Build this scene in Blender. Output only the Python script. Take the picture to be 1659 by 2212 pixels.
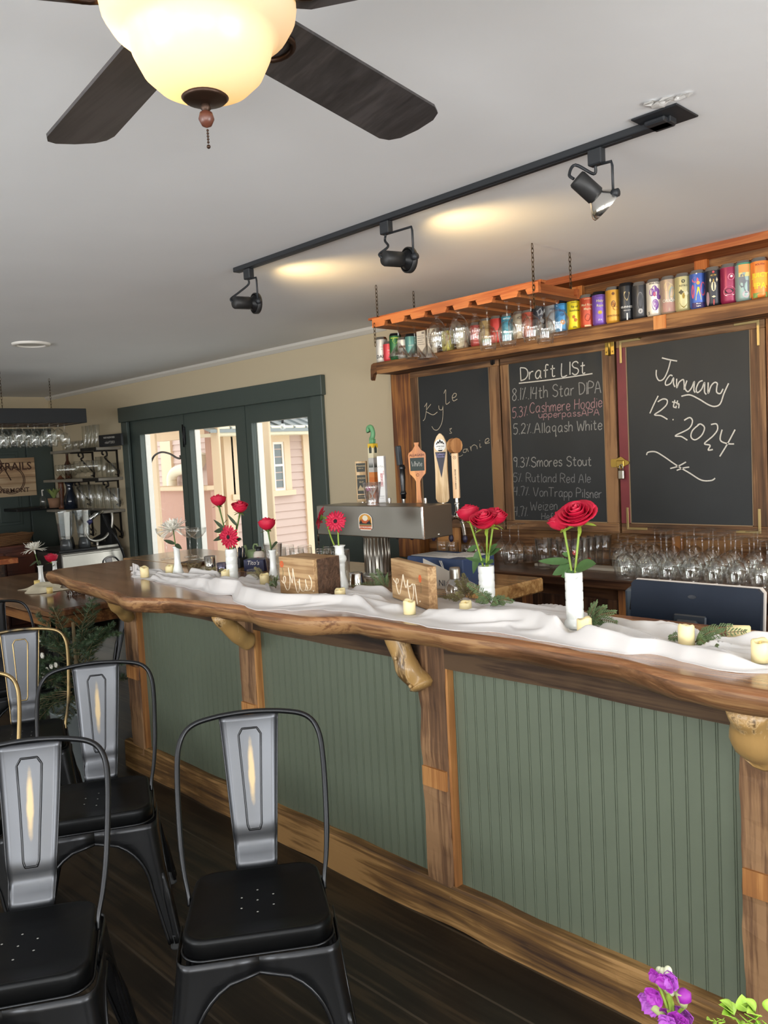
import bpy, bmesh, math, random
from mathutils import Vector, Matrix, noise

for o in list(bpy.data.objects):
    bpy.data.objects.remove(o)
SC = bpy.context.scene
C = SC.collection
PI = math.pi
rnd = random.Random(7)

# ------------------------------------------------------------------ camera
CAMR = ((0.697473, 0.714797, -0.050951), (0.013252, -0.083953, -0.996382), (-0.716488, 0.694274, -0.068028))
FPX, IW, IH, EYE = 1771.4, 1659.0, 2212.0, Vector((0, 0, 1.55))
cam_data = bpy.data.cameras.new('camera')
cam = bpy.data.objects.new('camera', cam_data)
C.objects.link(cam)
cam_data.sensor_fit = 'HORIZONTAL'
cam_data.sensor_width = 36.0
cam_data.lens = 36.0 * FPX / IW
cam_data.clip_start = 0.02
r0, r1, r2 = (Vector(v) for v in CAMR)
mw = Matrix(((r0.x, -r1.x, -r2.x, EYE.x), (r0.y, -r1.y, -r2.y, EYE.y), (r0.z, -r1.z, -r2.z, EYE.z), (0, 0, 0, 1)))
cam.matrix_world = mw
SC.camera = cam


def ray(px, py):
    a, b = (px - IW / 2) / FPX, (py - IH / 2) / FPX
    return r0 * a + r1 * b + r2


def at(px, py, X=None, Y=None, Z=None):
    """world point seen at a photo pixel on a known plane of the room"""
    d = ray(px, py)
    if Y is not None:
        t = Y / d.y
    elif X is not None:
        t = X / d.x
    else:
        t = (Z - EYE.z) / d.z
    return EYE + d * t


# ------------------------------------------------------------------ light and exposure
SC.view_settings.view_transform = 'Standard'
SC.view_settings.look = 'None'
SC.view_settings.gamma = 1.0
SC.view_settings.use_curve_mapping = False
SC.view_settings.exposure = 0.25
SC.cycles.use_denoising = True
SC.cycles.max_bounces = 8
SC.cycles.diffuse_bounces = 4
SC.cycles.glossy_bounces = 4
SC.cycles.transmission_bounces = 6
SC.cycles.transparent_max_bounces = 40
SC.cycles.caustics_reflective = False
SC.cycles.caustics_refractive = False
SC.cycles.sample_clamp_indirect = 6.0

world = bpy.data.worlds.new('overcast_sky')
SC.world = world
world.use_nodes = True
bg = world.node_tree.nodes['Background']
bg.inputs[0].default_value = (0.97, 0.985, 1.0, 1)
bg.inputs[1].default_value = 1.9


def area(name, loc, rot, sx, sy, radiance, col):
    d = bpy.data.lights.new(name, 'AREA')
    d.shape = 'RECTANGLE'
    d.size, d.size_y = sx, sy
    d.energy = radiance * PI * sx * sy
    d.color = col
    o = bpy.data.objects.new(name, d)
    o.location = loc
    o.rotation_euler = rot
    C.objects.link(o)
    return o


DAY = (0.97, 0.985, 1.0)
WIN_F = [(-6.6, 1.5), (-4.1, 1.5), (-1.6, 1.7), (0.9, 1.7)]      # windows of the street wall: centre x, width
WIN_R = [(-1.0, 1.5), (1.6, 1.9)]                    # windows of the right wall: centre y, width
YF, XR = -2.4, 2.4
for k, (x, w) in enumerate(WIN_F):
    area('daylight_street_window', (x, YF - 0.06, 1.42), (PI / 2 + 0.85, 0, 0), w, 1.5, (2.6, 5.5, 9.5, 10.0)[k], DAY)
for y, w in WIN_R:
    area('daylight_side_window', (XR + 0.06, y, 1.42), (PI / 2 + 0.8, 0, PI / 2), w, 1.5, 11.0, DAY)

# ------------------------------------------------------------------ materials


def lin(h):
    if isinstance(h, str):
        h = h.lstrip('#')
        v = [int(h[i:i + 2], 16) / 255 for i in (0, 2, 4)]
        return tuple((c / 12.92 if c <= 0.04045 else ((c + 0.055) / 1.055) ** 2.4) for c in v) + (1,)
    return tuple(h) + (1,)


MATS = {}


def mat(name, col, rough=0.5, metal=0.0, spec=0.5, coat=0.0, emit=None, estr=0.0, noise_amt=0.0, nscale=8.0, bump=0.0, bscale=60.0, sss=0.0, trans=0.0):
    if name in MATS:
        return MATS[name]
    m = bpy.data.materials.new(name)
    m.use_nodes = True
    nt = m.node_tree
    b = nt.nodes['Principled BSDF']
    c = lin(col)
    b.inputs['Base Color'].default_value = c
    b.inputs['Roughness'].default_value = rough
    b.inputs['Metallic'].default_value = metal
    b.inputs['Specular IOR Level'].default_value = spec
    b.inputs['Coat Weight'].default_value = coat
    if sss:
        b.inputs['Subsurface Weight'].default_value = sss
        b.inputs['Subsurface Radius'].default_value = (0.02, 0.015, 0.01)
    if trans:
        b.inputs['Transmission Weight'].default_value = trans
    if emit:
        b.inputs['Emission Color'].default_value = lin(emit)
        b.inputs['Emission Strength'].default_value = estr
    if noise_amt or bump:
        tc = nt.nodes.new('ShaderNodeTexCoord')
    if noise_amt:
        n = nt.nodes.new('ShaderNodeTexNoise')
        n.inputs['Scale'].default_value = nscale
        n.inputs['Detail'].default_value = 5
        nt.links.new(tc.outputs['Object'], n.inputs['Vector'])
        r = nt.nodes.new('ShaderNodeValToRGB')
        r.color_ramp.elements[0].position = 0.3
        r.color_ramp.elements[1].position = 0.7
        r.color_ramp.elements[0].color = tuple(x * (1 - noise_amt) for x in c[:3]) + (1,)
        r.color_ramp.elements[1].color = tuple(min(1, x * (1 + noise_amt)) for x in c[:3]) + (1,)
        nt.links.new(n.outputs['Fac'], r.inputs['Fac'])
        nt.links.new(r.outputs['Color'], b.inputs['Base Color'])
    if bump:
        n2 = nt.nodes.new('ShaderNodeTexNoise')
        n2.inputs['Scale'].default_value = bscale
        n2.inputs['Detail'].default_value = 4
        nt.links.new(tc.outputs['Object'], n2.inputs['Vector'])
        bp = nt.nodes.new('ShaderNodeBump')
        bp.inputs['Strength'].default_value = bump
        bp.inputs['Distance'].default_value = 0.01
        nt.links.new(n2.outputs['Fac'], bp.inputs['Height'])
        nt.links.new(bp.outputs['Normal'], b.inputs['Normal'])
    MATS[name] = m
    return m


def wood(name, dark, mid, light, axis=0, scale=1.0, rough=0.5, coat=0.0, knots=0.5, bump=0.25, plank=None, spec=0.4):
    """grain running along a local axis; plank=(across_axis, width) adds board seams"""
    if name in MATS:
        return MATS[name]
    m = bpy.data.materials.new(name)
    m.use_nodes = True
    nt = m.node_tree
    L = nt.links.new
    b = nt.nodes['Principled BSDF']
    tc = nt.nodes.new('ShaderNodeTexCoord')
    oi = nt.nodes.new('ShaderNodeObjectInfo')
    add = nt.nodes.new('ShaderNodeVectorMath')
    add.operation = 'ADD'
    mul = nt.nodes.new('ShaderNodeVectorMath')
    mul.operation = 'SCALE'
    mul.inputs[0].default_value = (7.3, 3.1, 5.7)
    L(oi.outputs['Random'], mul.inputs['Scale'])
    L(tc.outputs['Object'], add.inputs[0])
    L(mul.outputs[0], add.inputs[1])
    mp = nt.nodes.new('ShaderNodeMapping')
    s = [14 * scale] * 3
    s[axis] = 0.9 * scale
    mp.inputs['Scale'].default_value = s
    L(add.outputs[0], mp.inputs['Vector'])
    n1 = nt.nodes.new('ShaderNodeTexNoise')
    n1.inputs['Scale'].default_value = 1.0
    n1.inputs['Detail'].default_value = 8
    n1.inputs['Roughness'].default_value = 0.62
    n1.inputs['Distortion'].default_value = 0.6
    L(mp.outputs[0], n1.inputs['Vector'])
    mp2 = nt.nodes.new('ShaderNodeMapping')
    s2 = [95 * scale] * 3
    s2[axis] = 3.0 * scale
    mp2.inputs['Scale'].default_value = s2
    L(add.outputs[0], mp2.inputs['Vector'])
    n2 = nt.nodes.new('ShaderNodeTexNoise')
    n2.inputs['Scale'].default_value = 1.0
    n2.inputs['Detail'].default_value = 4
    L(mp2.outputs[0], n2.inputs['Vector'])
    n3 = nt.nodes.new('ShaderNodeTexNoise')
    n3.inputs['Scale'].default_value = 2.6 * scale
    n3.inputs['Detail'].default_value = 3
    L(add.outputs[0], n3.inputs['Vector'])
    ma = nt.nodes.new('ShaderNodeMath')
    ma.operation = 'MULTIPLY_ADD'
    ma.inputs[1].default_value = 0.35
    L(n2.outputs['Fac'], ma.inputs[0])
    L(n1.outputs['Fac'], ma.inputs[2])
    ma2 = nt.nodes.new('ShaderNodeMath')
    ma2.operation = 'MULTIPLY_ADD'
    ma2.inputs[1].default_value = knots
    L(n3.outputs['Fac'], ma2.inputs[0])
    L(ma.outputs[0], ma2.inputs[2])
    r = nt.nodes.new('ShaderNodeValToRGB')
    e = r.color_ramp.elements
    c0 = 0.5 + 0.175 + knots * 0.5
    e[0].position = c0 - 0.22
    e[0].color = lin(dark)
    e[1].position = c0 + 0.2
    e[1].color = lin(light)
    x = e.new(c0 - 0.02)
    x.color = lin(mid)
    L(ma2.outputs[0], r.inputs['Fac'])
    out = r.outputs['Color']
    bp = nt.nodes.new('ShaderNodeBump')
    bp.inputs['Strength'].default_value = bump
    bp.inputs['Distance'].default_value = 0.004
    L(ma.outputs[0], bp.inputs['Height'])
    if plank:
        sep = nt.nodes.new('ShaderNodeSeparateXYZ')
        L(tc.outputs['Object'], sep.inputs[0])
        d = nt.nodes.new('ShaderNodeMath')
        d.operation = 'DIVIDE'
        d.inputs[1].default_value = plank[1]
        L(sep.outputs[plank[0]], d.inputs[0])
        fr = nt.nodes.new('ShaderNodeMath')
        fr.operation = 'FRACT'
        L(d.outputs[0], fr.inputs[0])
        pp = nt.nodes.new('ShaderNodeMath')
        pp.operation = 'PINGPONG'
        pp.inputs[1].default_value = 0.5
        L(fr.outputs[0], pp.inputs[0])
        lt = nt.nodes.new('ShaderNodeMath')
        lt.operation = 'LESS_THAN'
        lt.inputs[1].default_value = 0.004 / plank[1]
        L(pp.outputs[0], lt.inputs[0])
        fl = nt.nodes.new('ShaderNodeMath')
        fl.operation = 'FLOOR'
        L(d.outputs[0], fl.inputs[0])
        wn = nt.nodes.new('ShaderNodeTexWhiteNoise')
        wn.noise_dimensions = '1D'
        L(fl.outputs[0], wn.inputs['W'])
        hv = nt.nodes.new('ShaderNodeHueSaturation')
        vm = nt.nodes.new('ShaderNodeMath')
        vm.operation = 'MULTIPLY_ADD'
        vm.inputs[1].default_value = 0.5
        vm.inputs[2].default_value = 0.75
        L(wn.outputs['Value'], vm.inputs[0])
        L(vm.outputs[0], hv.inputs['Value'])
        L(out, hv.inputs['Color'])
        mx = nt.nodes.new('ShaderNodeMix')
        mx.data_type = 'RGBA'
        L(lt.outputs[0], mx.inputs['Factor'])
        L(hv.outputs['Color'], mx.inputs['A'])
        mx.inputs['B'].default_value = tuple(x * plank[2] for x in lin(mid)[:3]) + (1,)
        out = mx.outputs['Result']
    L(out, b.inputs['Base Color'])
    L(bp.outputs['Normal'], b.inputs['Normal'])
    b.inputs['Roughness'].default_value = rough
    b.inputs['Specular IOR Level'].default_value = spec
    b.inputs['Coat Weight'].default_value = coat
    b.inputs['Coat Roughness'].default_value = 0.12
    MATS[name] = m
    return m


def thin_glass(name, tint=(0.97, 0.98, 0.97), base=0.03, edge=0.55, power=3.0, rough=0.02):
    if name in MATS:
        return MATS[name]
    m = bpy.data.materials.new(name)
    m.use_nodes = True
    nt = m.node_tree
    L = nt.links.new
    nt.nodes.remove(nt.nodes['Principled BSDF'])
    out = nt.nodes['Material Output']
    t = nt.nodes.new('ShaderNodeBsdfTransparent')
    t.inputs[0].default_value = tint + (1,)
    g = nt.nodes.new('ShaderNodeBsdfGlossy')
    g.inputs['Roughness'].default_value = rough
    g.inputs['Color'].default_value = (0.95, 0.95, 0.95, 1)
    lw = nt.nodes.new('ShaderNodeLayerWeight')
    lw.inputs['Blend'].default_value = 0.5
    p = nt.nodes.new('ShaderNodeMath')
    p.operation = 'POWER'
    p.inputs[1].default_value = power
    L(lw.outputs['Facing'], p.inputs[0])
    a = nt.nodes.new('ShaderNodeMath')
    a.operation = 'MULTIPLY_ADD'
    a.inputs[1].default_value = edge
    a.inputs[2].default_value = base
    L(p.outputs[0], a.inputs[0])
    mx = nt.nodes.new('ShaderNodeMixShader')
    L(a.outputs[0], mx.inputs[0])
    L(t.outputs[0], mx.inputs[1])
    L(g.outputs[0], mx.inputs[2])
    L(mx.outputs[0], out.inputs['Surface'])
    MATS[name] = m
    return m


# ------------------------------------------------------------------ mesh builder
class MB:
    def __init__(s):
        s.v, s.f, s.mi, s.sm = [], [], [], []
        s.m = 0
        s.T = Matrix.Identity(4)

    def add(s, vs, fs, smooth=True):
        k = len(s.v)
        s.v += [tuple(s.T @ Vector(p)) for p in vs]
        for f in fs:
            s.f.append(tuple(i + k for i in f))
            s.mi.append(s.m)
            s.sm.append(smooth)
        return s

    def box(s, x0, x1, y0, y1, z0, z1, bev=0.0):
        if bev:
            b = min(bev, abs(x1 - x0) / 2.01, abs(y1 - y0) / 2.01, abs(z1 - z0) / 2.01)
            vs, idx = [], {}
            for sx in (0, 1):
                for sy in (0, 1):
                    for sz in (0, 1):
                        X, Y, Zz = (x0, x1)[sx], (y0, y1)[sy], (z0, z1)[sz]
                        dx, dy, dz = (b if not sx else -b), (b if not sy else -b), (b if not sz else -b)
                        for a, p in enumerate(((X, Y + dy, Zz + dz), (X + dx, Y, Zz + dz), (X + dx, Y + dy, Zz))):
                            idx[(sx, sy, sz, a)] = len(vs)
                            vs.append(p)
            g = lambda *a: idx[a]
            fs = []
            for sgn in (0, 1):
                fs.append([g(sgn, 0, 0, 0), g(sgn, 1, 0, 0), g(sgn, 1, 1, 0), g(sgn, 0, 1, 0)][::(1 if sgn else -1)])
                fs.append([g(0, sgn, 0, 1), g(1, sgn, 0, 1), g(1, sgn, 1, 1), g(0, sgn, 1, 1)][::(-1 if sgn else 1)])
                fs.append([g(0, 0, sgn, 2), g(1, 0, sgn, 2), g(1, 1, sgn, 2), g(0, 1, sgn, 2)][::(1 if sgn else -1)])
            for i in (0, 1):
                for j in (0, 1):
                    fs.append([g(i, j, 0, 0), g(i, j, 1, 0), g(i, j, 1, 1), g(i, j, 0, 1)][::(1 if i != j else -1)])
                    fs.append([g(i, 0, j, 0), g(i, 1, j, 0), g(i, 1, j, 2), g(i, 0, j, 2)][::(-1 if i != j else 1)])
                    fs.append([g(0, i, j, 1), g(1, i, j, 1), g(1, i, j, 2), g(0, i, j, 2)][::(1 if i != j else -1)])
                    for k in (0, 1):
                        fs.append([g(i, j, k, 0), g(i, j, k, 1), g(i, j, k, 2)][::(1 if (i + j + k) % 2 else -1)])
            return s.add(vs, fs, False)
        vs = [(x, y, z) for x in (x0, x1) for y in (y0, y1) for z in (z0, z1)]
        return s.add(vs, [(0, 1, 3, 2), (4, 6, 7, 5), (0, 4, 5, 1), (2, 3, 7, 6), (0, 2, 6, 4), (1, 5, 7, 3)], False)

    def lathe(s, prof, n=24, cx=0, cy=0, closed=False, smooth=True, cap0=False, cap1=False):
        vs, fs = [], []
        for (r, z) in prof:
            for k in range(n):
                a = 2 * PI * k / n
                vs.append((cx + r * math.cos(a), cy + r * math.sin(a), z))
        for i in range(len(prof) - 1):
            for k in range(n):
                k2 = (k + 1) % n
                fs.append((i * n + k, i * n + k2, (i + 1) * n + k2, (i + 1) * n + k))
        if cap0:
            fs.append(tuple(range(n))[::-1])
        if cap1:
            fs.append(tuple(range((len(prof) - 1) * n, len(prof) * n)))
        return s.add(vs, fs, smooth)

    def tube(s, pts, r, n=8, caps=True, closed=False, flat=None):
        pts = [Vector(p) for p in pts]
        N = len(pts)
        rs = r if hasattr(r, '__len__') else [r] * N
        tang = []
        for i in range(N):
            if closed:
                t = pts[(i + 1) % N] - pts[i - 1]
            else:
                t = pts[min(i + 1, N - 1)] - pts[max(i - 1, 0)]
            tang.append(t.normalized() if t.length > 1e-9 else Vector((0, 0, 1)))
        up = Vector((0, 0, 1)) if abs(tang[0].z) < 0.9 else Vector((1, 0, 0))
        nrm = (up - tang[0] * up.dot(tang[0])).normalized()
        vs, fs = [], []
        for i in range(N):
            nrm = nrm - tang[i] * nrm.dot(tang[i])
            if nrm.length < 1e-6:
                nrm = tang[i].orthogonal()
            nrm.normalize()
            bn = tang[i].cross(nrm)
            for k in range(n):
                a = 2 * PI * k / n
                fa = flat if flat else 1.0
                vs.append(pts[i] + (nrm * math.cos(a) * fa + bn * math.sin(a)) * rs[i])
        M = N if closed else N - 1
        for i in range(M):
            j = (i + 1) % N
            for k in range(n):
                k2 = (k + 1) % n
                fs.append((i * n + k, i * n + k2, j * n + k2, j * n + k))
        if caps and not closed:
            fs.append(tuple(range(n))[::-1])
            fs.append(tuple(range((N - 1) * n, N * n)))
        return s.add(vs, fs)

    def ribbon(s, pts, w, nrm, off=0.0):
        """flat stroke of width w lying on a surface with normal nrm"""
        pts = [Vector(p) for p in pts]
        nrm = Vector(nrm)
        N = len(pts)
        vs, fs = [], []
        for i in range(N):
            t = pts[min(i + 1, N - 1)] - pts[max(i - 1, 0)]
            if t.length < 1e-9:
                t = Vector((1, 0, 0))
            sd = t.normalized().cross(nrm).normalized() * w / 2
            p = pts[i] + nrm * off
            vs += [p + sd, p - sd]
        for i in range(N - 1):
            fs.append((2 * i, 2 * i + 1, 2 * i + 3, 2 * i + 2))
        return s.add(vs, fs, False)

    def sphere(s, c, r, n=12, m=8, sz=1.0):
        vs, fs = [(c[0], c[1], c[2] - r * sz)], []
        for i in range(1, m):
            a = -PI / 2 + PI * i / m
            for k in range(n):
                b = 2 * PI * k / n
                vs.append((c[0] + r * math.cos(a) * math.cos(b), c[1] + r * math.cos(a) * math.sin(b), c[2] + r * sz * math.sin(a)))
        vs.append((c[0], c[1], c[2] + r * sz))
        for k in range(n):
            k2 = (k + 1) % n
            fs.append((0, 1 + k2, 1 + k))
            for i in range(m - 2):
                fs.append((1 + i * n + k, 1 + i * n + k2, 1 + (i + 1) * n + k2, 1 + (i + 1) * n + k))
            fs.append((1 + (m - 2) * n + k, 1 + (m - 2) * n + k2, len(vs) - 1))
        return s.add(vs, fs)

    def prism(s, poly, p0, ux, uy, d):
        """2-D outline swept along d: outline axes ux, uy from p0"""
        p0, ux, uy, d = Vector(p0), Vector(ux), Vector(uy), Vector(d)
        n = len(poly)
        a = [p0 + ux * x + uy * y for x, y in poly]
        vs = a + [p + d for p in a]
        fs = [tuple(range(n)), tuple(range(n, 2 * n))[::-1]]
        for i in range(n):
            j = (i + 1) % n
            fs.append((j, i, n + i, n + j))
        return s.add(vs, fs, False)

    def grid(s, fn, nu, nv, smooth=True, wrap=False):
        vs = [fn(i / (nu - 1), j / (nv - 1)) for i in range(nu) for j in range(nv)]
        fs = []
        for i in range(nu - 1):
            for j in range(nv - 1):
                fs.append((i * nv + j, (i + 1) * nv + j, (i + 1) * nv + j + 1, i * nv + j + 1))
        return s.add(vs, fs, smooth)

    def build(s, name, mats, parent=None, loc=None, rz=0.0, auto=None, sol=0.0, recalc=True):
        me = bpy.data.meshes.new(name)
        me.from_pydata(s.v, [], s.f)
        if not isinstance(mats, (list, tuple)):
            mats = [mats]
        for m in mats:
            me.materials.append(m)
        me.polygons.foreach_set('material_index', s.mi)
        me.polygons.foreach_set('use_smooth', s.sm)
        if recalc:
            b = bmesh.new()
            b.from_mesh(me)
            bmesh.ops.recalc_face_normals(b, faces=b.faces)
            b.to_mesh(me)
            b.free()
        me.update()
        if auto:
            me.polygons.foreach_set('use_smooth', [True] * len(me.polygons))
            try:
                me.set_sharp_from_angle(angle=math.radians(auto))
            except Exception:
                pass
        o = bpy.data.objects.new(name, me)
        C.objects.link(o)
        if parent:
            o.parent = parent
        if loc is not None:
            o.location = loc
        o.rotation_euler = (0, 0, rz)
        if sol:
            md = o.modifiers.new('thickness', 'SOLIDIFY')
            md.thickness = sol
            md.offset = 0
        return o


def thing(name, label, cat, loc=(0, 0, 0), rz=0.0, group=None):
    o = bpy.data.objects.new(name, None)
    o.empty_display_size = 0.05
    C.objects.link(o)
    o.location = loc
    o.rotation_euler = (0, 0, rz)
    return tag(o, label, cat, group)


def tag(o, label, cat, group=None, kind=None):
    o['label'] = label
    o['category'] = cat
    if group:
        o['group'] = group
    if kind:
        o['kind'] = kind
    return o


def struct(o):
    o['kind'] = 'structure'
    return o


def dup(root, loc, rz, label=None, group=None):
    r = root.copy()
    C.objects.link(r)
    r.location = loc
    r.rotation_euler = (0, 0, rz)
    if label:
        r['label'] = label
    if group:
        r['group'] = group
    for ch in list(root.children):
        c = ch.copy()
        C.objects.link(c)
        c.parent = r
        for g in list(ch.children):
            d = g.copy()
            C.objects.link(d)
            d.parent = c
    return r


def smooth_path(pts, sub=6):
    pts = [Vector(p) for p in pts]
    out = []
    n = len(pts)
    for i in range(n - 1):
        p0, p1, p2, p3 = pts[max(i - 1, 0)], pts[i], pts[i + 1], pts[min(i + 2, n - 1)]
        for k in range(sub):
            t = k / sub
            out.append(0.5 * ((2 * p1) + (p2 - p0) * t + (2 * p0 - 5 * p1 + 4 * p2 - p3) * t * t + (3 * p1 - p0 - 3 * p2 + p3) * t ** 3))
    out.append(pts[-1])
    return out


def lerp_tab(tab, x):
    if x <= tab[0][0]:
        return tab[0][1]
    for (a, b), (c, d) in zip(tab, tab[1:]):
        if x <= c:
            t = (x - a) / (c - a)
            t = t * t * (3 - 2 * t)
            return b + (d - b) * t
    return tab[-1][1]


def text_geo(body, size, bold=False, align='CENTER'):
    """outline letters of the built-in typeface as (verts, faces) in the xy plane"""
    cu = bpy.data.curves.new('lettering', 'FONT')
    cu.body = body
    cu.size = size
    cu.align_x = align
    cu.align_y = 'CENTER'
    cu.resolution_u = 2
    if bold:
        cu.offset = size * 0.018
    o = bpy.data.objects.new('lettering', cu)
    C.objects.link(o)
    dg = bpy.context.evaluated_depsgraph_get()
    me = bpy.data.meshes.new_from_object(o.evaluated_get(dg))
    vs = [tuple(v.co) for v in me.vertices]
    fs = [tuple(p.vertices) for p in me.polygons]
    bpy.data.objects.remove(o)
    bpy.data.curves.remove(cu)
    bpy.data.meshes.remove(me)
    return vs, fs


def put_text(mb, body, size, p0, ux, uy, bold=False, sx=1.0, align='CENTER', off=0.0):
    vs, fs = text_geo(body, size, bold, align)
    p0, ux, uy = Vector(p0), Vector(ux), Vector(uy)
    nn = ux.cross(uy).normalized() * off
    mb.add([p0 + ux * v[0] * sx + uy * v[1] + nn for v in vs], fs, False)


ORD = 'first second third fourth fifth sixth seventh eighth ninth tenth eleventh twelfth thirteenth fourteenth fifteenth sixteenth'.split()
# ================================================================== the room
YB, XL, ZC = 3.85, -9.37, 2.41          # back wall, left wall, ceiling
m_ceil = mat('ceiling_paint', '#ecedee', 0.85, noise_amt=0.03, nscale=1.2, bump=0.08, bscale=14)
m_cream = mat('cream_wall_paint', '#cfc0a2', 0.8, bump=0.05, bscale=90)
m_green = mat('dark_green_paint', '#4a5550', 0.42, bump=0.06, bscale=40)
m_dgreen = mat('deep_green_paint', '#3f4a46', 0.5, bump=0.06, bscale=40)
m_crown = mat('off_white_trim', '#dcd8cf', 0.6)
m_white = mat('white_gloss_paint', '#f4f0e8', 0.4)
m_floor = wood('stained_floor_boards', '#14110d', '#1f1a14', '#33291d', axis=0, scale=0.8, rough=0.42, plank=(1, 0.19, 3.6), bump=0.15)
m_pane = thin_glass('window_glass', (0.98, 0.99, 0.98), 0.015, 0.25, 4.0, 0.01)
m_black = mat('black_metal', '#17181a', 0.42, 0.3)
m_iron = mat('black_iron', '#201a17', 0.55, 0.4)
m_chrome = mat('bright_chrome', '#d9d9d6', 0.12, 1.0)
m_steel = mat('brushed_steel', '#b5b2aa', 0.34, 1.0, noise_amt=0.05, nscale=20)
m_brass = mat('brass', '#c9a13f', 0.3, 1.0)

fl = MB().box(XL - 0.1, XR + 0.1, YF - 0.1, YB + 0.25, -0.12, 0).build('floor', m_floor)
struct(fl)
struct(MB().box(XL - 0.1, XR + 0.1, YF - 0.1, YB + 0.1, ZC, ZC + 0.12).build('ceiling', m_ceil))


def wall_with_holes(name, m, axis, p, q, span, holes, z1):
    """axis 'x': wall along x between y=p..q; holes: (a, b, z0, z1)"""
    mb = MB()

    def bx(a, b, z0, zz):
        if b - a < 1e-4 or zz - z0 < 1e-4:
            return
        if axis == 'x':
            mb.box(a, b, p, q, z0, zz)
        else:
            mb.box(p, q, a, b, z0, zz)
    cur = span[0]
    for (a, b, z0, zz) in sorted(holes):
        bx(cur, a, 0, z1)
        bx(a, b, 0, z0)
        bx(a, b, zz, z1)
        cur = b
    bx(cur, span[1], 0, z1)
    return struct(mb.build(name, m))


# door opening in the back wall, from the photo
dxl = at(262, 960, Y=YB).x
dxr = at(697, 860, Y=YB).x
dzt = at(478, 882, Y=YB).z
wall_with_holes('wall_back', m_cream, 'x', YB, YB + 0.1, (XL - 0.1, XR + 0.1), [(dxl + 0.06, dxr - 0.06, 0.0, dzt)], ZC)
wall_with_holes('wall_left', m_cream, 'y', XL - 0.1, XL, (YF - 0.1, YB), [], ZC)
wall_with_holes('wall_front', m_cream, 'x', YF - 0.1, YF, (XL, XR), [(x - w / 2, x + w / 2, 0.67, 2.17) for x, w in WIN_F], ZC)
wall_with_holes('wall_right', m_cream, 'y', XR, XR + 0.1, (YF, YB), [(y - w / 2, y + w / 2, 0.67, 2.17) for y, w in WIN_R], ZC)
for k, (x, w) in enumerate(WIN_F):
    mb = MB()
    for sx in (-1, 0, 1):
        mb.box(x + sx * (w / 2 - 0.03) - 0.025, x + sx * (w / 2 - 0.03) + 0.025, YF - 0.04, YF + 0.02, 0.67, 2.17)
    for z in (0.67, 1.4, 2.12):
        mb.box(x - w / 2, x + w / 2, YF - 0.03, YF + 0.01, z, z + 0.05)
    struct(mb.build('window_%d' % (k + 1), m_white))
for k, (y, w) in enumerate(WIN_R):
    mb = MB()
    for sx in (-1, 0, 1):
        mb.box(XR - 0.02, XR + 0.04, y + sx * (w / 2 - 0.03) - 0.025, y + sx * (w / 2 - 0.03) + 0.025, 0.67, 2.17)
    for z in (0.67, 1.4, 2.12):
        mb.box(XR - 0.01, XR + 0.03, y - w / 2, y + w / 2, z, z + 0.05)
    struct(mb.build('window_%d' % (k + 5), m_white))

# crown strip along the back wall
cr = MB()
cr.prism([(0, 0), (-0.035, 0), (-0.03, -0.018), (-0.006, -0.04), (0, -0.04)], (XL, YB, ZC), (0, 1, 0), (0, 0, 1), (at(835, 707, Y=YB).x - XL, 0, 0))
struct(cr.build('trim_1', m_crown))

# wainscot and chair rail right of the door
wx0, wx1 = dxr + 0.0, at(905, 1100, Y=YB).x
zr = at(725, 1096, Y=YB).z
mb = MB().box(wx0, wx1 + 0.4, YB - 0.035, YB, zr - 0.05, zr, 0.008)
struct(mb.build('trim_2', mat('olive_rail', '#7b7766', 0.5)))
mb = MB().box(wx0, wx1 + 0.4, YB - 0.012, YB, 0.0, zr - 0.05)
for a in (0.02, 0.38, 0.74):
    mb.box(wx0 + a, wx0 + a + 0.08, YB - 0.03, YB - 0.012, 0.12, zr - 0.05, 0.004)
mb.box(wx0, wx1 + 0.4, YB - 0.03, YB - 0.012, zr - 0.16, zr - 0.05, 0.004)
mb.box(wx0, wx1 + 0.4, YB - 0.03, YB - 0.012, 0, 0.14, 0.004)
struct(mb.build('wall_wainscot', m_dgreen))

# ------------------------------------------------------------------ glazed triple door
hdr_t = at(476, 845.5, Y=YB - 0.03).z
hdr_b = at(478, 883, Y=YB - 0.03).z
hx0, hx1 = at(257, 895, Y=YB - 0.03).x, at(696.5, 832, Y=YB - 0.03).x
door = bpy.data.objects.new('door_1', None)
C.objects.link(door)
struct(door)
door.location = ((hx0 + hx1) / 2, YB, 0)
DX = door.location.x
mb = MB()
mb.box(hx0 - DX, hx1 - DX, -0.045, 0, hdr_b, hdr_t, 0.004)
mb.build('header_casing', m_green, door)
for sgn, e0, e1 in ((0, hx0 + 0.02, hx0 + 0.14), (1, hx1 - 0.15, hx1 - 0.02)):
    MB().box(e0 - DX, e1 - DX, -0.03, 0, 0, hdr_b, 0.004).build('side_casing', m_green, door)
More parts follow.
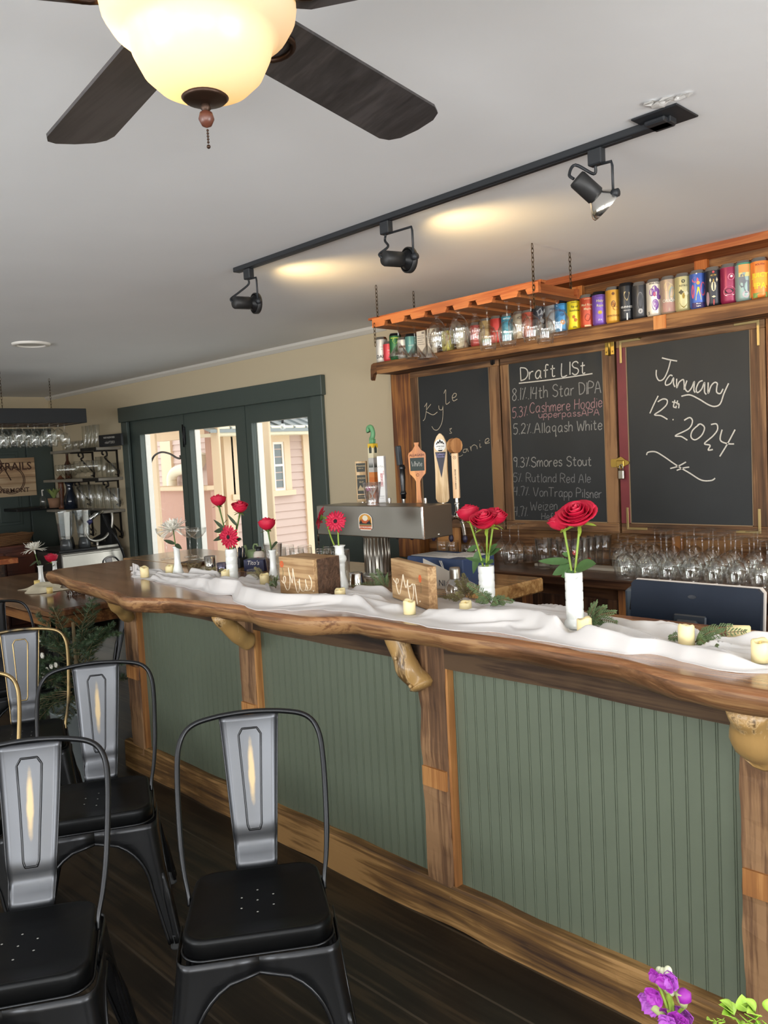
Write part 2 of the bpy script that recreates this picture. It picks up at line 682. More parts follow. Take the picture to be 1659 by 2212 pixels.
# inner frame + panels
glass_px = [((307, 938), (392, 931)), ((414, 928), (514, 919)), ((548, 913), (670, 901))]
cracks = [dxl + 0.055, at(399, 930, Y=YB + 0.02).x, at(531, 905, Y=YB + 0.02).x, dxr - 0.055]
for k, (a, b) in enumerate(glass_px):
    g0, g1 = at(*a, Y=YB + 0.04), at(*b, Y=YB + 0.04)
    zt = (g0.z + g1.z) / 2
    x0, x1 = cracks[k] + 0.006, cracks[k + 1] - 0.006
    zb = 0.32
    mb = MB()
    mb.box(x0 - DX, g0.x - DX, 0.015, 0.065, 0.01, dzt + 0.004)
    mb.box(g1.x - DX, x1 - DX, 0.015, 0.065, 0.01, dzt + 0.004)
    mb.box(g0.x - DX, g1.x - DX, 0.015, 0.065, zt, dzt + 0.004)
    mb.box(g0.x - DX, g1.x - DX, 0.015, 0.065, 0.01, zb)
    p = mb.build('door_leaf', m_green, door)
    MB().box(g0.x - DX, g1.x - DX, 0.036, 0.04, zb, zt).build('pane', m_pane, p)
    mb = MB()
    mb.box(g0.x - DX - 0.005, g0.x - DX + 0.008, 0.066, 0.09, zb, zt)
    mb.box(g0.x - DX - 0.005, g0.x - DX + 0.004, 0.09, 0.12, zb - 0.1, zt)
    mb.box(g1.x - DX, g1.x - DX + 0.03, 0.066, 0.1, zb, zt)
    mb.build('outside_bead', m_white, p)
    if k == 1:
        hg = MB()
        hg.box(x0 - DX - 0.016, x0 - DX + 0.016, -0.003, 0.016, 1.74, 1.9, 0.003)
        hg.tube([(x0 - DX, -0.004, 1.72), (x0 - DX, -0.004, 1.92)], 0.007)
        hg.build('hinge', m_black, p)
mb = MB().box(hx0 + 0.13 - DX, hx1 - 0.14 - DX, 0.0, 0.1, 0.0, 0.012)
mb.build('threshold', m_dgreen, door)

# ------------------------------------------------------------------ the left wall: green panelled door and casing
gz = at(111, 945, X=XL).z
mb = MB()
mb.box(XL, XL + 0.03, 2.0, YB, gz, gz + 0.1, 0.004)
mb.box(XL, XL + 0.025, 2.55, YB, 0, gz)
for y0, y1 in ((3.55, 3.83), (2.6, 2.72)):
    mb.box(XL, XL + 0.045, y0, y1, 0, gz, 0.004)
struct(mb.build('wall_green', m_dgreen))
d2 = bpy.data.objects.new('door_2', None)
C.objects.link(d2)
struct(d2)
d2.location = (XL, 3.13, 0)
mb = MB().box(0.026, 0.05, -0.4, 0.4, 0.01, gz - 0.03)
for (y0, y1, z0, z1) in ((-0.32, -0.05, 0.2, 0.85), (0.05, 0.32, 0.2, 0.85), (-0.32, -0.05, 1.0, 1.45), (0.05, 0.32, 1.0, 1.45), (-0.32, 0.32, 1.58, gz - 0.15)):
    mb.box(0.05, 0.058, y0, y1, z0, z1, 0.006)
    mb.box(0.05, 0.064, y0 + 0.03, y1 - 0.03, z0 + 0.03, z1 - 0.03, 0.006)
mb.build('door_leaf', m_dgreen, d2)

# ------------------------------------------------------------------ outside: the pink clapboard house across the porch
m_pink = mat('pink_clapboard', '#cdb5ab', 0.75)
m_pinkd = mat('rose_board', '#c39a8a', 0.75)
m_peach = mat('peach_trim', '#e3cbad', 0.7)
m_creamx = mat('cream_gutter', '#efe6cc', 0.6)
m_roof = mat('grey_metal_roof', '#8e9494', 0.5, 0.4)
m_snow = mat('pale_ground', '#d8d6d0', 0.9)


def siding(mb, p0, u, length, z0, z1, pitch=0.105):
    """clapboards on a wall running along u; boards tip outwards along n"""
    u = Vector(u)
    n = Vector((u.y, -u.x, 0))
    z = z0
    while z < z1:
        zz = min(z + pitch, z1)
        a, b = Vector(p0) + n * 0.022, Vector(p0) + n * 0.004
        A = [a + Vector((0, 0, z)), a + u * length + Vector((0, 0, z)), b + u * length + Vector((0, 0, zz)), b + Vector((0, 0, zz))]
        c = Vector(p0)
        B = [c + Vector((0, 0, z)), c + u * length + Vector((0, 0, z))]
        mb.add(A + B, [(0, 1, 2, 3), (4, 5, 1, 0)], False)
        z = zz


HX = -9.0
HY = at(487, 1050, X=HX).y
hw = thing('house', 'pink clapboard house with cream trim seen through the glazed door', 'building', (HX, HY, 0))
y_far = at(655, 1000, X=HX).y - HY
zroof = at(640, 937, X=HX).z
mb = MB()
siding(mb, (0, 0.0, -0.6), (0, 1, 0), y_far, 0, zroof + 0.6)
mb.box(-0.25, -0.01, 0.0, y_far, -0.6, zroof)
mb.build('wall', m_pink, hw)
mb = MB().box(-0.02, 0.05, y_far - 0.02, y_far + 0.14, -0.6, zroof)
mb.box(-0.02, 0.05, -0.02, 0.12, -0.6, zroof)
mb.build('corner_board', m_peach, hw)
mb = MB()
mb.box(-0.05, 0.3, -0.3, y_far + 0.5, zroof - 0.02, zroof + 0.02)
mb.box(0.24, 0.34, -0.3, y_far + 0.5, zroof - 0.02, zroof + 0.1, 0.02)
mb.build('gutter', m_creamx, hw)
mb = MB()
mb.prism([(0.36, zroof + 0.06), (-2.0, zroof + 0.85), (-2.0, zroof + 0.8), (0.36, zroof + 0.02)], (0, -0.4, 0), (1, 0, 0), (0, 0, 1), (0, y_far + 1.1, 0))
yy = -0.3
while yy < y_far + 0.6:
    mb.prism([(0.36, zroof + 0.085), (-2.0, zroof + 0.885), (-2.0, zroof + 0.85), (0.36, zroof + 0.06)], (0, yy, 0), (1, 0, 0), (0, 0, 1), (0, 0.02, 0))
    yy += 0.2
mb.build('roof', m_roof, hw)
m_dkpane = mat('dark_window_glass', '#6d7678', 0.08, 0.0, 0.8)
for (pa, pb, zz0, zz1) in (((584, 952), (608, 950), 0, 0), ((508, 950), (528, 948), 0, 0)):
    ya, yb = at(*pa, X=HX).y - HY, at(*pb, X=HX).y - HY
    z1 = at(596, 955, X=HX).z
    z0 = at(600, 1060, X=HX).z
    mb = MB()
    mb.box(0.0, 0.05, ya - 0.1, ya, z0, z1 + 0.1)
    mb.box(0.0, 0.05, yb, yb + 0.1, z0, z1 + 0.1)
    mb.box(0.0, 0.05, ya, yb, z1, z1 + 0.1)
    mb.box(0.0, 0.08, ya - 0.14, yb + 0.14, z0 - 0.07, z0)
    w = mb.build('window', m_peach, hw)
    mb = MB().box(0.0, 0.02, ya, yb, z0, z1)
    mb.build('pane', m_dkpane, w)
    mb = MB()
    for yv in (ya, yb - 0.03):
        mb.box(0.02, 0.035, yv, yv + 0.03, z0, z1)
    for zv in (z0, (z0 + z1) / 2, z1 - 0.03):
        mb.box(0.02, 0.034, ya, yb, zv, zv + 0.03)
    mb.build('sash', m_white, w)

# second wing behind, facing us, with the covered entry
WY = 7.2
bw = thing('house_wing', 'pink house wing with white downspout behind the porch wall', 'building', (-11.5, WY, 0))
mb = MB()
siding(mb, (-3.0, 0, -0.6), (1, 0, 0), 5.2, 0, 3.4)
mb.box(-3.0, 2.2, 0.01, 0.4, -0.6, 2.8)
mb.build('wall', m_pink, bw)
q0, q1 = at(352, 960, Y=WY).x + 11.5, at(374, 960, Y=WY).x + 11.5
MB().box(q0, q1, -0.06, 0.0, -0.6, 2.6).build('corner_board', m_peach, bw)
dsp = [at(436, 980, Y=WY - 0.15), at(432, 1000, Y=WY - 0.15), at(415, 1010, Y=WY - 0.15), at(384, 1016, Y=WY - 0.15), at(372, 1030, Y=WY - 0.15), at(372, 1060, Y=WY - 0.15), at(374, 1200, Y=WY - 0.15)]
off = Vector((-11.5, WY, 0))
MB().tube([p - off for p in smooth_path(dsp, 5)], 0.085, 12).build('downspout', m_creamx, bw)

# porch: posts, half wall with cap, beams
ps = thing('porch', 'peach porch posts and rose half wall outside the glazed door', 'porch', (-7.0, 5.0, 0))
po = Vector((-7.0, 5.0, 0))


def post_px(p0, p1, Y, z0, z1, m, name='post', d=0.03):
    a, b = at(*p0, Y=Y).x + 7.0, at(*p1, Y=Y).x + 7.0
    return MB().box(a, b, Y - 5.0, Y - 5.0 + d, z0, z1, 0.006).build(name, m, ps)


post_px((560, 980), (583, 980), 5.2, -0.3, 2.5, m_peach)
post_px((458, 1000), (475, 1000), 5.6, -0.3, 2.45, m_peach)
post_px((445, 1000), (457, 1000), 5.75, -0.3, 2.4, m_pinkd)
post_px((322, 1000), (338, 1000), 5.1, -0.3, 2.35, m_peach)
hz = at(400, 1050, Y=5.7).z
a, b = at(340, 1060, Y=5.7).x + 7, at(455, 1060, Y=5.7).x + 7
MB().box(a, b, 0.7, 0.78, -0.3, hz - 0.06).build('half_wall', m_pinkd, ps)
MB().box(a - 0.03, b + 0.03, 0.62, 0.86, hz - 0.06, hz, 0.01).build('wall_cap', m_peach, ps)
bz = at(370, 948, Y=6.4).z
MB().box(-4.6, at(452, 940, Y=6.4).x + 7, 1.4, 1.55, bz - 0.02, bz + 0.24).build('beam', m_peach, ps)
MB().box(-5.2, -1.6, -0.2, 1.5, bz + 0.24, bz + 0.28).build('soffit', m_peach, ps)
hk = [at(325, 1002, Y=5.0), at(333, 985, Y=5.0), at(348, 977, Y=5.0), at(366, 980, Y=5.0), at(382, 989, Y=5.0), at(390, 990, Y=5.0), at(389, 984, Y=5.0)]
sh = thing('plant_hook', 'rusty curved plant hook on the porch outside the door', 'hook', tuple(hk[0]))
MB().tube([p - hk[0] for p in smooth_path(hk, 6)], 0.012, 8).build('arm', m_iron, sh)
MB().tube([(0, 0, -0.1), (0, 0, 0)], 0.014, 8).build('pivot', m_iron, sh)
sb = at(611, 921, Y=5.3)
bulb = thing('string_light', 'clear bulb of an outdoor string light under the eaves', 'light bulb', tuple(sb))
MB().lathe([(0.001, -0.035), (0.022, -0.028), (0.03, -0.008), (0.022, 0.016), (0.012, 0.03)], 14).build('bulb', thin_glass('bulb_glass', base=0.2), bulb)
MB().lathe([(0.013, 0.03), (0.015, 0.07), (0.004, 0.075)], 12, cap1=True).build('socket', m_black, bulb)
MB().tube(smooth_path([(-1.4, 0.2, 0.2), (-0.5, 0, 0.1), (0, 0, 0.075), (0.5, 0, 0.1), (1.4, 0.1, 0.26)], 4), 0.006, 6).build('cable', m_black, bulb)
gr = MB().box(-30, 12, YB + 0.25, 40, -0.5, -0.3).build('ground', m_snow)
struct(gr)
# ================================================================== the bar
m_slab = wood('live_edge_slab', '#6b452b', '#8c5f3e', '#a87a52', axis=0, scale=0.8, rough=0.2, coat=0.4, bump=0.05)
m_slab_edge = wood('rough_slab_edge', '#4c3320', '#7c573a', '#a07a52', axis=0, scale=1.3, rough=0.45, bump=0.6)
m_post = wood('reclaimed_post', '#33241a', '#6b4e36', '#937150', axis=2, scale=1.0, rough=0.7, bump=0.5)
m_postx = wood('reclaimed_board', '#38261a', '#74552f', '#a07b4c', axis=0, scale=1.0, rough=0.7, bump=0.6)
m_beam = wood('dark_header', '#1d140d', '#3a291b', '#54402c', axis=0, scale=1.0, rough=0.75, bump=0.4)
m_raw = wood('fresh_cut_edge', '#7d5230', '#a06c3c', '#b98650', axis=2, scale=1.0, rough=0.6)
m_log = wood('peeled_log', '#624a2b', '#a78552', '#c6a676', axis=2, scale=1.1, rough=0.4, coat=0.3, knots=0.9, bump=0.6)
m_bead = mat('sage_beadboard', '#656e5e', 0.42, noise_amt=0.05, nscale=3, bump=0.03, bscale=60)

YP = 1.945                     # beadboard plane
ZT, ZBOT = 1.02, 0.957         # slab top and underside
SX = -2.2
bar = thing('bar_counter', 'long bar front of sage beadboard panels in rough timber framing', 'bar', (SX, YP, 0))


def bx(px, py, Y=YP):
    return at(px, py, Y=Y).x - SX


zh = at(1280, 1507, Y=YP - 0.03).z      # underside of header beam
px_l0, px_l1 = bx(300, 1307) - 0.01, -1.104 * 1.55 * YP / 1.905 - SX
panels = [(bx(300, 1420), bx(533, 1480)), (bx(556, 1450), bx(917, 1700)), (bx(978, 1670), bx(1603, 1880)), (bx(1700, 1800), 1.9)]


def beadboard(mb, a, b, z0, z1):
    pitch = 0.0406
    xs = []
    x = a
    while x < b:
        for dx, dy in ((0.0, 0.0), (pitch - 0.0085, 0.0), (pitch - 0.0078, 0.0022), (pitch - 0.0070, 0.0022), (pitch - 0.0063, 0.0), (pitch - 0.0045, -0.0008), (pitch - 0.0026, 0.0), (pitch - 0.0019, 0.0022), (pitch - 0.0008, 0.0022)):
            if x + dx < b:
                xs.append((x + dx, dy))
        x += pitch
    xs.append((b, 0))
    vs, fs = [], []
    for (x, y) in xs:
        vs += [(x, y, z0), (x, y, z1)]
    for i in range(len(xs) - 1):
        fs.append((2 * i, 2 * i + 2, 2 * i + 3, 2 * i + 1))
    mb.add(vs, fs, False)


for a, b in panels:
    mb = MB()
    beadboard(mb, a - 0.01, b + 0.01, 0.08, zh + 0.05)
    mb.box(a - 0.01, b + 0.01, 0.006, 0.016, 0.08, zh + 0.05)
    mb.build('beadboard_panel', m_bead, bar, recalc=False)


def rough_box(mb, x0, x1, y0, y1, z0, z1, axis, seed, amp=0.006, n=26):
    """hand-hewn timber: a long box whose four edges wander a little"""
    L = []
    for i in range(n):
        t = i / (n - 1)
        def w(k, f=3.0):
            return amp * noise.noise(Vector((t * f * 3, k * 5.1, seed))) + amp * 0.5 * noise.noise(Vector((t * 17, k * 2.1, seed + 3)))
        if axis == 0:
            x = x0 + (x1 - x0) * t
            L.append([(x, y0 + w(1), z0 + w(2)), (x, y1, z0 + w(2)), (x, y1, z1 + w(3)), (x, y0 + 0.007 + w(4), z1 + w(3)), (x, y0 + w(4), z1 - 0.007 + w(3))])
        else:
            z = z0 + (z1 - z0) * t
            L.append([(x0 + w(2), y0 + w(1), z), (x0 + w(2), y1, z), (x1 + w(3), y1, z), (x1 + w(3), y0 + 0.006 + w(4), z), (x1 - 0.006 + w(3), y0 + w(4), z)])
    k = len(L[0])
    vs = [p for r in L for p in r]
    fs = [tuple(range(k)), tuple(range((n - 1) * k, n * k))]
    for i in range(n - 1):
        for j in range(k):
            j2 = (j + 1) % k
            fs.append((i * k + j, i * k + j2, (i + 1) * k + j2, (i + 1) * k + j))
    mb.add(vs, fs, False)


YO = -0.035
zbase = 0.14
for k, (a, b, lab) in enumerate(((bx(272, 1400, 1.91), bx(296, 1400, 1.91), None), (bx(519, 1450, 1.91), bx(549, 1450, 1.91), None), (bx(913, 1650, 1.91), bx(968, 1680, 1.91), None), (bx(1601, 1800, 1.91), bx(1702, 1800, 1.91), None))):
    mb = MB()
    rough_box(mb, a, b, YO, 0.06, 0.1, zh + 0.09, 2, k * 7.7)
    p = mb.build('post', m_post, bar)
    if k < 3:
        mb = MB().box(b + 0.0005, b + 0.011, YO + 0.006, 0.012, 0.12, zh + 0.05)
        mb.build('edge_strip', m_raw, p)
    zi = (0.52, 0.515, 0.49, 0.49)[k]
    mb = MB().box(a + 0.004, b - 0.004, YO - 0.008, YO + 0.012, zi - 0.03, zi + 0.035)
    mb.build('patch', m_raw, p)
mb = MB()
rough_box(mb, bx(268, 1400), 1.9, YO - 0.005, 0.0, 0.0, zbase, 0, 31.0, amp=0.011, n=70)
mb.build('base_board', m_postx, bar)
mb = MB()
rough_box(mb, bx(280, 1310), 1.9, -0.03, 0.05, zh, ZBOT - 0.002, 0, 12.0, amp=0.006, n=60)
mb.build('header_beam', m_beam, bar)
MB().box(bx(285, 1310), 1.9, 0.06, 0.28, 0.0, ZBOT - 0.002).build('carcass', m_beam, bar)

# live-edge slab: outline traced on the counter height
FE = [(-4.50, 1.80), (-4.428, 1.734), (-3.841, 1.658), (-3.407, 1.601), (-3.167, 1.556), (-3.05, 1.605), (-2.966, 1.652), (-2.719, 1.673), (-2.534, 1.695), (-2.379, 1.672), (-2.192, 1.686), (-2.003, 1.78), (-1.606, 1.789), (-1.353, 1.80), (-1.086, 1.784), (-0.837, 1.719), (-0.718, 1.707), (-0.5, 1.715), (-0.2, 1.72)]
# peeled log brackets carrying the overhang
for k, (pa, pb, ra, rb) in enumerate((((238, 1294), (283, 1334), 0.036, 0.03), ((474, 1338), (543, 1388), 0.034, 0.037), ((852, 1406), (914, 1488), 0.036, 0.042), ((1618, 1556), (1655, 1615), 0.05, 0.056))):
    A = at(*pa, Y=1.80)
    A = at(*pa, Y=lerp_tab(FE, A.x) + 0.07)
    Bp = at(*pb, Y=1.895)
    off = Vector((SX, YP, 0))
    A, Bp = A - off, Bp - off
    A.z = ZBOT + 0.012
    d = (Bp - A)
    n = 16
    pts, rs = [], []
    for i in range(n):
        t = i / (n - 1)
        p = A + d * t
        p.z += -0.02 * math.sin(PI * t)
        p += Vector((noise.noise(Vector((t * 3, k, 1))), noise.noise(Vector((t * 3, k, 5))), 0)) * 0.012
        pts.append(p)
        r = ra + (rb - ra) * t + 0.006 * noise.noise(Vector((t * 5, k * 3, 9)))
        if i == n - 1:
            r *= 0.7
        rs.append(r)
    mb = MB()
    mb.tube(pts, rs, 16)
    for q in range(3):
        t = 0.25 + 0.25 * q + 0.05 * k
        p = A + d * t + Vector((0, -rs[8] * 0.95, -0.01))
        mb.sphere(p, 0.007, 8, 6)
    mb.build('log_bracket', m_log, bar)

YBK = 2.27
sl = MB()
n = 150
prof = []
xs = [-4.5 + (4.3) * i / (n - 1) for i in range(n)]
rows = []
for x in xs:
    yf = lerp_tab(FE, x)
    nz = lambda k, f: noise.noise(Vector((x * f, k * 3.7, 2.0)))
    e = 0.010 * nz(1, 6) + 0.006 * nz(2, 19)
    rows.append([(x, YBK, ZT), (x, yf + 0.03, ZT), (x, yf + 0.010, ZT - 0.002), (x, yf + 0.002, ZT - 0.010),
                 (x, yf + 0.001 + e * 0.6, ZT - 0.026), (x, yf + 0.012 + e, ZT - 0.045), (x, yf + 0.03 + e * 1.2, ZBOT + 0.006 * nz(4, 9)), (x, YBK, ZBOT)])
k = len(rows[0])
vs = [p for r in rows for p in r]
for j in range(k):
    fs = []
    j2 = (j + 1) % k
    for i in range(n - 1):
        fs.append((i * k + j, i * k + j2, (i + 1) * k + j2, (i + 1) * k + j))
    sl.m = 0 if j in (0, 1, 2, 7, 6) else 1
    sl.f += fs
    sl.mi += [sl.m] * len(fs)
    sl.sm += [j in (1, 2, 3, 4, 5)] * len(fs)
sl.v += vs
sl.f += [tuple(range(k)), tuple(range((n - 1) * k, n * k))]
sl.mi += [1, 1]
sl.sm += [False, False]
o = sl.build('live_edge_slab', [m_slab, m_slab_edge])
tag(o, 'thick live-edge wooden bar top with a polished surface', 'bar top')

# lighter service counter behind the slab
m_serv = wood('pale_counter', '#6f4e2c', '#9a7347', '#b8925f', axis=0, scale=0.8, rough=0.2, coat=0.4, bump=0.05)
o = MB().box(-4.62, -1.95, YBK + 0.004, 2.78, ZBOT + 0.005, ZT, 0.006).build('service_counter', m_serv)
tag(o, 'paler wooden service counter running behind the bar top under the tap tower', 'counter')
sc = thing('service_cabinet', 'dark cabinet holding up the service counter behind the bar', 'cabinet', (-3.25, 2.52, 0))
MB().box(-1.3, 1.2, -0.24, 0.2, 0, ZBOT + 0.004).build('body', m_beam, sc)
for a in (-1.28, -0.44, 0.4):
    d_ = MB().box(a, a + 0.78, 0.2, 0.22, 0.06, ZBOT - 0.03, 0.004).build('door', m_postx, sc)
    MB().tube([(a + 0.7, 0.225, 0.7), (a + 0.7, 0.245, 0.72), (a + 0.7, 0.245, 0.8), (a + 0.7, 0.225, 0.82)], 0.005).build('handle', m_black, d_)
# ================================================================== metal cafe chairs
def gun_metal(name, base, rough, gold=0.0, streak=0.0):
    """dark lacquered steel; gold = lacquer rubbed off edges, streak = rubbed patch in the middle of the splat"""
    if name in MATS:
        return MATS[name]
    m = mat(name, base, rough, 0.9)
    nt = m.node_tree
    b = nt.nodes['Principled BSDF']
    tc = nt.nodes.new('ShaderNodeTexCoord')
    if gold or streak:
        mx = nt.nodes.new('ShaderNodeMix')
        mx.data_type = 'RGBA'
        mx.inputs['A'].default_value = lin(base)
        mx.inputs['B'].default_value = lin('#b39b6e')
        n = nt.nodes.new('ShaderNodeTexNoise')
        n.inputs['Scale'].default_value = 22 if streak else 9
        n.inputs['Detail'].default_value = 5
        nt.links.new(tc.outputs['Object'], n.inputs['Vector'])
        r = nt.nodes.new('ShaderNodeValToRGB')
        if gold:
            r.color_ramp.elements[0].position = 0.62 - 0.3 * gold
            r.color_ramp.elements[1].position = 0.78 - 0.3 * gold
            nt.links.new(n.outputs['Fac'], r.inputs['Fac'])
        else:
            mp = nt.nodes.new('ShaderNodeMapping')
            mp.inputs['Location'].default_value = (0, 0, -0.69 * 11)
            mp.inputs['Scale'].default_value = (95, 0, 11)
            nt.links.new(tc.outputs['Object'], mp.inputs['Vector'])
            ln = nt.nodes.new('ShaderNodeVectorMath')
            ln.operation = 'LENGTH'
            nt.links.new(mp.outputs[0], ln.inputs[0])
            ad = nt.nodes.new('ShaderNodeMath')
            ad.operation = 'MULTIPLY_ADD'
            ad.inputs[1].default_value = -0.8
            nt.links.new(n.outputs['Fac'], ad.inputs[0])
            nt.links.new(ln.outputs['Value'], ad.inputs[2])
            r.color_ramp.elements[0].position = 0.1
            r.color_ramp.elements[0].color = (streak, streak, streak, 1)
            r.color_ramp.elements[1].position = 0.6
            r.color_ramp.elements[1].color = (0, 0, 0, 1)
            nt.links.new(ad.outputs[0], r.inputs['Fac'])
        nt.links.new(r.outputs['Color'], mx.inputs['Factor'])
        nt.links.new(mx.outputs['Result'], b.inputs['Base Color'])
    return m


m_gun = gun_metal('gunmetal_lacquer', '#3a3b3d', 0.3)
m_seat = gun_metal('shaded_seat_lacquer', '#232425', 0.36)  # frame lacquer darkened: the seat's dark reflections put into its base colour
m_splat = gun_metal('rubbed_lit_splat', '#5b5d61', 0.34, streak=0.6)  # frame lacquer lightened to paint in window reflection; gold streak is wear
m_splatp = gun_metal('lit_splat', '#595b5f', 0.34)  # lightened frame lacquer, window sheen painted into the base, no streak
m_goldrub = gun_metal('gold_rubbed_tube', '#3a3b3d', 0.32, gold=1.0)
m_foot = mat('rubber_foot', '#3a3c3d', 0.7)
m_hole_glint = mat('drain_hole_glint', '#9c9c98', 0.5)  # pale tone paints the bright glint at each drain hole


def rounded_sq(w0, w1, y0, y1, r, n=6):
    """plan outline: front half-width w0 at y0, back half-width w1 at y1"""
    pts = []
    for (cx, cy, a0) in ((w0 - r, y0 + r, -PI / 2), (w1 - r, y1 - r, 0), (-(w1 - r), y1 - r, PI / 2), (-(w0 - r), y0 + r, PI)):
        for k in range(n + 1):
            a = a0 + PI / 2 * k / n
            pts.append((cx + r * math.cos(a), cy + r * math.sin(a)))
    return pts


def make_chair(label, splat_m, tube_m, groove_m):
    t = thing('metal_chair', label, 'chair')
    # seat pan
    mb = MB()
    rings = []
    for (s, dz) in ((0.0, 0.441), (0.55, 0.441), (0.86, 0.443), (0.93, 0.447), (0.965, 0.4485), (0.985, 0.446), (1.0, 0.439), (1.003, 0.43), (1.003, 0.405), (0.99, 0.4)):
        o = rounded_sq(0.178, 0.165, -0.165, 0.165, 0.055)
        rings.append([(x * s, y * s, dz) for x, y in o])
    k = len(rings[0])
    vs = [p for r in rings for p in r]
    fs = []
    for i in range(len(rings) - 1):
        for j in range(k):
            j2 = (j + 1) % k
            fs.append((i * k + j, i * k + j2, (i + 1) * k + j2, (i + 1) * k + j))
    mb.add(vs, fs)
    seat = mb.build('seat', m_seat, t, recalc=False)
    mb = MB()
    for (x, y) in ((0, 0), (-0.04, 0.02), (0.04, 0.02), (-0.04, -0.03), (0.04, -0.03), (0, 0.05), (0, -0.055)):
        mb.lathe([(0.0001, 0.4418), (0.0028, 0.4418)], 8, x, y)
    mb.build('drain_hole_glint', m_hole_glint, seat)
    mb = MB()
    o = rounded_sq(0.181, 0.168, -0.168, 0.168, 0.056)
    mb.tube([(x, y, 0.402) for x, y in o], 0.0035, 6, closed=True)
    mb.build('seat_rim', m_gun, seat)
    # legs: pressed corner sheets that meet in an arch on every side
    for sx in (-1, 1):
        for sy in (-1, 1):
            mb = MB()
            rows = []
            nz = 22
            hx, hy = (0.178 if sy < 0 else 0.165), 0.165
            arch = []
            for i in range(nz):
                u = i / (nz - 1)
                z = 0.402 - 0.382 * u
                spl = 0.012 + 0.052 * (u ** 1.2)
                X, Y = hx + spl, hy + spl
                ztop = 0.365
                if z >= ztop:
                    fx, fy = X, Y
                else:
                    v = min(1.0, (ztop - z) / 0.16)
                    open_ = math.sqrt(max(0, 1 - (1 - v) ** 2.2))
                    wleg = 0.05 - 0.018 * max(0, min(1, (0.2 - z) / 0.2))
                    fx, fy = X - (X - wleg) * open_, Y - (Y - wleg) * open_
                r = 0.035 - 0.012 * u
                row = []
                row.append((sx * (X - fx), sy * Y, z))
                row.append((sx * (X - max(r, fx * 0.5 + r * 0.5)), sy * Y, z))
                for q in range(5):
                    a = PI / 2 * q / 4
                    row.append((sx * (X - r + r * math.sin(a)), sy * (Y - r + r * math.cos(a)), z))
                row.append((sx * X, sy * (Y - max(r, fy * 0.5 + r * 0.5)), z))
                row.append((sx * X, sy * (Y - fy), z))
                rows.append(row)
            k = len(rows[0])
            vs = [p for r in rows for p in r]
            fs = []
            for i in range(nz - 1):
                for j in range(k - 1):
                    fs.append((i * k + j, i * k + j + 1, (i + 1) * k + j + 1, (i + 1) * k + j))
            mb.add(vs, fs)
            mb.tube([rw[0] for rw in rows[2:]], 0.0042, 6)
            mb.tube([rw[-1] for rw in rows[2:]], 0.0042, 6)
            # pressed rib down the corner
            cpts = [Vector(rw[4]) for rw in rows[9:]]
            mb.tube(cpts, [0.002 + 0.012 * min(1, (i + 1) / 5) for i in range(len(cpts))], 8)
            lg = mb.build('leg', m_gun, t, sol=0.003, recalc=False)
            f = rows[-1][4]
            fc = MB().lathe([(0.02, 0.0), (0.019, 0.006), (0.015, 0.03), (0.016, 0.045)], 14, f[0] - sx * 0.006, f[1] - sy * 0.006, cap0=True, cap1=True)
            fc.build('foot_cap', m_foot, lg)
    # bent tube hoop
    half = [(0.174, 0.045, 0.425), (0.176, 0.055, 0.455), (0.186, 0.085, 0.5), (0.194, 0.125, 0.56), (0.199, 0.175, 0.65), (0.2, 0.215, 0.72), (0.196, 0.243, 0.77), (0.18, 0.262, 0.806), (0.15, 0.272, 0.827), (0.1, 0.277, 0.838), (0.05, 0.279, 0.843)]
    pts = half + [(0, 0.2795, 0.845)] + [(-x, y, z) for x, y, z in half[::-1]]
    sp = smooth_path(pts, 4)
    rs = []
    for p in sp:
        rs.append(0.0075 if p.z > 0.55 else 0.0055 + 0.002 * max(0, (p.z - 0.45) / 0.1))
    mb = MB()
    mb.tube(sp, rs, 10)
    mb.build('hoop', tube_m, t)
    # splat
    def splat_pt(a, b):
        z = 0.446 + (0.838 - 0.446) * b
        w = 0.054 + 0.028 * b
        y = 0.166 + 0.113 * (1 - (1 - b) ** 1.35) + 0.012 * math.exp(-((b - 0.14) / 0.07) ** 2)
        return (w * (2 * a - 1), y - 0.004 * math.cos((2 * a - 1) * 1.3), z)
    mb = MB()
    mb.grid(splat_pt, 9, 26)
    s_ = mb.build('splat', splat_m, t, sol=0.0025)
    mb = MB()
    ring = []
    for (a, b) in ((0.3, 0.86), (0.37, 0.905), (0.63, 0.905), (0.7, 0.86), (0.655, 0.27), (0.62, 0.235), (0.38, 0.235), (0.345, 0.27)):
        ring.append((a, b))
    loop = []
    for i in range(len(ring)):
        (a0, b0), (a1, b1) = ring[i], ring[(i + 1) % len(ring)]
        for q in range(5):
            tq = q / 5
            p = splat_pt(a0 + (a1 - a0) * tq, b0 + (b1 - b0) * tq)
            loop.append((p[0], p[1] - 0.001, p[2]))
    mb.tube(loop, 0.0032, 6, closed=True)
    mb.build('embossed_rib', groove_m, s_)
    mb = MB()
    for a in (0.0, 1.0):
        mb.tube([splat_pt(a, i / 20) for i in range(21)], 0.0022, 6)
    mb.build('folded_edge', groove_m, s_)
    return t


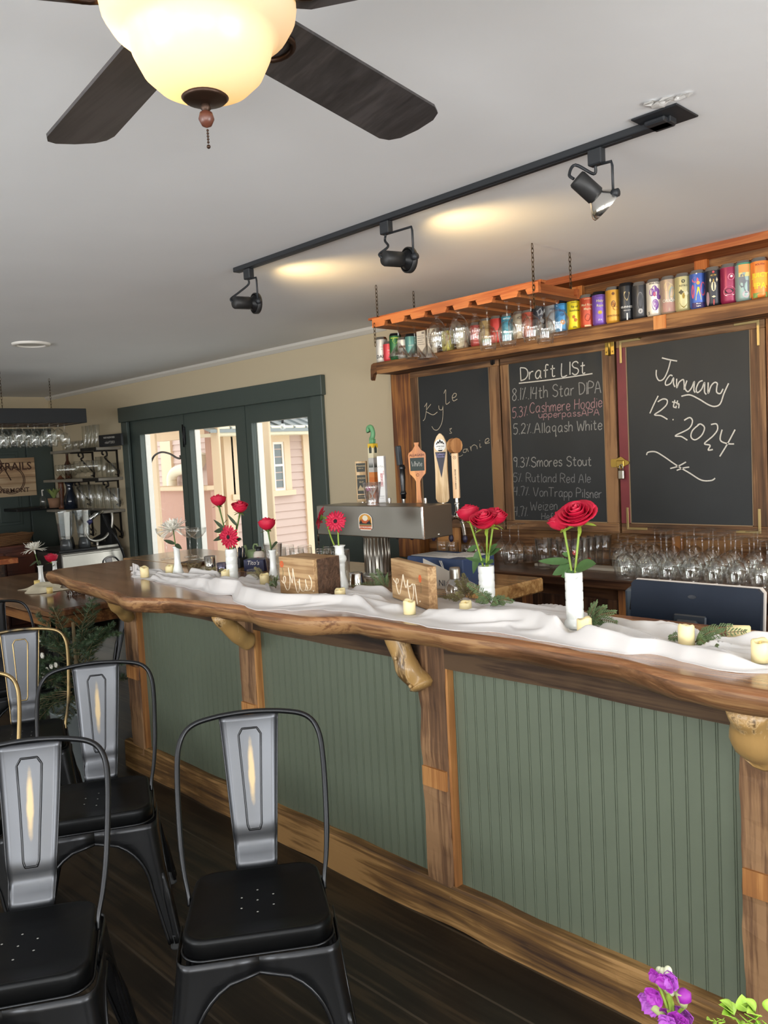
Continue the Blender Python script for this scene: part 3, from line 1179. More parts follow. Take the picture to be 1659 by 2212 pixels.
c1 = make_chair('black metal cafe chair in front of the middle bar panel, whole seat in view', m_splat, m_gun, m_gun)
G = 'black metal cafe chairs'
c1['group'] = G
c1.location, c1.rotation_euler = (-1.705, 1.135, 0), (0, 0, 0.957)
dup(c1, (-1.975, 0.64, 0), 1.02, 'black metal cafe chair cut off by the left edge, gold rubbed streak on its splat', G)
dup(c1, (-2.655, 1.154, 0), 1.06, 'black metal cafe chair standing just in front of the galvanised bucket', G)
c4 = make_chair('black metal cafe chair with gold-rubbed hoop and gold rib lines on its splat', m_splatp, m_goldrub, m_goldrub)
c4['group'] = G
c4.location, c4.rotation_euler = (-3.582, 1.247, 0), (0, 0, 1.14)
p5 = at(12, 1560, Z=0.62)
dup(c4, (-2.93, 0.78, 0), 1.1, 'gold-rubbed metal cafe chair of which only the hoop side shows at the left edge', G)
dup(c1, (-4.56, 1.55, 0), 1.5, 'black metal cafe chair pushed up to the near side of the far wooden table', G)
dup(c1, (-6.15, 3.2, 0), PI - 0.75, 'black metal cafe chair whose hoop shows above the far table before the steel machine', G)
# ================================================================== ceiling fan with lamp
m_blade = wood('fan_blade_veneer', '#2b2929', '#3b3838', '#474343', axis=0, scale=1.4, rough=0.45, bump=0.05)
m_bronze = mat('oil_rubbed_bronze', '#3b2a20', 0.4, 0.7)
m_cer = mat('brown_knob', '#5a3326', 0.35)
FX, FY, FZ = -1.04, 0.69, 2.08
fan = thing('ceiling_fan', 'dark-bladed ceiling fan with a lit frosted glass bowl', 'ceiling fan', (FX, FY, ZC))
H0 = FZ - ZC
# frosted bowl: lit from inside by its bulbs
m_bowl = bpy.data.materials.new('frosted_alabaster_glass')
m_bowl.use_nodes = True
nt = m_bowl.node_tree
nt.nodes.remove(nt.nodes['Principled BSDF'])
L_ = nt.links.new
tr_ = nt.nodes.new('ShaderNodeBsdfTranslucent')
tr_.inputs[0].default_value = lin('#f0dcb8')
df_ = nt.nodes.new('ShaderNodeBsdfDiffuse')
df_.inputs[0].default_value = lin('#ddd6c8')
gl_ = nt.nodes.new('ShaderNodeBsdfGlossy')
gl_.inputs['Roughness'].default_value = 0.3
m1 = nt.nodes.new('ShaderNodeMixShader')
m1.inputs[0].default_value = 0.55
L_(tr_.outputs[0], m1.inputs[1])
L_(df_.outputs[0], m1.inputs[2])
m2 = nt.nodes.new('ShaderNodeMixShader')
m2.inputs[0].default_value = 0.05
L_(m1.outputs[0], m2.inputs[1])
L_(gl_.outputs[0], m2.inputs[2])
L_(m2.outputs[0], nt.nodes['Material Output'].inputs['Surface'])
mb = MB()
mb.lathe([(0.0005, H0), (0.04, H0 + 0.003), (0.066, H0 + 0.014), (0.085, H0 + 0.032), (0.098, H0 + 0.058), (0.104, H0 + 0.078), (0.112, H0 + 0.084), (0.126, H0 + 0.094), (0.137, H0 + 0.112), (0.141, H0 + 0.135), (0.136, H0 + 0.155), (0.122, H0 + 0.172), (0.1, H0 + 0.182)], 48)
bowl = mb.build('glass_bowl', m_bowl, fan)
mb = MB()
mb.lathe([(0.0005, -0.004), (0.012, -0.003), (0.03, 0.002), (0.034, 0.006), (0.03, 0.009), (0.001, 0.01)], 28)
mb.lathe([(0.006, -0.003), (0.008, -0.009), (0.004, -0.014)], 12)
fin = mb.build('finial', m_bronze, bowl, loc=(0, 0, H0 - 0.006))
MB().lathe([(0.0005, -0.036), (0.007, -0.033), (0.0115, -0.024), (0.009, -0.015), (0.004, -0.012)], 16).build('knob', m_cer, bowl, loc=(0, 0, H0 - 0.006))
mb = MB()
for k in range(5):
    mb.sphere((0.001, 0, H0 - 0.046 - 0.0042 * k), 0.0019, 8, 6)
mb.sphere((0.001, 0, H0 - 0.069), 0.003, 8, 6)
mb.build('pull_chain', m_bronze, fan)
mb = MB()
mb.lathe([(0.1, H0 + 0.182), (0.11, H0 + 0.19), (0.105, H0 + 0.2), (0.06, H0 + 0.21), (0.06, H0 + 0.215), (0.12, H0 + 0.222), (0.135, H0 + 0.24), (0.13, H0 + 0.285), (0.09, H0 + 0.305), (0.07, -0.012), (0.08, 0.0)], 36)
mb.build('motor_housing', m_bronze, fan)
ZB_ = H0 + 0.135
for k in range(5):
    a = math.radians(172.5 - 70.5 * k) if k < 2 else math.radians(102 - 73 * (k - 1))
    T = Matrix.Rotation(a, 4, 'Z') @ Matrix.Translation((0, 0, ZB_)) @ Matrix.Rotation(math.radians(-11), 4, 'X')
    mb = MB()
    mb.T = T
    out = []
    for (x, y) in ((0.13, 0.05), (0.15, 0.058), (0.56, 0.068), (0.585, 0.06), (0.6, 0.04), (0.605, 0.0)):
        out.append((x, y))
    poly = out + [(x, -y) for x, y in out[::-1][1:]]
    mb.prism(poly, (0, 0, -0.003), (1, 0, 0), (0, 1, 0), (0, 0, 0.006))
    bl = mb.build('blade', m_blade, fan)
    mb = MB()
    mb.T = T
    mb.prism([(0.08, 0.012), (0.16, 0.02), (0.2, 0.0), (0.16, -0.02), (0.08, -0.012)], (0, 0, 0.004), (1, 0, 0), (0, 1, 0), (0, 0, 0.004))
    mb.tube([(0.16 + 0.032 * math.cos(q * PI / 8), 0.032 * math.sin(q * PI / 8), -0.006) for q in range(-6, 7)], 0.005, 6)
    mb.tube([(0.1, 0, 0.008), (0.08, 0, 0.03), (0.07, 0, 0.09)], 0.012, 8)
    mb.build('blade_iron', m_bronze, bl)
for k, (bx_, by_, bz_, en) in enumerate(((-0.06, -0.055, 0.1, 1.1), (0.045, -0.02, 0.1, 0.18))):
    fl_ = bpy.data.lights.new('fan_bulb', 'POINT')
    fl_.energy, fl_.color, fl_.shadow_soft_size = en, (1.0, 0.66, 0.28), 0.02
    o = bpy.data.objects.new('fan_bulb', fl_)
    C.objects.link(o)
    o.parent = fan
    o.location = (bx_, by_, H0 + bz_)

# ================================================================== track light
m_track = mat('black_track', '#23262a', 0.5)
m_lamp = mat('black_lamp_can', '#232323', 0.5, 0.0)
m_par = mat('silver_reflector_bulb', '#e8e6e0', 0.18, 1.0)
TY = 2.14
tx0, tx1 = at(513, 586, Z=ZC - 0.012).x, at(1372, 292, Z=ZC - 0.012).x
trk = thing('track_light', 'black ceiling track carrying three spot heads over the bar', 'track light', ((tx0 + tx1) / 2, TY, ZC))
tc_ = (tx0 + tx1) / 2
mb = MB().box(tx0 - tc_, tx1 - tc_ + 0.12, -0.018, 0.018, -0.02, 0.0, 0.002)
mb.box(tx0 - tc_ + 0.01, tx1 - tc_, -0.005, 0.005, -0.0215, -0.0195)
mb.build('rail', m_track, trk)
mb = MB()
xa, xb = at(1365, 258, Z=ZC).x - tc_, at(1502, 243, Z=ZC).x - tc_
mb.box(xa, xb, -0.07, 0.055, -0.006, -0.0005, 0.002)
mb.box(xa + 0.02, xb - 0.05, -0.04, 0.03, -0.02, -0.006, 0.004)
mb.build('end_canopy', m_track, trk)


def spot_head(ad_px, pivot_px, aim, par, power, label_part):
    ax = at(*ad_px, Y=TY).x - tc_
    hd = bpy.data.objects.new('spot_head', None)
    C.objects.link(hd)
    hd.parent = trk
    hd.location = (ax, 0, -0.02)
    MB().box(-0.022, 0.022, -0.014, 0.014, -0.045, 0.0, 0.003).build('adapter', m_track, hd)
    pv = at(*pivot_px, Y=TY) - Vector((ax + tc_, TY, ZC - 0.02))
    aim = Vector(aim).normalized()
    side = Vector((1, 0, 0))
    mb = MB()
    mb.tube([(0.015, 0, -0.045), (pv.x + 0.045, 0, -0.047), (pv.x + 0.048, 0, -0.06), (pv.x + 0.048, 0, pv.z)], 0.0042, 6)
    mb.tube([(pv.x + 0.046, 0, pv.z), (pv.x + 0.064, 0, pv.z)], 0.012, 10)
    mb.build('arm', m_track, hd)
    q = aim.to_track_quat('Z', 'Y').to_matrix().to_4x4()
    mb = MB()
    mb.T = Matrix.Translation(pv) @ q
    mb.lathe([(0.0005, -0.085), (0.024, -0.084), (0.027, -0.078), (0.027, -0.01), (0.02, -0.006)], 22)
    if not par:
        mb.lathe([(0.04, 0.012), (0.045, 0.014), (0.045, 0.03), (0.04, 0.032), (0.04, 0.012)], 28)
    mb.build('lamp_can', m_lamp, hd)
    mb = MB()
    mb.T = Matrix.Translation(pv) @ q
    mb.lathe([(0.019, -0.012), (0.03, 0.0), (0.044, 0.014), (0.051, 0.028), (0.05, 0.036)] if par else [(0.019, -0.01), (0.024, 0.0), (0.036, 0.012), (0.039, 0.022), (0.0395, 0.028)], 28)
    mb.build('bulb', m_par if par else m_black, hd)
    mb = MB()
    mb.T = Matrix.Translation(pv) @ q
    mb.lathe([(0.0005, 0.024), (0.03, 0.026), (0.0385, 0.029)], 28)
    mb.build('lens', mat('lit_lens', '#fff0d0', 0.3, emit='#ffe2a8', estr=8.0), hd)
    back = pv - aim * 0.08
    MB().tube(smooth_path([(-0.004, 0, -0.045), (-0.012, 0.003, -0.065), (back.x - 0.02, back.y * 0.5, back.z + 0.05), (back.x - 0.026, back.y, back.z + 0.02), (back.x - 0.012, back.y, back.z + 0.004)], 6), 0.0045, 8).build('cord', m_track, hd)
    L = bpy.data.lights.new('spot_beam', 'SPOT')
    L.energy, L.color = power, (1.0, 0.68, 0.3)
    L.spot_size, L.spot_blend, L.shadow_soft_size = math.radians(120), 0.9, 0.03
    o = bpy.data.objects.new('spot_beam', L)
    C.objects.link(o)
    o.parent = hd
    o.location = pv + aim * 0.036
    o.rotation_euler = aim.to_track_quat('-Z', 'Y').to_euler()
    return hd


spot_head((537, 590), (543, 655), (0.15, 1.0, 0.03), False, 15.0, '')
spot_head((834, 490), (872, 561), (0.2, 1.0, 0.03), False, 15.0, '')
spot_head((1288, 330), (1292, 428), (0.42, 0.55, -0.62), True, 12.0, '')

# torn ceiling patch by the canopy, smoke detector
mb = MB()
pc = at(1445, 212, Z=ZC)
for k in range(16):
    a = rnd.uniform(0, 6.28)
    r = rnd.uniform(0.0, 0.05)
    c0 = Vector((pc.x + r * math.cos(a) * 1.3, pc.y + r * math.sin(a) * 0.6, ZC - 0.001))
    w = rnd.uniform(0.008, 0.022)
    pts = [c0 + Vector((math.cos(a + q * 1.3) * w, math.sin(a + q * 1.3) * w * 0.6, -rnd.uniform(0, 0.008))) for q in range(5)]
    mb.add([tuple(p) for p in pts], [(0, 1, 2, 3, 4)], False)
tag(mb.build('ceiling_tape', mat('crinkled_tape', '#e6e5e2', 0.2, spec=0.8)), 'crinkled clear tape stuck to the ceiling by the track canopy', 'tape')
ps_ = at(67, 742, Z=ZC)
sd = thing('recessed_light', 'small round white fitting set in the far ceiling', 'ceiling light', tuple(ps_))
MB().lathe([(0.12, 0.0), (0.118, -0.012), (0.09, -0.016), (0.085, -0.008)], 28).build('trim_ring', m_white, sd)
MB().lathe([(0.0005, -0.006), (0.085, -0.008)], 28).build('diffuser', mat('dull_diffuser', '#cfccc2', 0.5), sd)
# ================================================================== timber surround, chalkboards, can shelf
MATS_F = mat('fainter_chalk', '#6f7072', 0.9, noise_amt=0.3, nscale=200)
m_barn = wood('barn_board', '#3d2618', '#724c2d', '#9c7045', axis=0, scale=1.0, rough=0.65, bump=0.3)
m_barnz = wood('barn_board_upright', '#3a2314', '#70452a', '#9a6636', axis=2, scale=1.0, rough=0.65, bump=0.3)
m_frame = wood('chalkboard_frame_rail', '#3c2a1b', '#684a31', '#8a6847', axis=0, scale=1.1, rough=0.65, bump=0.3)
m_framez = wood('chalkboard_frame_stile', '#3c2a1b', '#684a31', '#8a6847', axis=2, scale=1.1, rough=0.65, bump=0.3)
m_orange = wood('orange_pine', '#7c3c1a', '#9e5329', '#b46d3c', axis=0, scale=1.0, rough=0.5, bump=0.12)
m_orangez = wood('orange_pine_upright', '#a5541c', '#c07236', '#d18f52', axis=2, scale=1.0, rough=0.5, bump=0.12)
m_dullbrass = mat('dull_brass', '#a08c5e', 0.4, 0.8)
m_slate = mat('chalkboard_slate', '#26292b', 0.5, noise_amt=0.12, nscale=4, spec=0.35)
m_maroon = mat('maroon_paint', '#6d2a30', 0.55, noise_amt=0.1, nscale=10)
m_chalk = mat('chalk', '#c4c2bb', 0.9, noise_amt=0.18, nscale=260)
m_chalk2 = mat('faint_chalk', '#868684', 0.9, noise_amt=0.3, nscale=200)
m_chalkp = mat('pink_chalk', '#937477', 0.9, noise_amt=0.3, nscale=200)
m_chalkw = mat('warm_chalk', '#b5ab98', 0.9, noise_amt=0.2, nscale=200)

GLY = {
 'A': "0,0 3.2,10 6.6,0|1.2,3.8 5.4,3.8", 'C': "6,8.3 4.3,10 2,9 .5,6 .5,3 2,.5 4.5,0 6,1.5", 'D': ".6,0 0,10|0,10 4,9.3 6.2,7 6.2,3.5 4,.8 .3,0",
 'H': "0,0 .4,10|5.6,0 6,10|0,5 6,5.3", 'I': "1,0 1,10", 'J': "1,10 8,9.6|5,10 4.6,3 3,.3 1,.6 0,3", 'K': "1,10 0,0|5.5,10 .7,4.5 6,0",
 'L': "0,10 0,0 4.6,.3", 'P': "0,0 .2,10 4,10 5.8,8.5 5.6,6.5 4,5.2 .2,5", 'R': "0,0 .2,10 4,10 5.8,8.5 5.6,6.5 4,5.2 .2,5|2.6,5 6,0",
 'S': "5.6,8.5 4,10 1.5,9.5 .5,7.5 2,5.6 4.8,4.5 5.8,2.5 4.6,.5 2.4,0 .3,1.5", 'T': "0,10 7,10|3.5,10 3.3,0", 'U': "0,10 .3,2.5 2,.2 4,.4 5.4,2.6 5.6,10",
 'V': "0,10 3.2,0 6.6,10", 'W': "0,10 2,0 4.2,7 6.4,0 8.6,10", 'a': "4.8,5.5 3,6.4 1,5 .4,2.5 1.4,.3 3.2,.6 4.6,3|4.8,6 4.8,1.2 5.6,.2",
 'c': "4.4,5.2 2.6,6.3 .8,4.8 .4,2.4 1.6,.3 3.6,.3 4.6,1.4", 'd': "4.6,5 2.8,6 .9,4.8 .5,2.2 1.8,.3 3.4,.6 4.6,2.6|4.6,10 4.7,0", 'e': ".6,3.2 4.6,3.6 4.2,5.6 2.4,6.4 .8,4.8 .5,2.2 1.8,.2 3.6,.3 4.7,1.6",
 'f': "4.4,9.3 3,10 2,8.5 1.9,0|.3,5.6 4,5.8", 'g': "4.6,5.4 2.8,6.3 .9,5 .6,2.8 1.9,1.2 3.4,1.6 4.6,3.4|4.6,6 4.6,-2.6 3,-4 .8,-3.2", 'h': "0,10 .1,0|.1,3.6 1.8,6 3.6,5.6 4.2,3.6 4.2,0",
 'i': "1,6 1,0|1,8.4 1.2,8.8", 'l': "1,10 1,0", 'm': "0,6 .1,0|.1,3.8 1.4,6 2.8,5.6 3.2,0|3.2,3.8 4.6,6 6,5.4 6.4,0", 'n': "0,6 .1,0|.1,3.6 1.8,6 3.6,5.6 4.2,3.6 4.2,0",
 'o': "2.6,6.2 .8,5 .4,2.6 1.6,.3 3.4,.2 4.8,2 4.8,4.4 3.6,6 2.4,6.2", 'p': "0,6 .2,-4|.1,4.4 1.8,6.2 3.8,5.6 4.6,3.4 3.6,.8 1.8,.4 .2,1.8", 'q': "4.6,5.4 2.8,6.3 .9,5 .6,2.8 1.9,1 3.4,1.4 4.6,3.4|4.6,6 4.6,-4 5.6,-3",
 'r': "0,6 .1,0|.1,3.4 1.4,5.6 3.4,6", 's': "4,5.3 2.6,6.3 .8,5.4 1,4 3.4,2.8 4,1.4 2.6,.1 .3,.9", 't': "2,9 1.9,1.4 3,.2 4.2,.8|.2,6.2 4,6.4", 'u': "0,6 .2,1.8 1.6,.2 3.2,.8 4.2,3|4.2,6 4.4,0",
 'w': "0,6 1.4,0 3,4.6 4.6,0 6,6", 'y': "0,6 .6,2.6 2.2,1.8 4,3.4|4.6,6 3.4,-1.4 1.4,-3.6 -.6,-3", 'z': "0,6 4.4,6 .2,.1 4.8,.2", 'x': "0,6 4.4,0|4.4,6 0,0",
 '0': "2.8,10 1,8.4 .3,5 1,1.6 2.8,0 4.8,1.6 5.4,5 4.6,8.4 2.8,10", '1': "1,10 .6,0", '2': ".4,8 1.6,9.8 3.6,9.8 4.8,8 4,5.4 .2,.2 2.4,.8 5.4,.1", '3': ".4,9 2.4,10 4.2,8.6 3.6,6.4 1.8,5.4 4,4.8 5,2.6 3.4,.4 1.2,0 0,1.2",
 '4': "1.2,10 0,5 5,5|4.4,10 3.8,0", '5': "5,10 1,10 .7,6 3,6.4 4.8,4.6 4.6,1.8 2.6,0 .2,.9", '7': ".2,9.8 5,10 2.2,0", '8': "4.6,8.6 2.8,10 .9,8.6 1.6,6.4 4,4.4 4.8,2 3,0 1,.9 .7,3 2.6,5.2 4.6,7.2 4.6,8.6", '9': "4.4,7.4 3,6 1,6.8 .7,9 2.4,10 4.2,9 4.4,7.4 4,0",
 '.': "0.4,0 1,.4", '%': ".2,8.6 1,9|3.6,10 0.6,0|4.2,1.4 4.8,.9", '/': "3,10 0,0", "'": "0,10 .4,8.4", ' ': ""}


def strokes(body, jit=0.25, seed=1, slope=0.0):
    r = random.Random(seed)
    out, x = [], 0.0
    for ch in body:
        g = GLY.get(ch, '')
        wmax = 2.6 if ch == ' ' else 0
        dy = r.uniform(-jit, jit)
        for pl in g.split('|'):
            if not pl:
                continue
            pts = [tuple(float(q) for q in p.split(',')) for p in pl.split()]
            wmax = max(wmax, max(p[0] for p in pts))
            out.append([(x + p[0], p[1] + dy + slope * (x + p[0])) for p in pts])
        x += wmax + 1.5
    return out, x


class Face:
    """a flat face in the wall plane seen through photo pixels: chalk strokes are laid on it"""
    def __init__(s, Y, origin):
        s.Y, s.o = Y, Vector(origin)

    def p(s, px, py):
        return at(px, py, Y=s.Y) - s.o


def write(mb, face, body, p0, p1, hgt, w=0.0045, seed=1, jit=0.3):
    """hand lettering from pixel p0 (left end of baseline) to p1 (right end), capital height in pixels"""
    st, W = strokes(body, jit, seed)
    for pl in st:
        d = [(p0[0] + (p1[0] - p0[0]) * x / W, p0[1] + (p1[1] - p0[1]) * x / W - y / 10 * hgt) for x, y in pl]
        P = [face.p(*q) for q in d]
        if len(P) > 2:
            P = smooth_path(P, 4)
        mb.ribbon(P, w, (0, -1, 0), 0.0008)


def draw(mb, face, pts, w=0.0045, sub=6):
    P = smooth_path([face.p(*q) for q in pts], sub)
    mb.ribbon(P, w, (0, -1, 0), 0.0008)


YC = 3.68               # face of the chalkboard frames
zft, zfb = at(1500, 706, Y=YC).z, at(1365, 1153, Y=YC).z
zft = at(1100, 764, Y=YC).z
zst, zsb = at(1200, 772, Y=YC).z, at(1210, 1127, Y=YC).z


def chalkboard(label, xl, sl, sr, xr, stile_l, hinge_px, texts, corner=False):
    ox = (xl + xr) / 2
    t = thing('chalkboard', label, 'chalkboard', (ox, YC, zfb), 0, 'chalkboards on the back wall')
    H = zft - zfb
    a, b = zsb - zfb, zst - zfb
    f = bpy.data.objects.new('frame', None)
    C.objects.link(f)
    f.parent = t
    MB().box(xl - ox, xr - ox, 0, 0.03, 0, a, 0.003).build('rail', m_frame, f)
    MB().box(xl - ox, xr - ox, 0, 0.03, b, H, 0.003).build('rail', m_frame, f)
    MB().box(xl - ox, sl - ox, 0.0005, 0.0295, a, b, 0.002).build('stile', stile_l, f)
    MB().box(sr - ox, xr - ox, 0.0005, 0.0295, a, b, 0.002).build('stile', m_framez, f)
    MB().box(sl - ox, sr - ox, 0.005, 0.024, a, b).build('slate', m_slate, t)
    mb = MB()
    for (x0, x1, z0, z1) in ((sl - ox, sr - ox, a, a + 0.004), (sl - ox, sl - ox + 0.004, a, b), (sr - ox - 0.003, sr - ox, a, b)):
        mb.box(x0, x1, 0.001, 0.006, z0, z1)
    mb.build('slate_bead', mat('worn_bead', '#8a7458', 0.6), f)
    face = Face(YC + 0.004, (ox, YC, zfb))
    for nm, m, fn in texts:
        mb = MB()
        fn(mb, face)
        mb.build(nm, m, t)
    if corner:
        for (x, z, sx, sz) in ((xl - ox + 0.02, H - 0.02, 1, -1), (xr - ox - 0.02, H - 0.02, -1, -1), (sl - ox - 0.02, a - 0.03, 1, 1), (xr - ox - 0.03, a - 0.03, -1, 1)):
            mb = MB()
            mb.box(min(x, x + sx * 0.11), max(x, x + sx * 0.11), -0.004, 0, min(z, z + sz * 0.012), max(z, z + sz * 0.012), 0.001)
            mb.box(min(x, x + sx * 0.012), max(x, x + sx * 0.012), -0.0042, 0, min(z, z + sz * 0.11), max(z, z + sz * 0.11), 0.001)
            mb.build('corner_brace', m_dullbrass, t)
    return t


def t_name1(mb, f):
    draw(mb, f, [(922, 870), (921, 888), (918, 904), (914, 909)], 0.004)
    draw(mb, f, [(917, 879), (922, 871)], 0.004, 2)
    draw(mb, f, [(931, 873), (921, 887), (926, 892), (936, 896), (945, 890)], 0.004)
    draw(mb, f, [(948, 876), (949, 884), (955, 885), (957, 876)], 0.004)
    draw(mb, f, [(957, 876), (957, 896), (954, 915), (946, 928), (938, 928), (933, 921)], 0.004)
    draw(mb, f, [(959, 850), (963, 842), (963, 856), (964, 873), (972, 868)], 0.004)
    draw(mb, f, [(977, 860), (984, 857), (986, 851), (981, 850), (977, 858), (980, 866), (988, 862)], 0.004)


def t_amp(mb, f):
    draw(mb, f, [(971, 927), (976, 925), (972, 930), (976, 935), (971, 936)], 0.003)


def t_name2(mb, f):
    draw(mb, f, [(990, 986), (996, 985), (1000, 982)], 0.003)
    draw(mb, f, [(1008, 970), (1002, 971), (1001, 977), (1007, 976), (1009, 969), (1012, 976)], 0.0035)
    draw(mb, f, [(1016, 964), (1018, 974), (1018, 966), (1024, 961), (1030, 964), (1031, 970)], 0.0035)
    draw(mb, f, [(1037, 958), (1037, 966), (1040, 965)], 0.0035)
    draw(mb, f, [(1036, 951), (1037, 952)], 0.0035, 2)
    draw(mb, f, [(1048, 957), (1056, 952), (1055, 947), (1049, 950), (1049, 958), (1058, 956)], 0.0035)
    draw(mb, f, [(962, 984), (968, 968), (974, 984), (980, 968), (988, 985)], 0.003)


def t_title(mb, f):
    write(mb, f, 'Draft LISt', (1124, 822), (1268, 806), 28, 0.0062, 3)
    draw(mb, f, [(1121, 828), (1200, 819), (1280, 807)], 0.006)


def t_w1(mb, f):
    write(mb, f, '8.1%.14th Star DIPA', (1106, 866), (1301, 848), 26, 0.0052, 5)
    write(mb, f, '5.2%.Allaqash White', (1109, 938), (1303, 928), 22, 0.005, 7)
    write(mb, f, '9.3%Smores Stout', (1109, 1009), (1280, 1006), 21, 0.0052, 9)


def t_w2(mb, f):
    write(mb, f, '5% Rutland Red Ale', (1109, 1041), (1278, 1043), 19, 0.0042, 11)
    write(mb, f, '4.7% VonTrapp Pilsner', (1110, 1070), (1302, 1076), 19, 0.0045, 13)


def t_w6(mb, f):
    write(mb, f, '4.7%', (1111, 1115), (1142, 1115), 20, 0.0045, 15)


def t_w4(mb, f):
    write(mb, f, 'Weizen', (1146, 1103), (1206, 1101), 19, 0.004, 17)


def t_w5(mb, f):
    write(mb, f, 'Hefe', (1170, 1122), (1205, 1123), 14, 0.004, 19)


def t_w3(mb, f):
    write(mb, f, '5.3%', (1107, 903), (1142, 898), 22, 0.0045, 21)
    write(mb, f, 'Cashmere Hoodie', (1144, 893), (1303, 879), 22, 0.0045, 23)
    write(mb, f, 'upperpassAPA', (1164, 903), (1297, 897), 14, 0.004, 25)


def t_date(mb, f):
    for pl in ([(1430, 773), (1446, 777), (1463, 780)], [(1449, 778), (1443, 800), (1434, 818), (1424, 822), (1418, 812), (1418, 799)],
               [(1453, 812), (1447, 811), (1438, 824), (1439, 832), (1449, 828), (1455, 816), (1455, 828), (1458, 836)],
               [(1462, 818), (1462, 838), (1467, 826), (1476, 820), (1478, 830), (1478, 842)],
               [(1484, 822), (1480, 838), (1486, 846), (1494, 838), (1500, 824), (1499, 842), (1502, 848)],
               [(1518, 822), (1510, 826), (1504, 840), (1507, 848), (1516, 840), (1522, 826), (1522, 846), (1526, 852)],
               [(1530, 826), (1530, 850), (1536, 834), (1544, 826), (1550, 828)],
               [(1550, 828), (1548, 846), (1556, 850), (1562, 840)], [(1574, 828), (1564, 850), (1556, 872), (1544, 878), (1530, 874), (1510, 862), (1490, 853), (1472, 856)],
               [(1422, 855), (1412, 875), (1404, 893)], [(1421, 868), (1432, 862), (1441, 864), (1440, 874), (1428, 886), (1414, 896), (1428, 898), (1442, 906)], [(1453, 906), (1455, 907)],
               [(1458, 864), (1455, 878), (1459, 880)], [(1452, 868), (1462, 870)], [(1464, 865), (1460, 882)], [(1461, 876), (1465, 872), (1467, 874), (1466, 882)],
               [(1478, 908), (1490, 902), (1496, 910), (1488, 926), (1459, 941), (1472, 943), (1485, 951)],
               [(1510, 917), (1496, 930), (1493, 944), (1502, 950), (1516, 940), (1522, 924), (1514, 916), (1507, 918)],
               [(1536, 917), (1548, 916), (1550, 928), (1540, 942), (1522, 958), (1534, 962), (1530, 972), (1540, 971)],
               [(1560, 928), (1556, 950), (1570, 958), (1586, 959)], [(1588, 928), (1572, 958), (1555, 986)],
               [(1397, 983), (1400, 977), (1416, 976), (1434, 986), (1460, 1004), (1490, 1022), (1515, 1037), (1536, 1038), (1545, 1033)], [(1448, 1012), (1465, 1007), (1482, 998)], [(1462, 1016), (1476, 1011), (1489, 1009)]):
        draw(mb, f, pl, 0.0062)


fx = lambda px, py: at(px, py, Y=YC).x
chalkboard('left chalkboard with the names Kyle and lanie, behind the tap handles', fx(889, 900), fx(905, 900), fx(1059, 900), fx(1081, 900), m_framez, None, [('chalk_name', m_chalkw, t_name1), ('chalk_ampersand', m_chalkw, t_amp), ('chalk_name', m_chalkw, t_name2)])
cb2 = chalkboard('middle chalkboard headed Draft List with the beers chalked below', fx(1084, 900), fx(1101, 900), fx(1305, 900), fx(1330, 900), m_framez, None, [('chalk_title', m_chalk, t_title), ('chalk_lines', m_chalk2, t_w1), ('chalk_faint_lines', mat('fainter_chalk', '#6f7072', 0.9, noise_amt=0.3, nscale=200), t_w2), ('chalk_faint_word', MATS_F, t_w6), ('chalk_faint_word', MATS_F, t_w4), ('chalk_faint_word', MATS_F, t_w5), ('chalk_pink_lines', m_chalkp, t_w3)])
cb3 = chalkboard('right chalkboard with a chalked January date and maroon left edge', fx(1335, 900), fx(1355, 900), fx(1623, 900), fx(1655, 900), m_maroon, None, [('chalk_date', m_chalk, t_date)], corner=True)


def hinge(px, py, parent, m, wd=0.05, hh=0.085):
    p = at(px, py, Y=YC) - parent.location
    mb = MB().box(p.x - wd / 2, p.x + wd / 2, -0.004, 0, p.z - hh / 2, p.z + hh / 2, 0.001)
    mb.tube([(p.x, -0.006, p.z - hh / 2 - 0.005), (p.x, -0.006, p.z + hh / 2 + 0.03)], 0.006, 8)
    for sx in (-1, 1):
        for sz in (-1, 1):
            mb.sphere((p.x + sx * wd * 0.33, -0.004, p.z + sz * hh * 0.33), 0.004, 6, 4)
    mb.build('hinge', m, parent)


hinge(1317, 748, cb2, mat('aged_brass', '#a08440', 0.35, 0.9))
p = at(1384, 718, Y=YC - 0.005) - cb3.location
mb = MB().box(p.x - 0.025, p.x + 0.025, -0.012, 0, p.z - 0.022, p.z + 0.018, 0.003)
mb.tube([(p.x, -0.016, p.z - 0.03), (p.x, -0.016, p.z + 0.035)], 0.006, 8)
mb.tube([(p.x - 0.022, -0.014, p.z), (p.x + 0.024, -0.014, p.z + 0.008)], 0.005, 8)
mb.build('barrel_latch', mat('tarnished_brass', '#8b7a4c', 0.35, 0.9), cb3)
hinge(1064, 775, cb2, m_iron, 0.03, 0.06)
p = at(1338, 1000, Y=YC) - cb3.location
mb = MB()
pl = [(0.05 * math.cos(a) * (1 + 0.12 * math.cos(3 * a)), 0.026 * math.sin(a) * (1 + 0.2 * math.cos(5 * a))) for a in [2 * PI * k / 24 for k in range(24)]]
mb.prism(pl, (p.x, -0.006, p.z), (1, 0, 0), (0, 0, 1), (0, 0.006, 0))
mb.box(p.x - 0.012, p.x + 0.03, -0.014, -0.005, p.z - 0.02, p.z + 0.012, 0.003)
mb.build('hasp', MATS['aged_brass'], cb3)
mb = MB().box(p.x + 0.004, p.x + 0.034, -0.026, -0.008, p.z - 0.08, p.z - 0.035, 0.004)
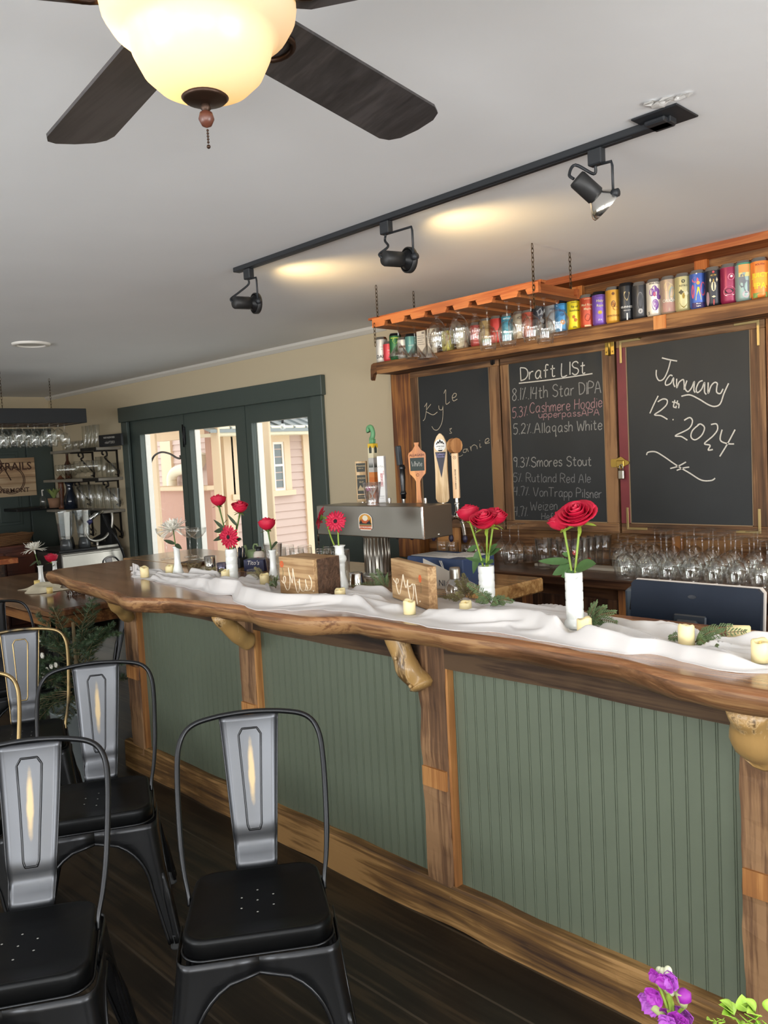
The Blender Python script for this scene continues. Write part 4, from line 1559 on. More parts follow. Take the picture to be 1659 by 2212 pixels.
mb.tube([(p.x + 0.01, -0.017, p.z - 0.04)] + [(p.x + 0.019 - 0.009 * math.cos(a), -0.017, p.z - 0.02 + 0.012 * math.sin(a)) for a in [PI * k / 8 for k in range(9)]] + [(p.x + 0.028, -0.017, p.z - 0.04)], 0.003, 8)
pk = mb.build('padlock', mat('padlock_steel', '#a09a8c', 0.35, 0.9), None)
pk.location = cb3.location
tag(pk, 'small combination padlock hanging from the brass hasp between two chalkboards', 'padlock')

# timber surround: plank behind everything, post at the left, ceiling ledge
sx0, sx1 = fx(842, 900), -0.3
sur = thing('timber_surround', 'rough timber boarding and ceiling ledge framing the chalkboards and cans', 'panelling', ((sx0 + sx1) / 2, YB, 0))
o_ = sur.location.x
MB().box(sx0 - o_, fx(889, 900) - o_ - 0.003, -0.15, -0.001, 0.9, at(850, 800, Y=3.7).z + 0.02, 0.004).build('upright_plank', m_barnz, sur)
zst_ = 2.12
MB().box(sx0 - o_, sx1 - o_, -0.06, -0.001, 0.9, ZC - 0.002).build('back_board', m_barn, sur)
for px in (1250, 1518):
    xx = at(px, 640, Y=YB - 0.07).x
    MB().box(xx - 0.03 - o_, xx + 0.03 - o_, -0.085, -0.06, zst_, ZC - 0.01).build('batten', m_orangez, sur)
MB().box(at(838, 705, Y=3.62).x - o_, sx1 - o_, -0.22, -0.001, ZC - 0.035, ZC - 0.001).build('ceiling_ledge', m_orange, sur)
MB().box(fx(1657, 900) + 0.002 - o_, sx1 - o_, -0.17, -0.06, 0.95, zft).build('right_plank', m_barnz, sur)

# shelf of cans
YSF = 3.52
zsb_ = at(1140, 757, Y=YSF).z
zst_ = zsb_ + 0.068
shx0 = at(806, 800, Y=YSF).x
shf = thing('can_shelf', 'long rough wooden shelf above the chalkboards holding beer cans', 'shelf', ((shx0 - 0.3) / 2, YSF, zsb_))
o_ = shf.location.x
mb = MB()
rough_box(mb, shx0 + 0.03 - o_, -0.3 - o_, 0, 0.268, 0, zst_ - zsb_, 0, 55.0, amp=0.004, n=60)
mb.build('board', m_barn, shf)
MB().box(at(1425, 670, Y=YSF).x - 0.03 - o_, at(1425, 670, Y=YSF).x + 0.03 - o_, -0.004, 0.002, 0.004, 0.064).build('patch', m_orangez, shf)
mb = MB()
mb.prism([(0.0, 0.068), (-0.02, 0.06), (-0.028, 0.03), (-0.03, -0.03), (-0.022, -0.036), (-0.008, 0.0), (0.02, 0.01), (0.03, 0.068)], (shx0 + 0.005 - o_, 0.0, 0), (1, 0, 0), (0, 0, 1), (0, 0.03, 0))
mb.build('end_bracket', m_barn, shf)

# ------------------------------------------------------------------ cans
m_alu = mat('can_aluminium', '#b9b7b2', 0.25, 1.0)
m_blk = mat('black_lid', '#15161a', 0.35, 0.3)
CAN_N = [0]


def wrap(mb, body, size, r, z, ang=-PI / 2, bold=True, sx=1.0, vert=False):
    vs, fs = text_geo(body, size, bold)
    out = []
    for v in vs:
        x, y = v[0] * sx, v[1]
        if vert:
            x, y = y, -x
        a = ang + x / r
        out.append(((r + 0.0006) * math.cos(a), (r + 0.0006) * math.sin(a), z + y))
    mb.add(out, fs, False)


def patch(mb, pts, r, z, ang=-PI / 2, lift=0.0004):
    mb.add([((r + lift) * math.cos(ang + x / r), (r + lift) * math.sin(ang + x / r), z + y) for x, y in pts], [tuple(range(len(pts)))], False)


def ngon(cx, cy, rx, ry, n=16, ph=0.0, star=0.0):
    return [(cx + rx * math.cos(2 * PI * k / n + ph) * (1 - star * (k % 2)), cy + ry * math.sin(2 * PI * k / n + ph) * (1 - star * (k % 2))) for k in range(n)]


def can(px, base_py, h, body, lid, label, art, r=0.0365, Y=3.575, yaw=0.0):
    """art: list of (colour, fn(mb, r, h)) laid on the label facing the room"""
    h *= 1.07
    p = at(px, base_py, Y=Y)
    t = thing('beer_can', label, 'can', (p.x, Y, zst_ + 0.001), yaw, 'cans on the shelf')
    mm = mat('can_' + body.strip('#'), body, 0.35, 0.25)
    MB().lathe([(0.001, 0.004), (r * 0.78, 0.002), (r * 0.8, 0.0), (r * 0.88, 0.004), (r, 0.014), (r, h - 0.016)], 28).build('label_body', mm, t)
    mb = MB()
    mb.lathe([(r, h - 0.016), (r * 0.97, h - 0.009), (r * 0.84, h - 0.002), (r * 0.86, h), (r * 0.8, h + 0.0005), (r * 0.77, h - 0.005), (0.0005, h - 0.005)], 28)
    mb.build('lid', lid, t)
    face_a = math.atan2(-Y, -p.x) - yaw
    for k, (col, fn) in enumerate(art):
        mb = MB()
        fn(mb, r + 0.0002 * k, h, face_a)
        if mb.v:
            mb.build('label_print', mat('ink_' + col.strip('#'), col, 0.4), t)
    return t


W_ = lambda s, size, zf, **k: (lambda mb, r, h, a: wrap(mb, s, size, r, h * zf, a, **k))
E_ = lambda cx, cz, rx, rz, n=16, ph=0.0, star=0.0: (lambda mb, r, h, a: patch(mb, ngon(cx, 0, rx, rz, n, ph, star), r, h * cz, a))
B_ = lambda z0, z1, wd=0.03: (lambda mb, r, h, a: patch(mb, [(-wd + 2 * wd * i / 12, 0) for i in range(13)] + [(wd - 2 * wd * i / 12, h * (z1 - z0)) for i in range(13)], r, h * z0, a))


def multi(*fs):
    def f(mb, r, h, a):
        for q in fs:
            q(mb, r, h, a)
    return f


T16, T12 = 0.157, 0.122
can(826, 782, 0.145, '#d8d4cc', m_alu, 'white can printed DARK at the far left of the can shelf', [('#26262a', W_('DARK', 0.028, 0.22)), ('#77777a', multi(W_('Stout', 0.008, 0.6), W_('ale', 0.008, 0.5)))])
can(842, 784, 0.112, '#d4434a', m_alu, 'short red can beside the white DARK can', [('#f0c8c8', multi(W_('red', 0.014, 0.55), W_('ale', 0.01, 0.4)))])
can(856, 780, 0.15, '#2c6e3c', m_blk, 'dark green can with a yellow emblem behind the first hanging glass', [('#a9c84a', multi(E_(0, 0.72, 0.018, 0.018), B_(0.8, 0.84))), ('#d8e8c0', E_(0, 0.22, 0.016, 0.012))])
can(873, 778, 0.12, '#d8d4cc', m_alu, 'short white can in the shade behind the first hanging glasses', [('#8a6a5a', B_(0.5, 0.6))])
can(890, 776, 0.13, '#5b8e88', m_blk, 'teal can seen through the martini glass on the rack', [('#c8d8d0', W_('LAGER', 0.012, 0.5))])


def carton(px, py, h, label, tilt):
    p = at(px, py, Y=3.6)
    t = thing('beer_carton', label, 'carton', (p.x, 3.6, zst_ + 0.001), 0.35 + tilt, 'cartons on the can shelf')
    MB().box(-0.028, 0.028, -0.028, 0.028, 0, h, 0.002).build('box', mat('cream_carton', '#d9cfbf', 0.7), t)
    mb = MB()
    for k in range(5):
        mb.box(-0.022, 0.022 - 0.006 * (k % 3), -0.0286, -0.028, h * (0.45 + 0.08 * k), h * (0.47 + 0.08 * k))
    mb.box(0.006, 0.022, -0.0286, -0.028, h * 0.86, h * 0.94)
    mb.build('label_print', mat('grey_ink', '#8d837a', 0.7), t)


carton(915, 770, 0.15, 'cream printed carton, the left one of the pair on the can shelf', 0.0)
carton(937, 766, 0.15, 'cream printed carton with a barcode, the right one of the pair on the can shelf', 0.15)
can(969, 758, T12, '#b9b15a', m_alu, 'yellow-green can seen through the second hanging bulb glass', [('#c05038', E_(0, 0.6, 0.014, 0.02)), ('#e0e050', E_(0, 0.2, 0.015, 0.01))])
can(1000, 752, T12, '#c8bba0', m_alu, 'pale can with a brown print behind the hanging bulb glasses', [('#7a5a3a', W_('ALE', 0.016, 0.5))])
can(1031, 745, T12, '#bb4a44', m_alu, 'red can with white print seen through a hanging bulb glass', [('#e8d8d0', multi(W_('Red', 0.016, 0.72), E_(0, 0.45, 0.012, 0.014)))])
can(1052, 742, 0.135, '#b89a62', m_alu, 'tan gold can with green foot printing behind the rack', [('#6f4f28', W_('TAN', 0.012, 0.6)), ('#5f8a48', B_(0.1, 0.22))])
can(1075, 737, 0.135, '#cf3f34', m_alu, 'plain bright red can beside the turquoise can', [('#e8b0a0', B_(0.4, 0.45))])
can(1099, 732, 0.135, '#3a9cb4', m_alu, 'turquoise can with pale bands behind the rack', [('#bfe0e6', B_(0.78, 0.84)), ('#d8eef0', B_(0.3, 0.36))])
can(1124, 730, 0.135, '#b9a98e', m_alu, 'beige can with black lettering behind the hanging goblets', [('#33302c', W_('ICE', 0.018, 0.75))])
can(1144, 726, 0.135, '#c2563e', m_alu, 'rust-coloured can mostly hidden behind the hanging goblets', [('#e8d0b0', W_('IPA', 0.014, 0.7))])
can(1168, 722, T16, '#33333a', m_blk, 'black and silver can with a scribbled print', [('#a8a8a8', multi(E_(0, 0.7, 0.02, 0.022, 9, 0, 0.4), E_(0.008, 0.45, 0.016, 0.02, 7, 0, 0.5), W_('STOUT', 0.01, 0.9)))])
can(1195, 718, T16, '#8d8f90', m_alu, 'silver grey can with a navy side beside the blue can', [('#2c3148', multi(E_(0.022, 0.35, 0.012, 0.05), W_('HIJK', 0.014, 0.72))), ('#e0e0e0', E_(0.01, 0.32, 0.01, 0.012))])
can(1216, 712, 0.145, '#3d97d2', m_blk, 'bright blue can with an orange sun', [('#1c3f7c', multi(W_("Lawson's", 0.0085, 0.86), W_('little', 0.017, 0.68), W_('SIP', 0.018, 0.53), W_('IPA', 0.012, 0.06))), ('#e8973a', E_(0, 0.3, 0.015, 0.015, 20, 0, 0.3))])
can(1242, 708, 0.145, '#e9d31e', m_blk, 'bright yellow can with orange flower print', [('#2f2a1a', multi(W_("Lawson's", 0.0085, 0.86), W_('Sip of', 0.015, 0.72), W_('Sunshine', 0.014, 0.6), W_('IPA', 0.012, 0.08))), ('#d9822b', multi(E_(-0.004, 0.4, 0.01, 0.011, 10, 0, 0.4), E_(0.004, 0.3, 0.011, 0.012, 10, 0, 0.4)))])
can(1270, 702, T16 - 0.008, '#c8502f', m_alu, 'orange-red can with pale script lettering', [('#f0cfa0', multi(W_("Lawson's", 0.0085, 0.86), W_('Mad River', 0.015, 0.68), W_('Maple', 0.015, 0.56), B_(0.03, 0.08, 0.016))), ('#9c3a22', E_(0, 0.3, 0.014, 0.018))])
can(1297, 697, T16 - 0.006, '#7d58b4', m_blk, 'purple can with a yellow sunburst', [('#e5dca0', multi(W_('Hazy', 0.017, 0.72), W_('Rays', 0.017, 0.58))), ('#e0c33c', E_(0, 0.38, 0.013, 0.011, 22, 0, 0.4)), ('#d8d0e8', W_('IPA', 0.014, 0.16)), ('#3a2566', W_("Lawson's", 0.0085, 0.86))])
can(1326, 690, 0.16, '#d9a03a', m_alu, 'golden yellow can with brown lettering low down', [('#7a4a20', multi(W_('BEERFINGER', 0.0125, 0.2), E_(0, 0.52, 0.011, 0.016), E_(0, 0.8, 0.008, 0.008, 18, 0, 0.25))), ('#b9772c', multi(E_(0.01, 0.4, 0.014, 0.009), E_(0, 0.52, 0.007, 0.01)))])
HARP = [(-0.012, 0.02), (-0.006, 0.022), (0.012, 0.018), (0.013, 0.012), (0.004, -0.018), (0.0, -0.022), (-0.008, -0.01), (-0.013, 0.006)]
HARPH = [(-0.007, 0.014), (0.008, 0.013), (0.001, -0.012), (-0.008, 0.0)]
can(1355, 684, 0.165, '#24262b', m_blk, 'black can with a gold harp emblem and white lettering', [('#b9a678', lambda mb, r, h, a: patch(mb, HARP, r, h * 0.64, a)), ('#1e2024', lambda mb, r, h, a: patch(mb, HARPH, r, h * 0.64, a)), ('#e6e6e4', multi(W_('GUINNESS', 0.0125, 0.36), W_('DRAUGHT', 0.0065, 0.27), B_(0.02, 0.2, 0.003)))])
can(1384, 678, 0.157, '#37383c', m_alu, 'charcoal can with a pale raised oval', [('#7c7c7e', E_(0, 0.48, 0.014, 0.04)), ('#45464a', E_(0.001, 0.47, 0.0125, 0.037)), ('#b8b8b8', E_(0, 0.2, 0.01, 0.012))])


def iris(mb, r, h, a):
    for (cx, cz, rx, rz) in ((-0.012, 0.64, 0.012, 0.018), (0.01, 0.64, 0.013, 0.018), (0.0, 0.72, 0.012, 0.016), (0.002, 0.3, 0.015, 0.026), (0.018, 0.5, 0.009, 0.012)):
        patch(mb, ngon(cx, 0, rx, rz, 14), r, h * cz, a)


can(1415, 672, 0.157, '#ddd6c8', m_alu, 'cream can with a big purple iris', [('#7a4f9c', iris), ('#b088c4', multi(E_(-0.004, 0.62, 0.009, 0.014), E_(0.002, 0.33, 0.009, 0.018))), ('#c85a78', E_(0, 0.58, 0.006, 0.01)), ('#3a3a3a', multi(W_('INDIA PALE', 0.0095, 0.87), lambda mb, r, h, a: wrap(mb, 'S', 0.018, r, h * 0.09, a - 0.75)))])
can(1446, 665, 0.157, '#b09a86', m_alu, 'hazy pastel can lettered ORION', [('#c9b688', multi(E_(-0.006, 0.72, 0.016, 0.02), E_(0.01, 0.6, 0.014, 0.03))), ('#9aa6a0', E_(0.014, 0.5, 0.014, 0.034)), ('#b58d84', B_(0.05, 0.3)), ('#f2efe8', W_('ORION', 0.019, 0.34, bold=False))])
can(1477, 658, 0.157, '#b5ad7e', m_alu, 'olive gold can with a busy crest label', [('#4c4932', multi(E_(0, 0.78, 0.008, 0.008), W_('RETRO', 0.011, 0.66), E_(-0.01, 0.5, 0.012, 0.013, 8, 0, 0.4))), ('#e3ddb8', multi(E_(0.012, 0.46, 0.012, 0.012, 10, 0, 0.4), lambda mb, r, h, a: patch(mb, [(-0.022, 0.012), (0.022, 0.012), (0.012, -0.008), (0, -0.02), (-0.012, -0.008)], r, h * 0.18, a))), ('#8d7a2c', lambda mb, r, h, a: patch(mb, [(-0.02, 0.01), (0.02, 0.01), (0.01, -0.008), (0, -0.017), (-0.01, -0.008)], r, h * 0.18, a)), ('#a58a30', E_(0, 0.4, 0.006, 0.014, 6))])
can(1509, 650, 0.157, '#3f5fae', m_alu, 'blue and pink can with a yellow cone shape', [('#d4607c', multi(E_(-0.012, 0.74, 0.016, 0.012, 7), E_(0.02, 0.5, 0.012, 0.03), E_(-0.024, 0.45, 0.008, 0.03))), ('#f0e02a', lambda mb, r, h, a: patch(mb, [(-0.012, -0.03), (0.012, -0.03), (0.004, 0.026), (-0.003, 0.026)], r, h * 0.4, a)), ('#e9b45a', E_(0, 0.66, 0.007, 0.008)), ('#3a2c66', B_(0.03, 0.16)), ('#f0f0f0', multi(W_('Moon', 0.008, 0.13), W_('Lights', 0.008, 0.07), E_(-0.006, 0.9, 0.003, 0.003)))])
can(1542, 642, 0.157, '#22252c', m_alu, 'black can with cream and red ornament', [('#e3d9b8', multi(E_(0, 0.5, 0.01, 0.022, 8), E_(0, 0.24, 0.009, 0.005, 8, 0, 0.3), E_(-0.013, 0.66, 0.004, 0.01, 4), E_(0.014, 0.66, 0.004, 0.01, 4))), ('#c24a4a', multi(E_(0, 0.86, 0.005, 0.005), E_(0, 0.1, 0.003, 0.014, 6))), ('#b79a4e', multi(E_(0, 0.78, 0.012, 0.004), E_(0, 0.64, 0.003, 0.008))), ('#a88a92', E_(-0.026, 0.2, 0.008, 0.03))])
can(1576, 634, 0.157, '#93274c', m_alu, 'magenta can with swirling pink lines', [('#e58aa0', multi(E_(0.008, 0.66, 0.014, 0.014), E_(0, 0.3, 0.026, 0.022))), ('#a02c50', multi(E_(0.008, 0.66, 0.0105, 0.0105), E_(0, 0.3, 0.023, 0.019))), ('#f2dfe2', multi(E_(0.009, 0.67, 0.005, 0.005), B_(0.2, 0.22, 0.018))), ('#2a1420', E_(-0.002, 0.31, 0.018, 0.011))])
can(1608, 626, 0.157, '#8fa6a0', m_alu, 'pale landscape can edged in green', [('#3a8a70', B_(0.9, 0.94)), ('#e8a05a', B_(0.7, 0.9, 0.022)), ('#e5d48a', B_(0.6, 0.7, 0.022)), ('#7a8088', multi(E_(-0.008, 0.5, 0.014, 0.03, 7), E_(0.01, 0.35, 0.014, 0.03, 6))), ('#c9c0c4', E_(0.006, 0.16, 0.014, 0.014)), ('#d8cf7a', lambda mb, r, h, a: patch(mb, [(0.021, 0), (0.0255, 0), (0.0255, h * 0.85), (0.021, h * 0.85)], r, h * 0.05, a))])
can(1642, 617, 0.157, '#e8843a', m_alu, 'orange can with big yellow letters at the right end of the shelf', [('#f0b840', B_(0.3, 0.62)), ('#7a9a4a', B_(0.02, 0.14)), ('#f2e23a', multi(W_('JUICY', 0.026, 0.56), W_('IPA', 0.034, 0.3))), ('#8a3a2a', W_('SOUTH', 0.011, 0.82))])
# ================================================================== stemware, hanging rack, back bar
m_glass = thin_glass('clear_glass', (0.985, 0.99, 0.985), 0.06, 0.9, 3.6, 0.0)
WINE = [(0.0005, 0.0), (0.035, 0.001), (0.036, 0.003), (0.014, 0.006), (0.005, 0.013), (0.004, 0.045), (0.004, 0.082), (0.009, 0.09), (0.03, 0.105), (0.042, 0.13), (0.043, 0.152), (0.038, 0.185), (0.034, 0.205), (0.033, 0.205), (0.037, 0.185), (0.0415, 0.152), (0.0405, 0.13), (0.029, 0.107), (0.006, 0.094), (0.0005, 0.093)]
GOBLET = [(0.0005, 0.0), (0.036, 0.001), (0.037, 0.003), (0.014, 0.006), (0.006, 0.012), (0.0055, 0.04), (0.012, 0.048), (0.034, 0.062), (0.05, 0.09), (0.051, 0.115), (0.045, 0.15), (0.041, 0.165), (0.04, 0.165), (0.044, 0.15), (0.0495, 0.115), (0.0485, 0.09), (0.033, 0.064), (0.008, 0.052), (0.0005, 0.051)]
BULB = [(0.0005, 0.0), (0.032, 0.001), (0.033, 0.004), (0.013, 0.008), (0.009, 0.018), (0.012, 0.028), (0.028, 0.042), (0.043, 0.072), (0.046, 0.1), (0.041, 0.135), (0.036, 0.155), (0.035, 0.155), (0.04, 0.135), (0.0445, 0.1), (0.0415, 0.072), (0.027, 0.044), (0.004, 0.032), (0.0005, 0.031)]
MARTINI = [(0.0005, 0.0), (0.037, 0.001), (0.038, 0.003), (0.012, 0.006), (0.005, 0.012), (0.0042, 0.09), (0.006, 0.1), (0.056, 0.17), (0.055, 0.171), (0.004, 0.102), (0.0005, 0.101)]
COUPE = [(0.0005, 0.0), (0.036, 0.001), (0.037, 0.003), (0.012, 0.007), (0.0042, 0.016), (0.0038, 0.1), (0.007, 0.11), (0.03, 0.122), (0.05, 0.145), (0.054, 0.168), (0.053, 0.168), (0.049, 0.146), (0.029, 0.124), (0.004, 0.113), (0.0005, 0.112)]
PINT = [(0.0005, 0.0), (0.029, 0.0), (0.031, 0.003), (0.044, 0.148), (0.043, 0.149), (0.03, 0.012), (0.0005, 0.011)]
TUMB = [(0.0005, 0.0), (0.034, 0.0), (0.036, 0.004), (0.04, 0.088), (0.039, 0.089), (0.035, 0.012), (0.0005, 0.011)]
TALL = [(0.0005, 0.0), (0.03, 0.0), (0.032, 0.003), (0.035, 0.14), (0.034, 0.141), (0.031, 0.012), (0.0005, 0.011)]
_gm = {}


def glass(kind, prof, loc, label, cat='glass', group=None, flip=False, m=None, tilt=None, s=1.0):
    key = (kind, flip, id(prof))
    if key not in _gm:
        mb = MB()
        if flip:
            H = max(z for r, z in prof)
            mb.T = Matrix.Translation((0, 0, H)) @ Matrix.Diagonal((1, 1, -1, 1))
        mb.lathe(prof, 26)
        o = mb.build(kind, m or m_glass)
        _gm[key] = o
    else:
        o = _gm[key].copy()
        C.objects.link(o)
    o.location = loc
    o.scale = s if isinstance(s, tuple) else (s, s, s)
    if tilt:
        o.rotation_euler = tilt
    return tag(o, label, cat, group)


# ---- glass rack on chains
m_chain = mat('dark_chain', '#4a3c2a', 0.45, 0.8)
RX0, RX1, RY0, RY1, RZ = -3.03, -2.02, 2.92, 3.235, 2.2
rk = thing('glass_rack', 'orange stained wooden stemware rack hanging on four chains over the bar', 'glass rack', ((RX0 + RX1) / 2, (RY0 + RY1) / 2, RZ))
ro = rk.location
hw_, hd_ = (RX1 - RX0) / 2, (RY1 - RY0) / 2
NS = 7
pitch = (RX1 - RX0 - 0.06) / NS
slots = [RX0 + 0.06 + pitch * (k + 0.5) - 0.015 for k in range(NS)]
edges = [-hw_] + [s - ro.x for s in slots] + [hw_]
for sy, nm in ((-1, 'front_rail'), (1, 'rear_rail')):
    y0, y1 = (-hd_, -hd_ + 0.02) if sy < 0 else (hd_ - 0.02, hd_)
    poly = [(-hw_, 0.045), (-hw_, 0.0)]
    for s in slots:
        x = s - ro.x
        poly += [(x - 0.028, 0.0), (x - 0.018, 0.022), (x - 0.03, 0.024), (x + 0.03, 0.024), (x + 0.018, 0.022), (x + 0.028, 0.0)]
    poly += [(hw_, 0.0), (hw_, 0.045)]
    MB().prism(poly, (0, y0, 0), (1, 0, 0), (0, 0, 1), (0, y1 - y0, 0)).build(nm, m_orange, rk)
m_orangey = wood('orange_pine_bar', '#7c3f1c', '#95552a', '#a86a3c', axis=1, scale=1.0, rough=0.5, bump=0.12)
for k in range(NS + 1):
    a = edges[k] + (0.024 if k else 0.0)
    b = edges[k + 1] - (0.024 if k < NS else 0.0)
    mb = MB().box(a, b, -hd_ + 0.02, hd_ - 0.02, 0.0, 0.012, 0.001)
    c = (a + b) / 2
    mb.box(c - 0.014, c + 0.014, -hd_ + 0.02, hd_ - 0.02, 0.012, 0.044)
    mb.build('slot_bar', m_orangey, rk)
MB().box(-hw_ - 0.05, hw_ + 0.0, -hd_ + 0.022, -hd_ + 0.06, 0.045, 0.056).build('top_batten', m_orange, rk)


def chain(x, y, z0, z1, parent, name='chain', link=0.022):
    mb = MB()
    z, k = z1, 0
    while z - link > z0 - link:
        c = z - link / 2
        pts = []
        for q in range(10):
            a = 2 * PI * q / 10
            u, w = 0.0055 * math.cos(a), link * 0.58 * math.sin(a)
            pts.append((x + (u if k % 2 else 0), y + (0 if k % 2 else u), c + w))
        mb.tube(pts, 0.0016, 5, closed=True)
        z -= link * 0.86
        k += 1
        if z < z0:
            break
    mb.build(name, m_chain, parent)


for (x, y) in ((-hw_ + 0.03, -hd_ + 0.012), (hw_ - 0.03, -hd_ + 0.012), (-hw_ + 0.02, hd_ - 0.02), (hw_ - 0.03, hd_ - 0.02)):
    chain(x, y, 0.03, ZC - RZ - 0.002, rk)
chain(-hw_ + 0.02, -hd_ - 0.004, -0.09, 0.02, rk, 'loose_chain_end')
chain(hw_ - 0.02, -hd_ - 0.004, -0.06, 0.09, rk, 'loose_chain_end')
hang = [
    ((866, 706), MARTINI, 'martini_glass', 'martini glass hanging nearest the left end of the orange rack', 2.99),
    ((898, 712), MARTINI, 'martini_glass', 'martini glass hanging second from the left on the orange rack', 3.11),
    ((927, 715), MARTINI, 'martini_glass', 'martini glass hanging third, behind the first two in the same slot', 3.2),
    ((943, 700), BULB, 'brandy_glass', 'small bulb glass hanging just right of the martini glasses', 3.14),
    ((963, 692), BULB, 'brandy_glass', 'bulb glass hanging at the front, first to the right of the martini glasses', 2.98),
    ((984, 694), BULB, 'brandy_glass', 'bulb glass hanging behind two front bulb glasses on the orange rack', 3.12),
    ((1001, 681), BULB, 'brandy_glass', 'tallest-looking bulb glass hanging in the middle of the orange rack', 2.98),
    ((1028, 686), BULB, 'brandy_glass', 'bulb glass hanging in front of the red can with white print', 3.1),
    ((1066, 672), WINE, 'wine_glass', 'long-stemmed wine glass hanging left of the turquoise can', 3.02),
    ((1088, 658), WINE, 'wine_glass', 'long-stemmed wine glass hanging in front of the turquoise can', 2.99),
    ((1115, 664), GOBLET, 'goblet', 'wide goblet hanging in front of the beige can', 3.08),
    ((1126, 645), WINE, 'wine_glass', 'wine glass hanging nearest the front right of the orange rack', 2.98),
    ((1152, 650), WINE, 'wine_glass', 'wine glass hanging second in the right-hand slot of the orange rack', 3.08),
    ((1181, 656), GOBLET, 'goblet', 'goblet hanging at the back of the right-hand slot, before the silver can', 3.18),
]
for (px, prof, nm, lab, y) in hang:
    x = at(px[0], px[1], Y=y).x
    s = min(slots, key=lambda q: abs(q - x))
    H = max(z for r, z in prof)
    glass(nm, prof, (s, y, RZ + 0.0135 - H + 0.001), lab, 'glass', 'glasses on the orange rack', flip=True)

# ---- back bar
ZBB, YBB = 0.955, 3.2
m_dark = wood('dark_stained_wood', '#20140e', '#3a251a', '#553a28', axis=0, scale=1.0, rough=0.35, coat=0.15, bump=0.15)
m_darkz = wood('dark_stained_upright', '#20140e', '#3a251a', '#553a28', axis=2, scale=1.0, rough=0.5, bump=0.2)
o = MB().box(-3.05, -0.2, YBB, YB - 0.065, ZBB - 0.045, ZBB, 0.006).build('back_counter', m_dark)
tag(o, 'dark stained counter against the wall covered with upside-down glasses', 'counter')
bc = thing('back_cabinet', 'dark wooden cabinets under the back counter behind the bar', 'cabinet', (-1.6, 3.5, 0))
MB().box(-1.4, 1.4, -0.24, 0.25, 0, ZBB - 0.046).build('body', m_dark, bc)
for px in (1140, 1350):
    x = at(px, 1280, Y=3.25).x + 1.6
    MB().box(x - 0.03, x + 0.03, -0.255, -0.24, 0.0, ZBB - 0.05).build('stile', m_barnz, bc)
for a in (-1.35, -0.75, 0.05, 0.65):
    MB().box(a, a + 0.55, -0.252, -0.24, 0.1, ZBB - 0.1, 0.003).build('door', m_darkz, bc)
# strip of pale liner under the glasses
o = MB().box(-2.45, -1.95, 3.42, 3.5, ZBB + 0.0005, ZBB + 0.012).build('bar_mat', mat('pale_strip', '#b9b4aa', 0.6))
tag(o, 'pale narrow strip lying under glasses on the back counter', 'mat')
# upright shelf divider seen behind the glasses
dvd = thing('glass_shelf', 'dark slatted shelf unit behind the glasses under the chalkboards', 'shelf', (-1.7, 3.76, ZBB))
for x in (-0.72, -0.15, 0.38, 0.9):
    MB().box(x - 0.02, x + 0.02, -0.02, 0.02, 0.0015, 0.16).build('upright', m_barnz, dvd)
MB().box(-0.8, 1.2, -0.03, 0.02, 0.161, 0.18).build('board', m_dark, dvd)

rows_y = [3.262, 3.362, 3.462, 3.562, 3.662]
rng = random.Random(3)
for r, y in enumerate(rows_y):
    # X range at this depth, from the photo's left end of the block to just past the frame edge
    xl = at(1352 - 4 * r, 1235, Y=y).x
    n = 9 if r else 8
    for k in range(n):
        x = xl + 0.098 * k + rng.uniform(-0.006, 0.006) + (0.045 if r % 2 else 0)
        if at(1659, 1235, Y=y).x + 0.04 < x:
            continue
        prof, nm = (WINE, 'wine_glass') if (k > 1) else (GOBLET, 'goblet')
        where = ('in the front row on the back counter', 'in the second row back', 'in the third row back', 'in the fourth row back', 'in the row against the wall')[r]
        glass(nm, prof, (x, y, ZBB + 0.0006), 'upside-down %s %s, %s from the left' % (nm.replace('_', ' '), where, ORD[k]), 'glass', 'upside-down glasses on the back counter', flip=True, s=0.93 + rng.uniform(-0.03, 0.03) if r else 0.95)
# pint and beer glasses to the left
for k, (px, y) in enumerate(((1176, 3.36), (1203, 3.4), (1222, 3.33), (1243, 3.37), (1258, 3.44), (1272, 3.5), (1288, 3.56), (1305, 3.6))):
    x = at(px, 1225, Y=y).x
    lab = ('tall beer glass behind the roses of the banded vase, leftmost of the pint glasses', 'tall pint glass second from the left on the back counter', 'tall pint glass just behind the rose stems', 'tall pint glass with a red print behind the big rose leaf', 'tall pint glass standing right of the big rose leaf', 'tall pint glass sixth in the slanting line on the back counter', 'tall pint glass seventh in the slanting line on the back counter', 'tall pint glass last in the slanting line next to the goblets')[k]
    if k in (3, 5):
        t = thing('pint_glass', lab, 'glass', (x, y, ZBB + 0.0006), 0, 'pint glasses on the back counter')
        MB().lathe(PINT, 24).build('glass', m_glass, t)
        mb = MB()
        ang = math.atan2(-y, -x)
        patch(mb, ngon(0, 0, 0.012, 0.012, 12), 0.0385, 0.09 if k == 3 else 0.04, ang)
        mb.build('print', mat('red_print', '#b8453c', 0.5), t)
    else:
        glass('pint_glass', PINT, (x, y, ZBB + 0.0006), lab, 'glass', 'pint glasses on the back counter')
